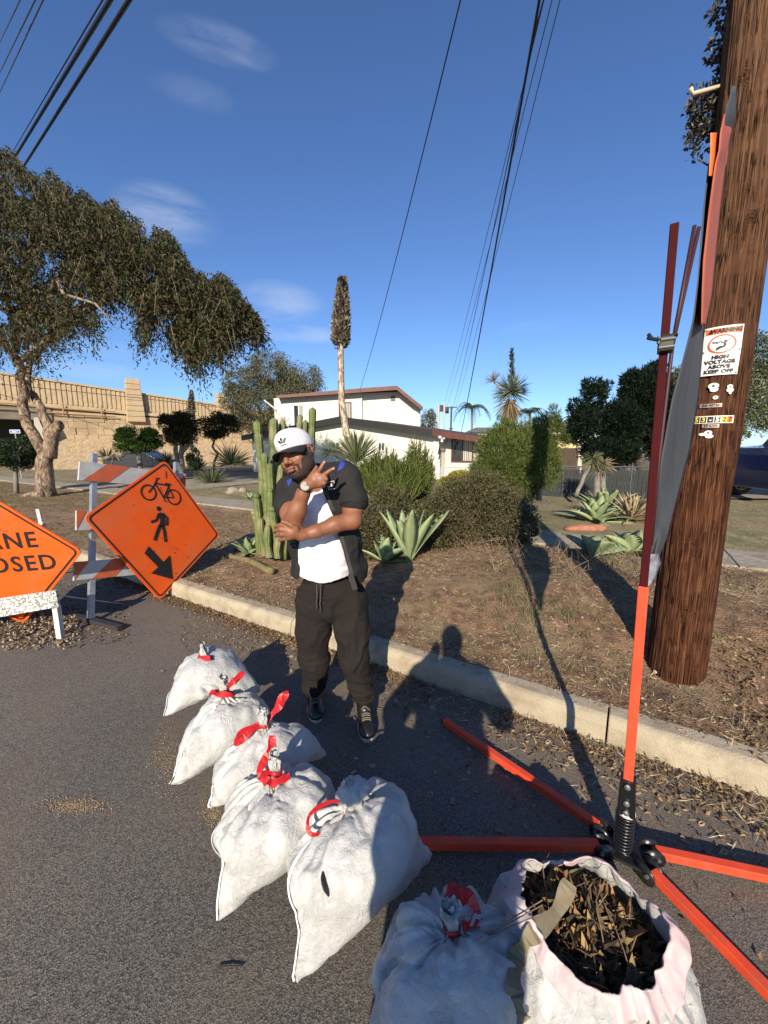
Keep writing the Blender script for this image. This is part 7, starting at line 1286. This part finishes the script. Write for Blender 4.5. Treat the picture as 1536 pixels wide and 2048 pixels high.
# ---- cap: crown, brim, button, emblem
Cp = SDF(HC - .2, HC + .2, .0036); Cp.ell(hl(0, .012, .040), (.0865, .106, .096), 0, HM); Cp.ell(hl(0, -.05, .075), (.060, .05, .052), .03, HM)
def plane_cut(f, n_, p0, k=.002): f.fn(lambda X, Y, Z: -((X - p0[0]) * n_[0] + (Y - p0[1]) * n_[1] + (Z - p0[2]) * n_[2]), k)
un = unit(HM @ np.array([0, .10, 1.])); Cp.fn(lambda X, Y, Z: ((X - hl(0, 0, .022)[0]) * un[0] + (Y - hl(0, 0, .022)[1]) * un[1] + (Z - hl(0, 0, .022)[2]) * un[2]) * 1.0, .002, 'sub')
V, F = Cp.mesh()
V = relax(V, F, 2); l_ = (V - HC) @ HM; ang = np.arctan2(l_[:, 0], -l_[:, 1]); seamd = np.min(np.abs((ang[:, None] - np.arange(-3, 4)[None] * pi / 3)), axis=1) * np.hypot(l_[:, 0], l_[:, 1]); V = V - normals(V, F) * (.0012 * np.exp(-(seamd / .0025) ** 2))[:, None]
cap = mesh('cap', V, F, mat('cap_white', (.66, .66, .67), .8, (.60, .60, .62), 12, bump=.15, bscale=350, bdist=.001), MAN, True); bvc = BVHTree.FromPolygons([tuple(v) for v in V], [tuple(int(i) for i in f) for f in F])
b = MB(); n1, n2 = 25, 8; top = []; 
for j in range(n2):
    for i in range(n1):
        a = -1.25 + 2.5 * i / (n1 - 1); t = j / (n2 - 1); r0x, r0y = .086, .100; ex = .075 * cos(a * .9) ** .6; x = sin(a) * r0x * (1 + .04 * t); y = .012 - cos(a) * r0y - ex * t; top.append(hl(x, y, .034 - .010 * t - .035 * (x / .09) ** 2 * (.3 + .7 * t)))
nb = len(top); b.add(top + [p - uph * .004 for p in top], [(j * n1 + i, j * n1 + i + 1, (j + 1) * n1 + i + 1, (j + 1) * n1 + i) for j in range(n2 - 1) for i in range(n1 - 1)] + [(nb + j * n1 + i, nb + (j + 1) * n1 + i, nb + (j + 1) * n1 + i + 1, nb + j * n1 + i + 1) for j in range(n2 - 1) for i in range(n1 - 1)] + [((n2 - 1) * n1 + i, (n2 - 1) * n1 + i + 1, nb + (n2 - 1) * n1 + i + 1, nb + (n2 - 1) * n1 + i) for i in range(n1 - 1)])
b.make('brim', mat('cap_black', (.012, .012, .013), .7, bump=.2, bscale=300, bdist=.001), MAN, True)
b = MB(); b.tube([hl(0, .012, .134), hl(0, .012, .139)], [.009, .006], 10); b.make('cap_button', MATS['cap_white'], MAN, True)
Z8 = lambda x, y: (540 + x / 6.827, 840 + y / 6.827)
leafp = lambda bx, by, tx, ty, w_: [Z8(bx + (tx - bx) * t + s * w_ * sin(pi * min(t * 1.05, 1)) ** .8 * (-(ty - by)) / math.hypot(tx - bx, ty - by), by + (ty - by) * t + s * w_ * sin(pi * min(t * 1.05, 1)) ** .8 * (tx - bx) / math.hypot(tx - bx, ty - by)) for s, ts in ((1, np.linspace(0, 1, 8)), (-1, np.linspace(1, 0, 8)[1:-1])) for t in ts]
decal('cap_emblem', [leafp(160, 294, 135, 236, 15), leafp(178, 292, 222, 232, 15), leafp(148, 302, 98, 290, 13), [Z8(116, 309), Z8(205, 283), Z8(207, 291), Z8(120, 317)], [Z8(124, 322), Z8(208, 297), Z8(208, 304), Z8(129, 329)]], bvc, SK, MAN, .0025)
tv, tf = textmesh('adidas', 36, .6); b = MB(); o_ = Vector((0, 0, CAMH)); P = []
for x, y in tv:
    a = .38; q = Z8(188 + x * cos(a) + y * sin(a), 338 - (y * cos(a) - x * -sin(a)) if False else 338 + (-y) * cos(a) - x * sin(a)); d = Vector(ray(*q)).normalized(); hit = bvc.ray_cast(o_, d)[0]; P.append(np.array(hit) - np.array(d) * .0022 if hit is not None else None)
tf = [f for f in tf if all(P[i] is not None for i in f)]; P = [p if p is not None else np.zeros(3) for p in P]
if tf: mesh('cap_lettering', P, tf, SK, MAN)
# ---- clothes
S = SDF((-.66, 1.85, .80), (.06, 2.45, 1.55), .005); S.ell(ch, (.165, .118, .155), 0); S.ell(be, (.162, .135, .165), .06); S.ell(A_(650, 1145, 2.18), (.158, .138, .12), .06); S.cone(A_(592, 988, 2.17), A_(688, 968, 2.15), .062, .062, .05)
zh = A_(642, 1166, 2.04)[2]; S.fn(lambda X, Y, Z: Z - zh - .035 * ((X + .33) / .2) ** 2, .003); nk = A_(618, 955, 2.10); S.ell(nk, (.058, .085, .055), .01, op='sub')
V, F = S.mesh(); V = relax(V, F, 2); V = cloth(V, F, .008, 8, 11, aniso=(1, 1, 1.6)); mesh('t_shirt', V, F, SHIRT, MAN, True)
J = SDF((-.68, 1.85, .78), (.12, 2.52, 1.60), .005); J.ell(A_(640, 1008, 2.19), (.200, .162, .165), 0); J.ell(A_(652, 1085, 2.19), (.208, .172, .17), .06); J.ell(A_(660, 1140, 2.20), (.222, .176, .17), .05)
J.path([A_(585, 975, 2.17), A_(642, 955, 2.20), A_(690, 950, 2.17)], [.062, .066, .068], .04)
J.path([A_(580, 985, 2.15), A_(577, 1010, 2.10)], [.072, .070], .03); J.path([A_(694, 962, 2.145), A_(706, 1000, 2.09)], [.078, .075], .03)
zhem = A_(650, 1172, 2.03)[2]; J.fn(lambda X, Y, Z: Z - zhem + .10 * (X + .25), .003)
for (p, q) in ((A_(577, 1012, 2.10), A_(577, 1018, 2.08)), (A_(706, 1002, 2.085), A_(707, 1009, 2.075))): pass
xl = np.array([(p[2], p[0]) for p in (A_(x, y, 2.03) for x, y in ((594, 1185), (592, 1100), (590, 1040), (594, 1000), (601, 965), (606, 940)))]); xr = np.array([(p[2], p[0]) for p in (A_(x, y, 2.03) for x, y in ((716, 1185), (700, 1150), (682, 1085), (664, 1030), (647, 985), (636, 962), (634, 940)))])
def opening(X, Y, Z):
    a = np.interp(Z, xl[:, 0], xl[:, 1]); c = np.interp(Z, xr[:, 0], xr[:, 1]); return np.maximum(np.maximum(a - X, X - c), Y - 2.16)
J.fn(opening, .006); J.ell(A_(620, 950, 2.13), (.064, .085, .07), .01, op='sub')
J.ell(A_(642, 1010, 2.19), (.160, .112, .14), .0, op='sub'); J.ell(A_(650, 1150, 2.185), (.176, .146, .21), .0, op='sub')
V, F = J.mesh(); V = relax(V, F, 2); V = cloth(V, F, .012, 7, 21, aniso=(1.3, 1.3, .9)); jk = mesh('jacket', V, F, JKT, MAN, True); bvj = BVHTree.FromPolygons([tuple(v) for v in V], [tuple(int(i) for i in f) for f in F])
# collar and sleeve hems
b = MB(); cpts = curve3([A_(603, 975, 2.03), A_(606, 957, 2.07), A_(612, 945, 2.16), A_(630, 938, 2.24), A_(646, 942, 2.18), A_(650, 955, 2.08), A_(650, 978, 2.02)], 26); b.tube(cpts, np.interp(np.linspace(0, 1, 26), [0, .2, .5, .8, 1], [.010, .022, .024, .024, .012]), 10); b.make('collar', JKT, MAN, True)
for c_, r_, dr_ in ((A_(576, 1020, 2.085), .066, (-.1, -.25, -1)), (A_(707, 1008, 2.075), .070, (.1, -.3, -1))):
    d = unit(np.array(dr_)); u = unit(np.cross(d, (0, 1, 0))); v = np.cross(d, u); k = 30; V = []; 
    for q, (t, rr) in enumerate(((-.05, 1.02), (-.015, 1.03), (0, 1.03), (0, .93), (-.05, .90))): V += [c_ + d * t + (u * cos(a) + v * sin(a)) * r_ * rr * (1 + .03 * sin(3 * a + q * .2)) for a in np.arange(k) * 2 * pi / k]
    mesh('sleeve_hem', V, [(q * k + i, q * k + (i + 1) % k, (q + 1) * k + (i + 1) % k, (q + 1) * k + i) for q in range(4) for i in range(k)], JKT, MAN, True)
decal('blue_panel', [[Z8(918, 705), Z8(935, 625), Z8(962, 552), Z8(1000, 565), Z8(1028, 592), Z8(985, 665), Z8(940, 690)]], bvj, BLUE, MAN, .003); decal('blue_panel', [[Z8(225, 832), Z8(262, 810), Z8(302, 790), Z8(288, 850), Z8(252, 905)]], bvj, BLUE, MAN, .003)
decal('badge', [[Z8(*p) for p in q] for q in ([(778, 852), (872, 826), (874, 832), (780, 858)], [(778, 852), (786, 850), (806, 950), (798, 952)], [(798, 946), (884, 934), (885, 940), (800, 953)], [(866, 830), (873, 828), (882, 868), (876, 870)])], bvj, SW, MAN, .003)
decal('badge_emblem', [[Z8(*p) for p in q] for q in ([(824, 868), (838, 866), (850, 880), (846, 890), (834, 882), (838, 915), (828, 912)], [(806, 906), (826, 896), (826, 904), (812, 912), (826, 914), (822, 922), (808, 918)], [(842, 896), (862, 892), (872, 900), (858, 910), (842, 914), (842, 906), (856, 900), (842, 902)])], bvj, SW, MAN, .003)
PLK = mat('placket_webbing', (.045, .042, .040), .8, (.03, .028, .027), 60, bump=.6, bscale=120, bdist=.002)
strip_ = [(690, 950, 780, 935), (730, 1050, 800, 1020), (775, 1160, 850, 1130), (820, 1270, 900, 1240)]
decal('placket', [[Z8(a[0], a[1]), Z8(a[2], a[3]), Z8(c[2], c[3]), Z8(c[0], c[1])] for a, c in zip(strip_[:-1], strip_[1:])], bvj, PLK, MAN, .004)
Z1 = lambda x, y: (500 + x / 5.12, 820 + y / 5.12)
s2 = [(902, 1300, 958, 1290), (930, 1420, 990, 1405), (968, 1560, 1025, 1545), (1000, 1700, 1062, 1680)]
decal('placket', [[Z1(a[0], a[1]), Z1(a[2], a[3]), Z1(c[2], c[3]), Z1(c[0], c[1])] for a, c in zip(s2[:-1], s2[1:])], bvj, PLK, MAN, .004)
b = MB(); p0, p1 = A_(*Z1(1030, 1690), 2.0), A_(*Z1(1078, 1838), 2.02); b.beam(p0, p1, .028, .006, up=(0, 1, 0)); b.make('webbing_tab', PLK, MAN)
# ---- trousers
Pn = SDF((-.62, 1.85, .02), (.12, 2.60, 1.06), .0055); Pn.ell(A_(660, 1182, 2.20), (.182, .140, .11), 0); Pn.ell(A_(660, 1205, 2.21), (.190, .140, .10), .04)
Pn.path([A_(628, 1200, 2.21), A_(627, 1260, 2.20), A_(629, 1320, 2.20), A_(631, 1362, 2.24)], [.108, .098, .082, .070], .03); Pn.ell(A_(628, 1372, 2.24), (.070, .072, .045), .03)
Pn.path([A_(699, 1205, 2.19), A_(704, 1255, 2.16), A_(709, 1315, 2.12), A_(724, 1380, 2.13)], [.110, .098, .082, .062], .03); Pn.ell(A_(725, 1378, 2.14), (.066, .068, .022), .02); Pn.ell(A_(726, 1394, 2.14), (.062, .064, .018), .012)
ztop = A_(650, 1150, 2.06)[2]; Pn.fn(lambda X, Y, Z: ztop - Z, .004); V, F = Pn.mesh(); V = relax(V, F, 2); sgn = np.where(V[:, 0] > A_(663, 1250, 2.2)[0], 1, -1)
V = cloth(V, F, .012, 6.5, 31, aniso=(1.2, 1.2, 1.7)); mesh('trousers', V, F, PNT, MAN, True)
for px_, ln in ((633, 80), (640, 88)):
    pts = curve3([A_(px_ + .5, 1168, 2.045), A_(px_ + 1, 1168 + ln * .35, 2.04), A_(px_, 1168 + ln * .42, 2.04), A_(px_ + 1, 1168 + ln * .62, 2.045)], 12); b = MB(); b.tube(pts, .0035, 6); b.make('drawstring', mat('drawstring', (.06, .045, .04), .8), MAN, True)
# ---- shoes
RUB = mat('shoe_rubber', (.42, .40, .37), .6, (.28, .26, .23), 18); SHU = mat('black_leather', (.012, .011, .011), .35, coat=.3)
def shoe(heel, toe, ank):
    heel, toe = np.array(heel, float), np.array(toe, float); d = unit(toe - heel); sd = np.array([-d[1], d[0], 0]); L_ = np.linalg.norm(toe - heel); lo = np.minimum(heel, toe) - .12; hi = np.maximum(heel, toe) + .12; lo[2] = -.02; hi[2] = .22; Mx = np.stack([sd, d, [0, 0, 1.]], 1)
    U_ = SDF(lo, hi, .0042); q = lambda t, s_=0, z=0: heel + d * L_ * t + sd * s_ + np.array([0, 0, z])
    U_.ell(q(.80, 0, .035), (.048, .062, .036), 0, Mx); U_.ell(q(.5, 0, .042), (.042, .09, .045), .03, Mx); U_.ell(q(.2, 0, .045), (.036, .055, .05), .03, Mx); U_.cone(q(.30, 0, .06), np.array(ank), .042, .046, .03); U_.fn(lambda X, Y, Z: Z - .018, .002)
    V, F = U_.mesh(); V = relax(V, F, 1); o = mesh('shoe', V, F, SHU, MAN, True); bv = BVHTree.FromPolygons([tuple(v) for v in V], [tuple(int(i) for i in f) for f in F])
    n_ = 40; P = []
    for a in np.linspace(0, 2 * pi, n_ + 1)[:-1]:
        t = .5 - .5 * cos(a); w_ = (.052 if t > .5 else .041) * abs(sin(a)) ** .75 * (1 if sin(a) > 0 else -1); P.append(q(-.04 + 1.08 * t, w_, 0))
    z0, z1 = .002, .030; V = [p + np.array([0, 0, z0]) for p in P] + [p + np.array([0, 0, z1]) for p in P]; s_ = mesh('sole', V, [(i, (i + 1) % n_, n_ + (i + 1) % n_, n_ + i) for i in range(n_)] + [tuple(range(n_))[::-1], tuple(range(n_, 2 * n_))], RUB, o, True); bevel(s_, .005, 2)
    lb = MB()
    for k in range(5):
        t = .44 + .065 * k; pts = []
        for s2_ in np.linspace(-.026, .026, 7):
            c = q(t + .012 * (k % 2), s2_, .16); h = bv.ray_cast(Vector(c), Vector((0, 0, -1)))[0]
            if h is not None: pts.append(np.array(h) + (0, 0, .002))
        if len(pts) > 2: lb.tube(pts, .0032, 5)
    if lb.n: lb.make('laces', mat('laces', (.16, .14, .11), .8), o, True)
shoe(gz(729, 1425, 0) * np.array([1, 0, 0]) + (0, 2.215, 0), gz(736, 1484, 0) * np.array([1, 0, 0]) + (0, 1.965, 0), A_(727, 1402, 2.15)); shoe((gz(626, 1405, 0)[0], 2.36, 0), (gz(636, 1425, 0)[0] + .01, 2.12, 0), A_(630, 1375, 2.28))
# ---- watch and chain
wc2 = A_(610.5, 972.5, 1.868); ax = unit(np.array([0, 0, CAMH]) - wc2 + np.array([-.2, 0, .25])); wd_ = unit(A_(606, 988, 1.905) - A_(612, 973, 1.90)); b = MB(); b.tube([wc2 - ax * .006, wc2 + ax * .006], .0235, 28); w1 = b.make('watch', mat('watch_gold', (.40, .31, .17), .4, metal=.3), MAN, True)
b = MB(); b.tube([wc2 + ax * .006, wc2 + ax * .0072], .0195, 24); b.make('watch_face', mat('watch_face', (.26, .25, .23), .5), w1)
u_ = unit(np.cross(ax, (0, 0, 1))); v_ = np.cross(u_, ax); b = MB()
for a in np.arange(12) * pi / 6: b.beam(wc2 + ax * .0076 + (u_ * cos(a) + v_ * sin(a)) * .0135, wc2 + ax * .0076 + (u_ * cos(a) + v_ * sin(a)) * .0175, .0012, .0006, up=ax)
for a, l in ((.9, .011), (2.4, .008)): b.beam(wc2 + ax * .0078, wc2 + ax * .0078 + (u_ * cos(a) + v_ * sin(a)) * l, .0014, .0006, up=ax)
b.make('watch_hands', SK, w1)
wcn = A_(611, 975, 1.90); u_ = unit(np.cross(wd_, (0, 1, 0))); v_ = np.cross(wd_, u_); b = MB(); k = 28; V = [wcn + wd_ * t + (u_ * cos(a) + v_ * sin(a)) * .0325 for t in (-.011, .011) for a in np.arange(k) * 2 * pi / k]; solid(mesh('watch_strap', V, [(i, (i + 1) % k, k + (i + 1) % k, k + i) for i in range(k)], SK, w1, True), .003, 1)
for p, nrm in (((648.5, 924.8), 1.868), ((667, 937.3), 1.862)):
    hit = bvb.ray_cast(Vector((0, 0, CAMH)), Vector(ray(*p)).normalized())[0]
    if hit is not None: c = np.array(hit); b = MB(); t = unit(np.array(ray(*p))); q = c - t * .0004; uu = unit(np.array([.5, 0, .8])); vv = unit(np.cross(t, uu)); b.add([q + uu * .005 * cos(a) + vv * .0038 * sin(a) for a in np.arange(10) * pi / 5], [tuple(range(10))]); b.make('fingernail', NAIL, MAN)
# ---- the photographer behind the camera, known from the shadow
PHX = .05; PH = thing('person', 'photographer out of frame, seen only as the shadow with raised arms on the kerb', 'person', (-.075, -.37, 0)); Q = SDF((-.62, -.85, 0), (.46, .15, 1.92), .014); pc = np.array([-.075, -.37, 0]); q = lambda x, y, z: pc + np.array([x, y, z])
Q.ell(q(0, 0, 1.70), (.085, .10, .115), 0); Q.cone(q(0, .01, 1.60), q(0, .02, 1.5), .06, .07, .03); Q.cone(q(-.17, .02, 1.44), q(.17, .02, 1.44), .085, .085, .06); Q.ell(q(0, .0, 1.30), (.22, .14, .21), .06); Q.ell(q(0, .02, 1.08), (.22, .15, .19), .06); Q.ell(q(0, 0, .90), (.21, .14, .15), .05)
for s_ in (1, -1): Q.path([q(.20 * s_, .02, 1.43), q(.32 * s_, .06, 1.22), q(.20 * s_, .20, 1.34), q(.07 * s_, .27, 1.46)], [.085, .075, .055, .040], .04); Q.ell(q(.06 * s_, .29, 1.50), (.035, .03, .045), .02); Q.path([q(.10 * s_, 0, .90), q(.12 * s_, .02, .48), q(.13 * s_, 0, .09)], [.10, .075, .055], .04); Q.ell(q(.13 * s_, .06, .045), (.045, .13, .045), .03)
V, F = Q.mesh(); mesh('body', V, F, SKIN, PH, True)
b = MB(); b.box(q(.07, .30, 1.575), (.075, .009, .15)); bevel(tag(b.make('phone', SK), 'phone held up by the photographer, out of frame', 'phone'), .003, 2)
print('script time', round(time.time() - T0, 1))
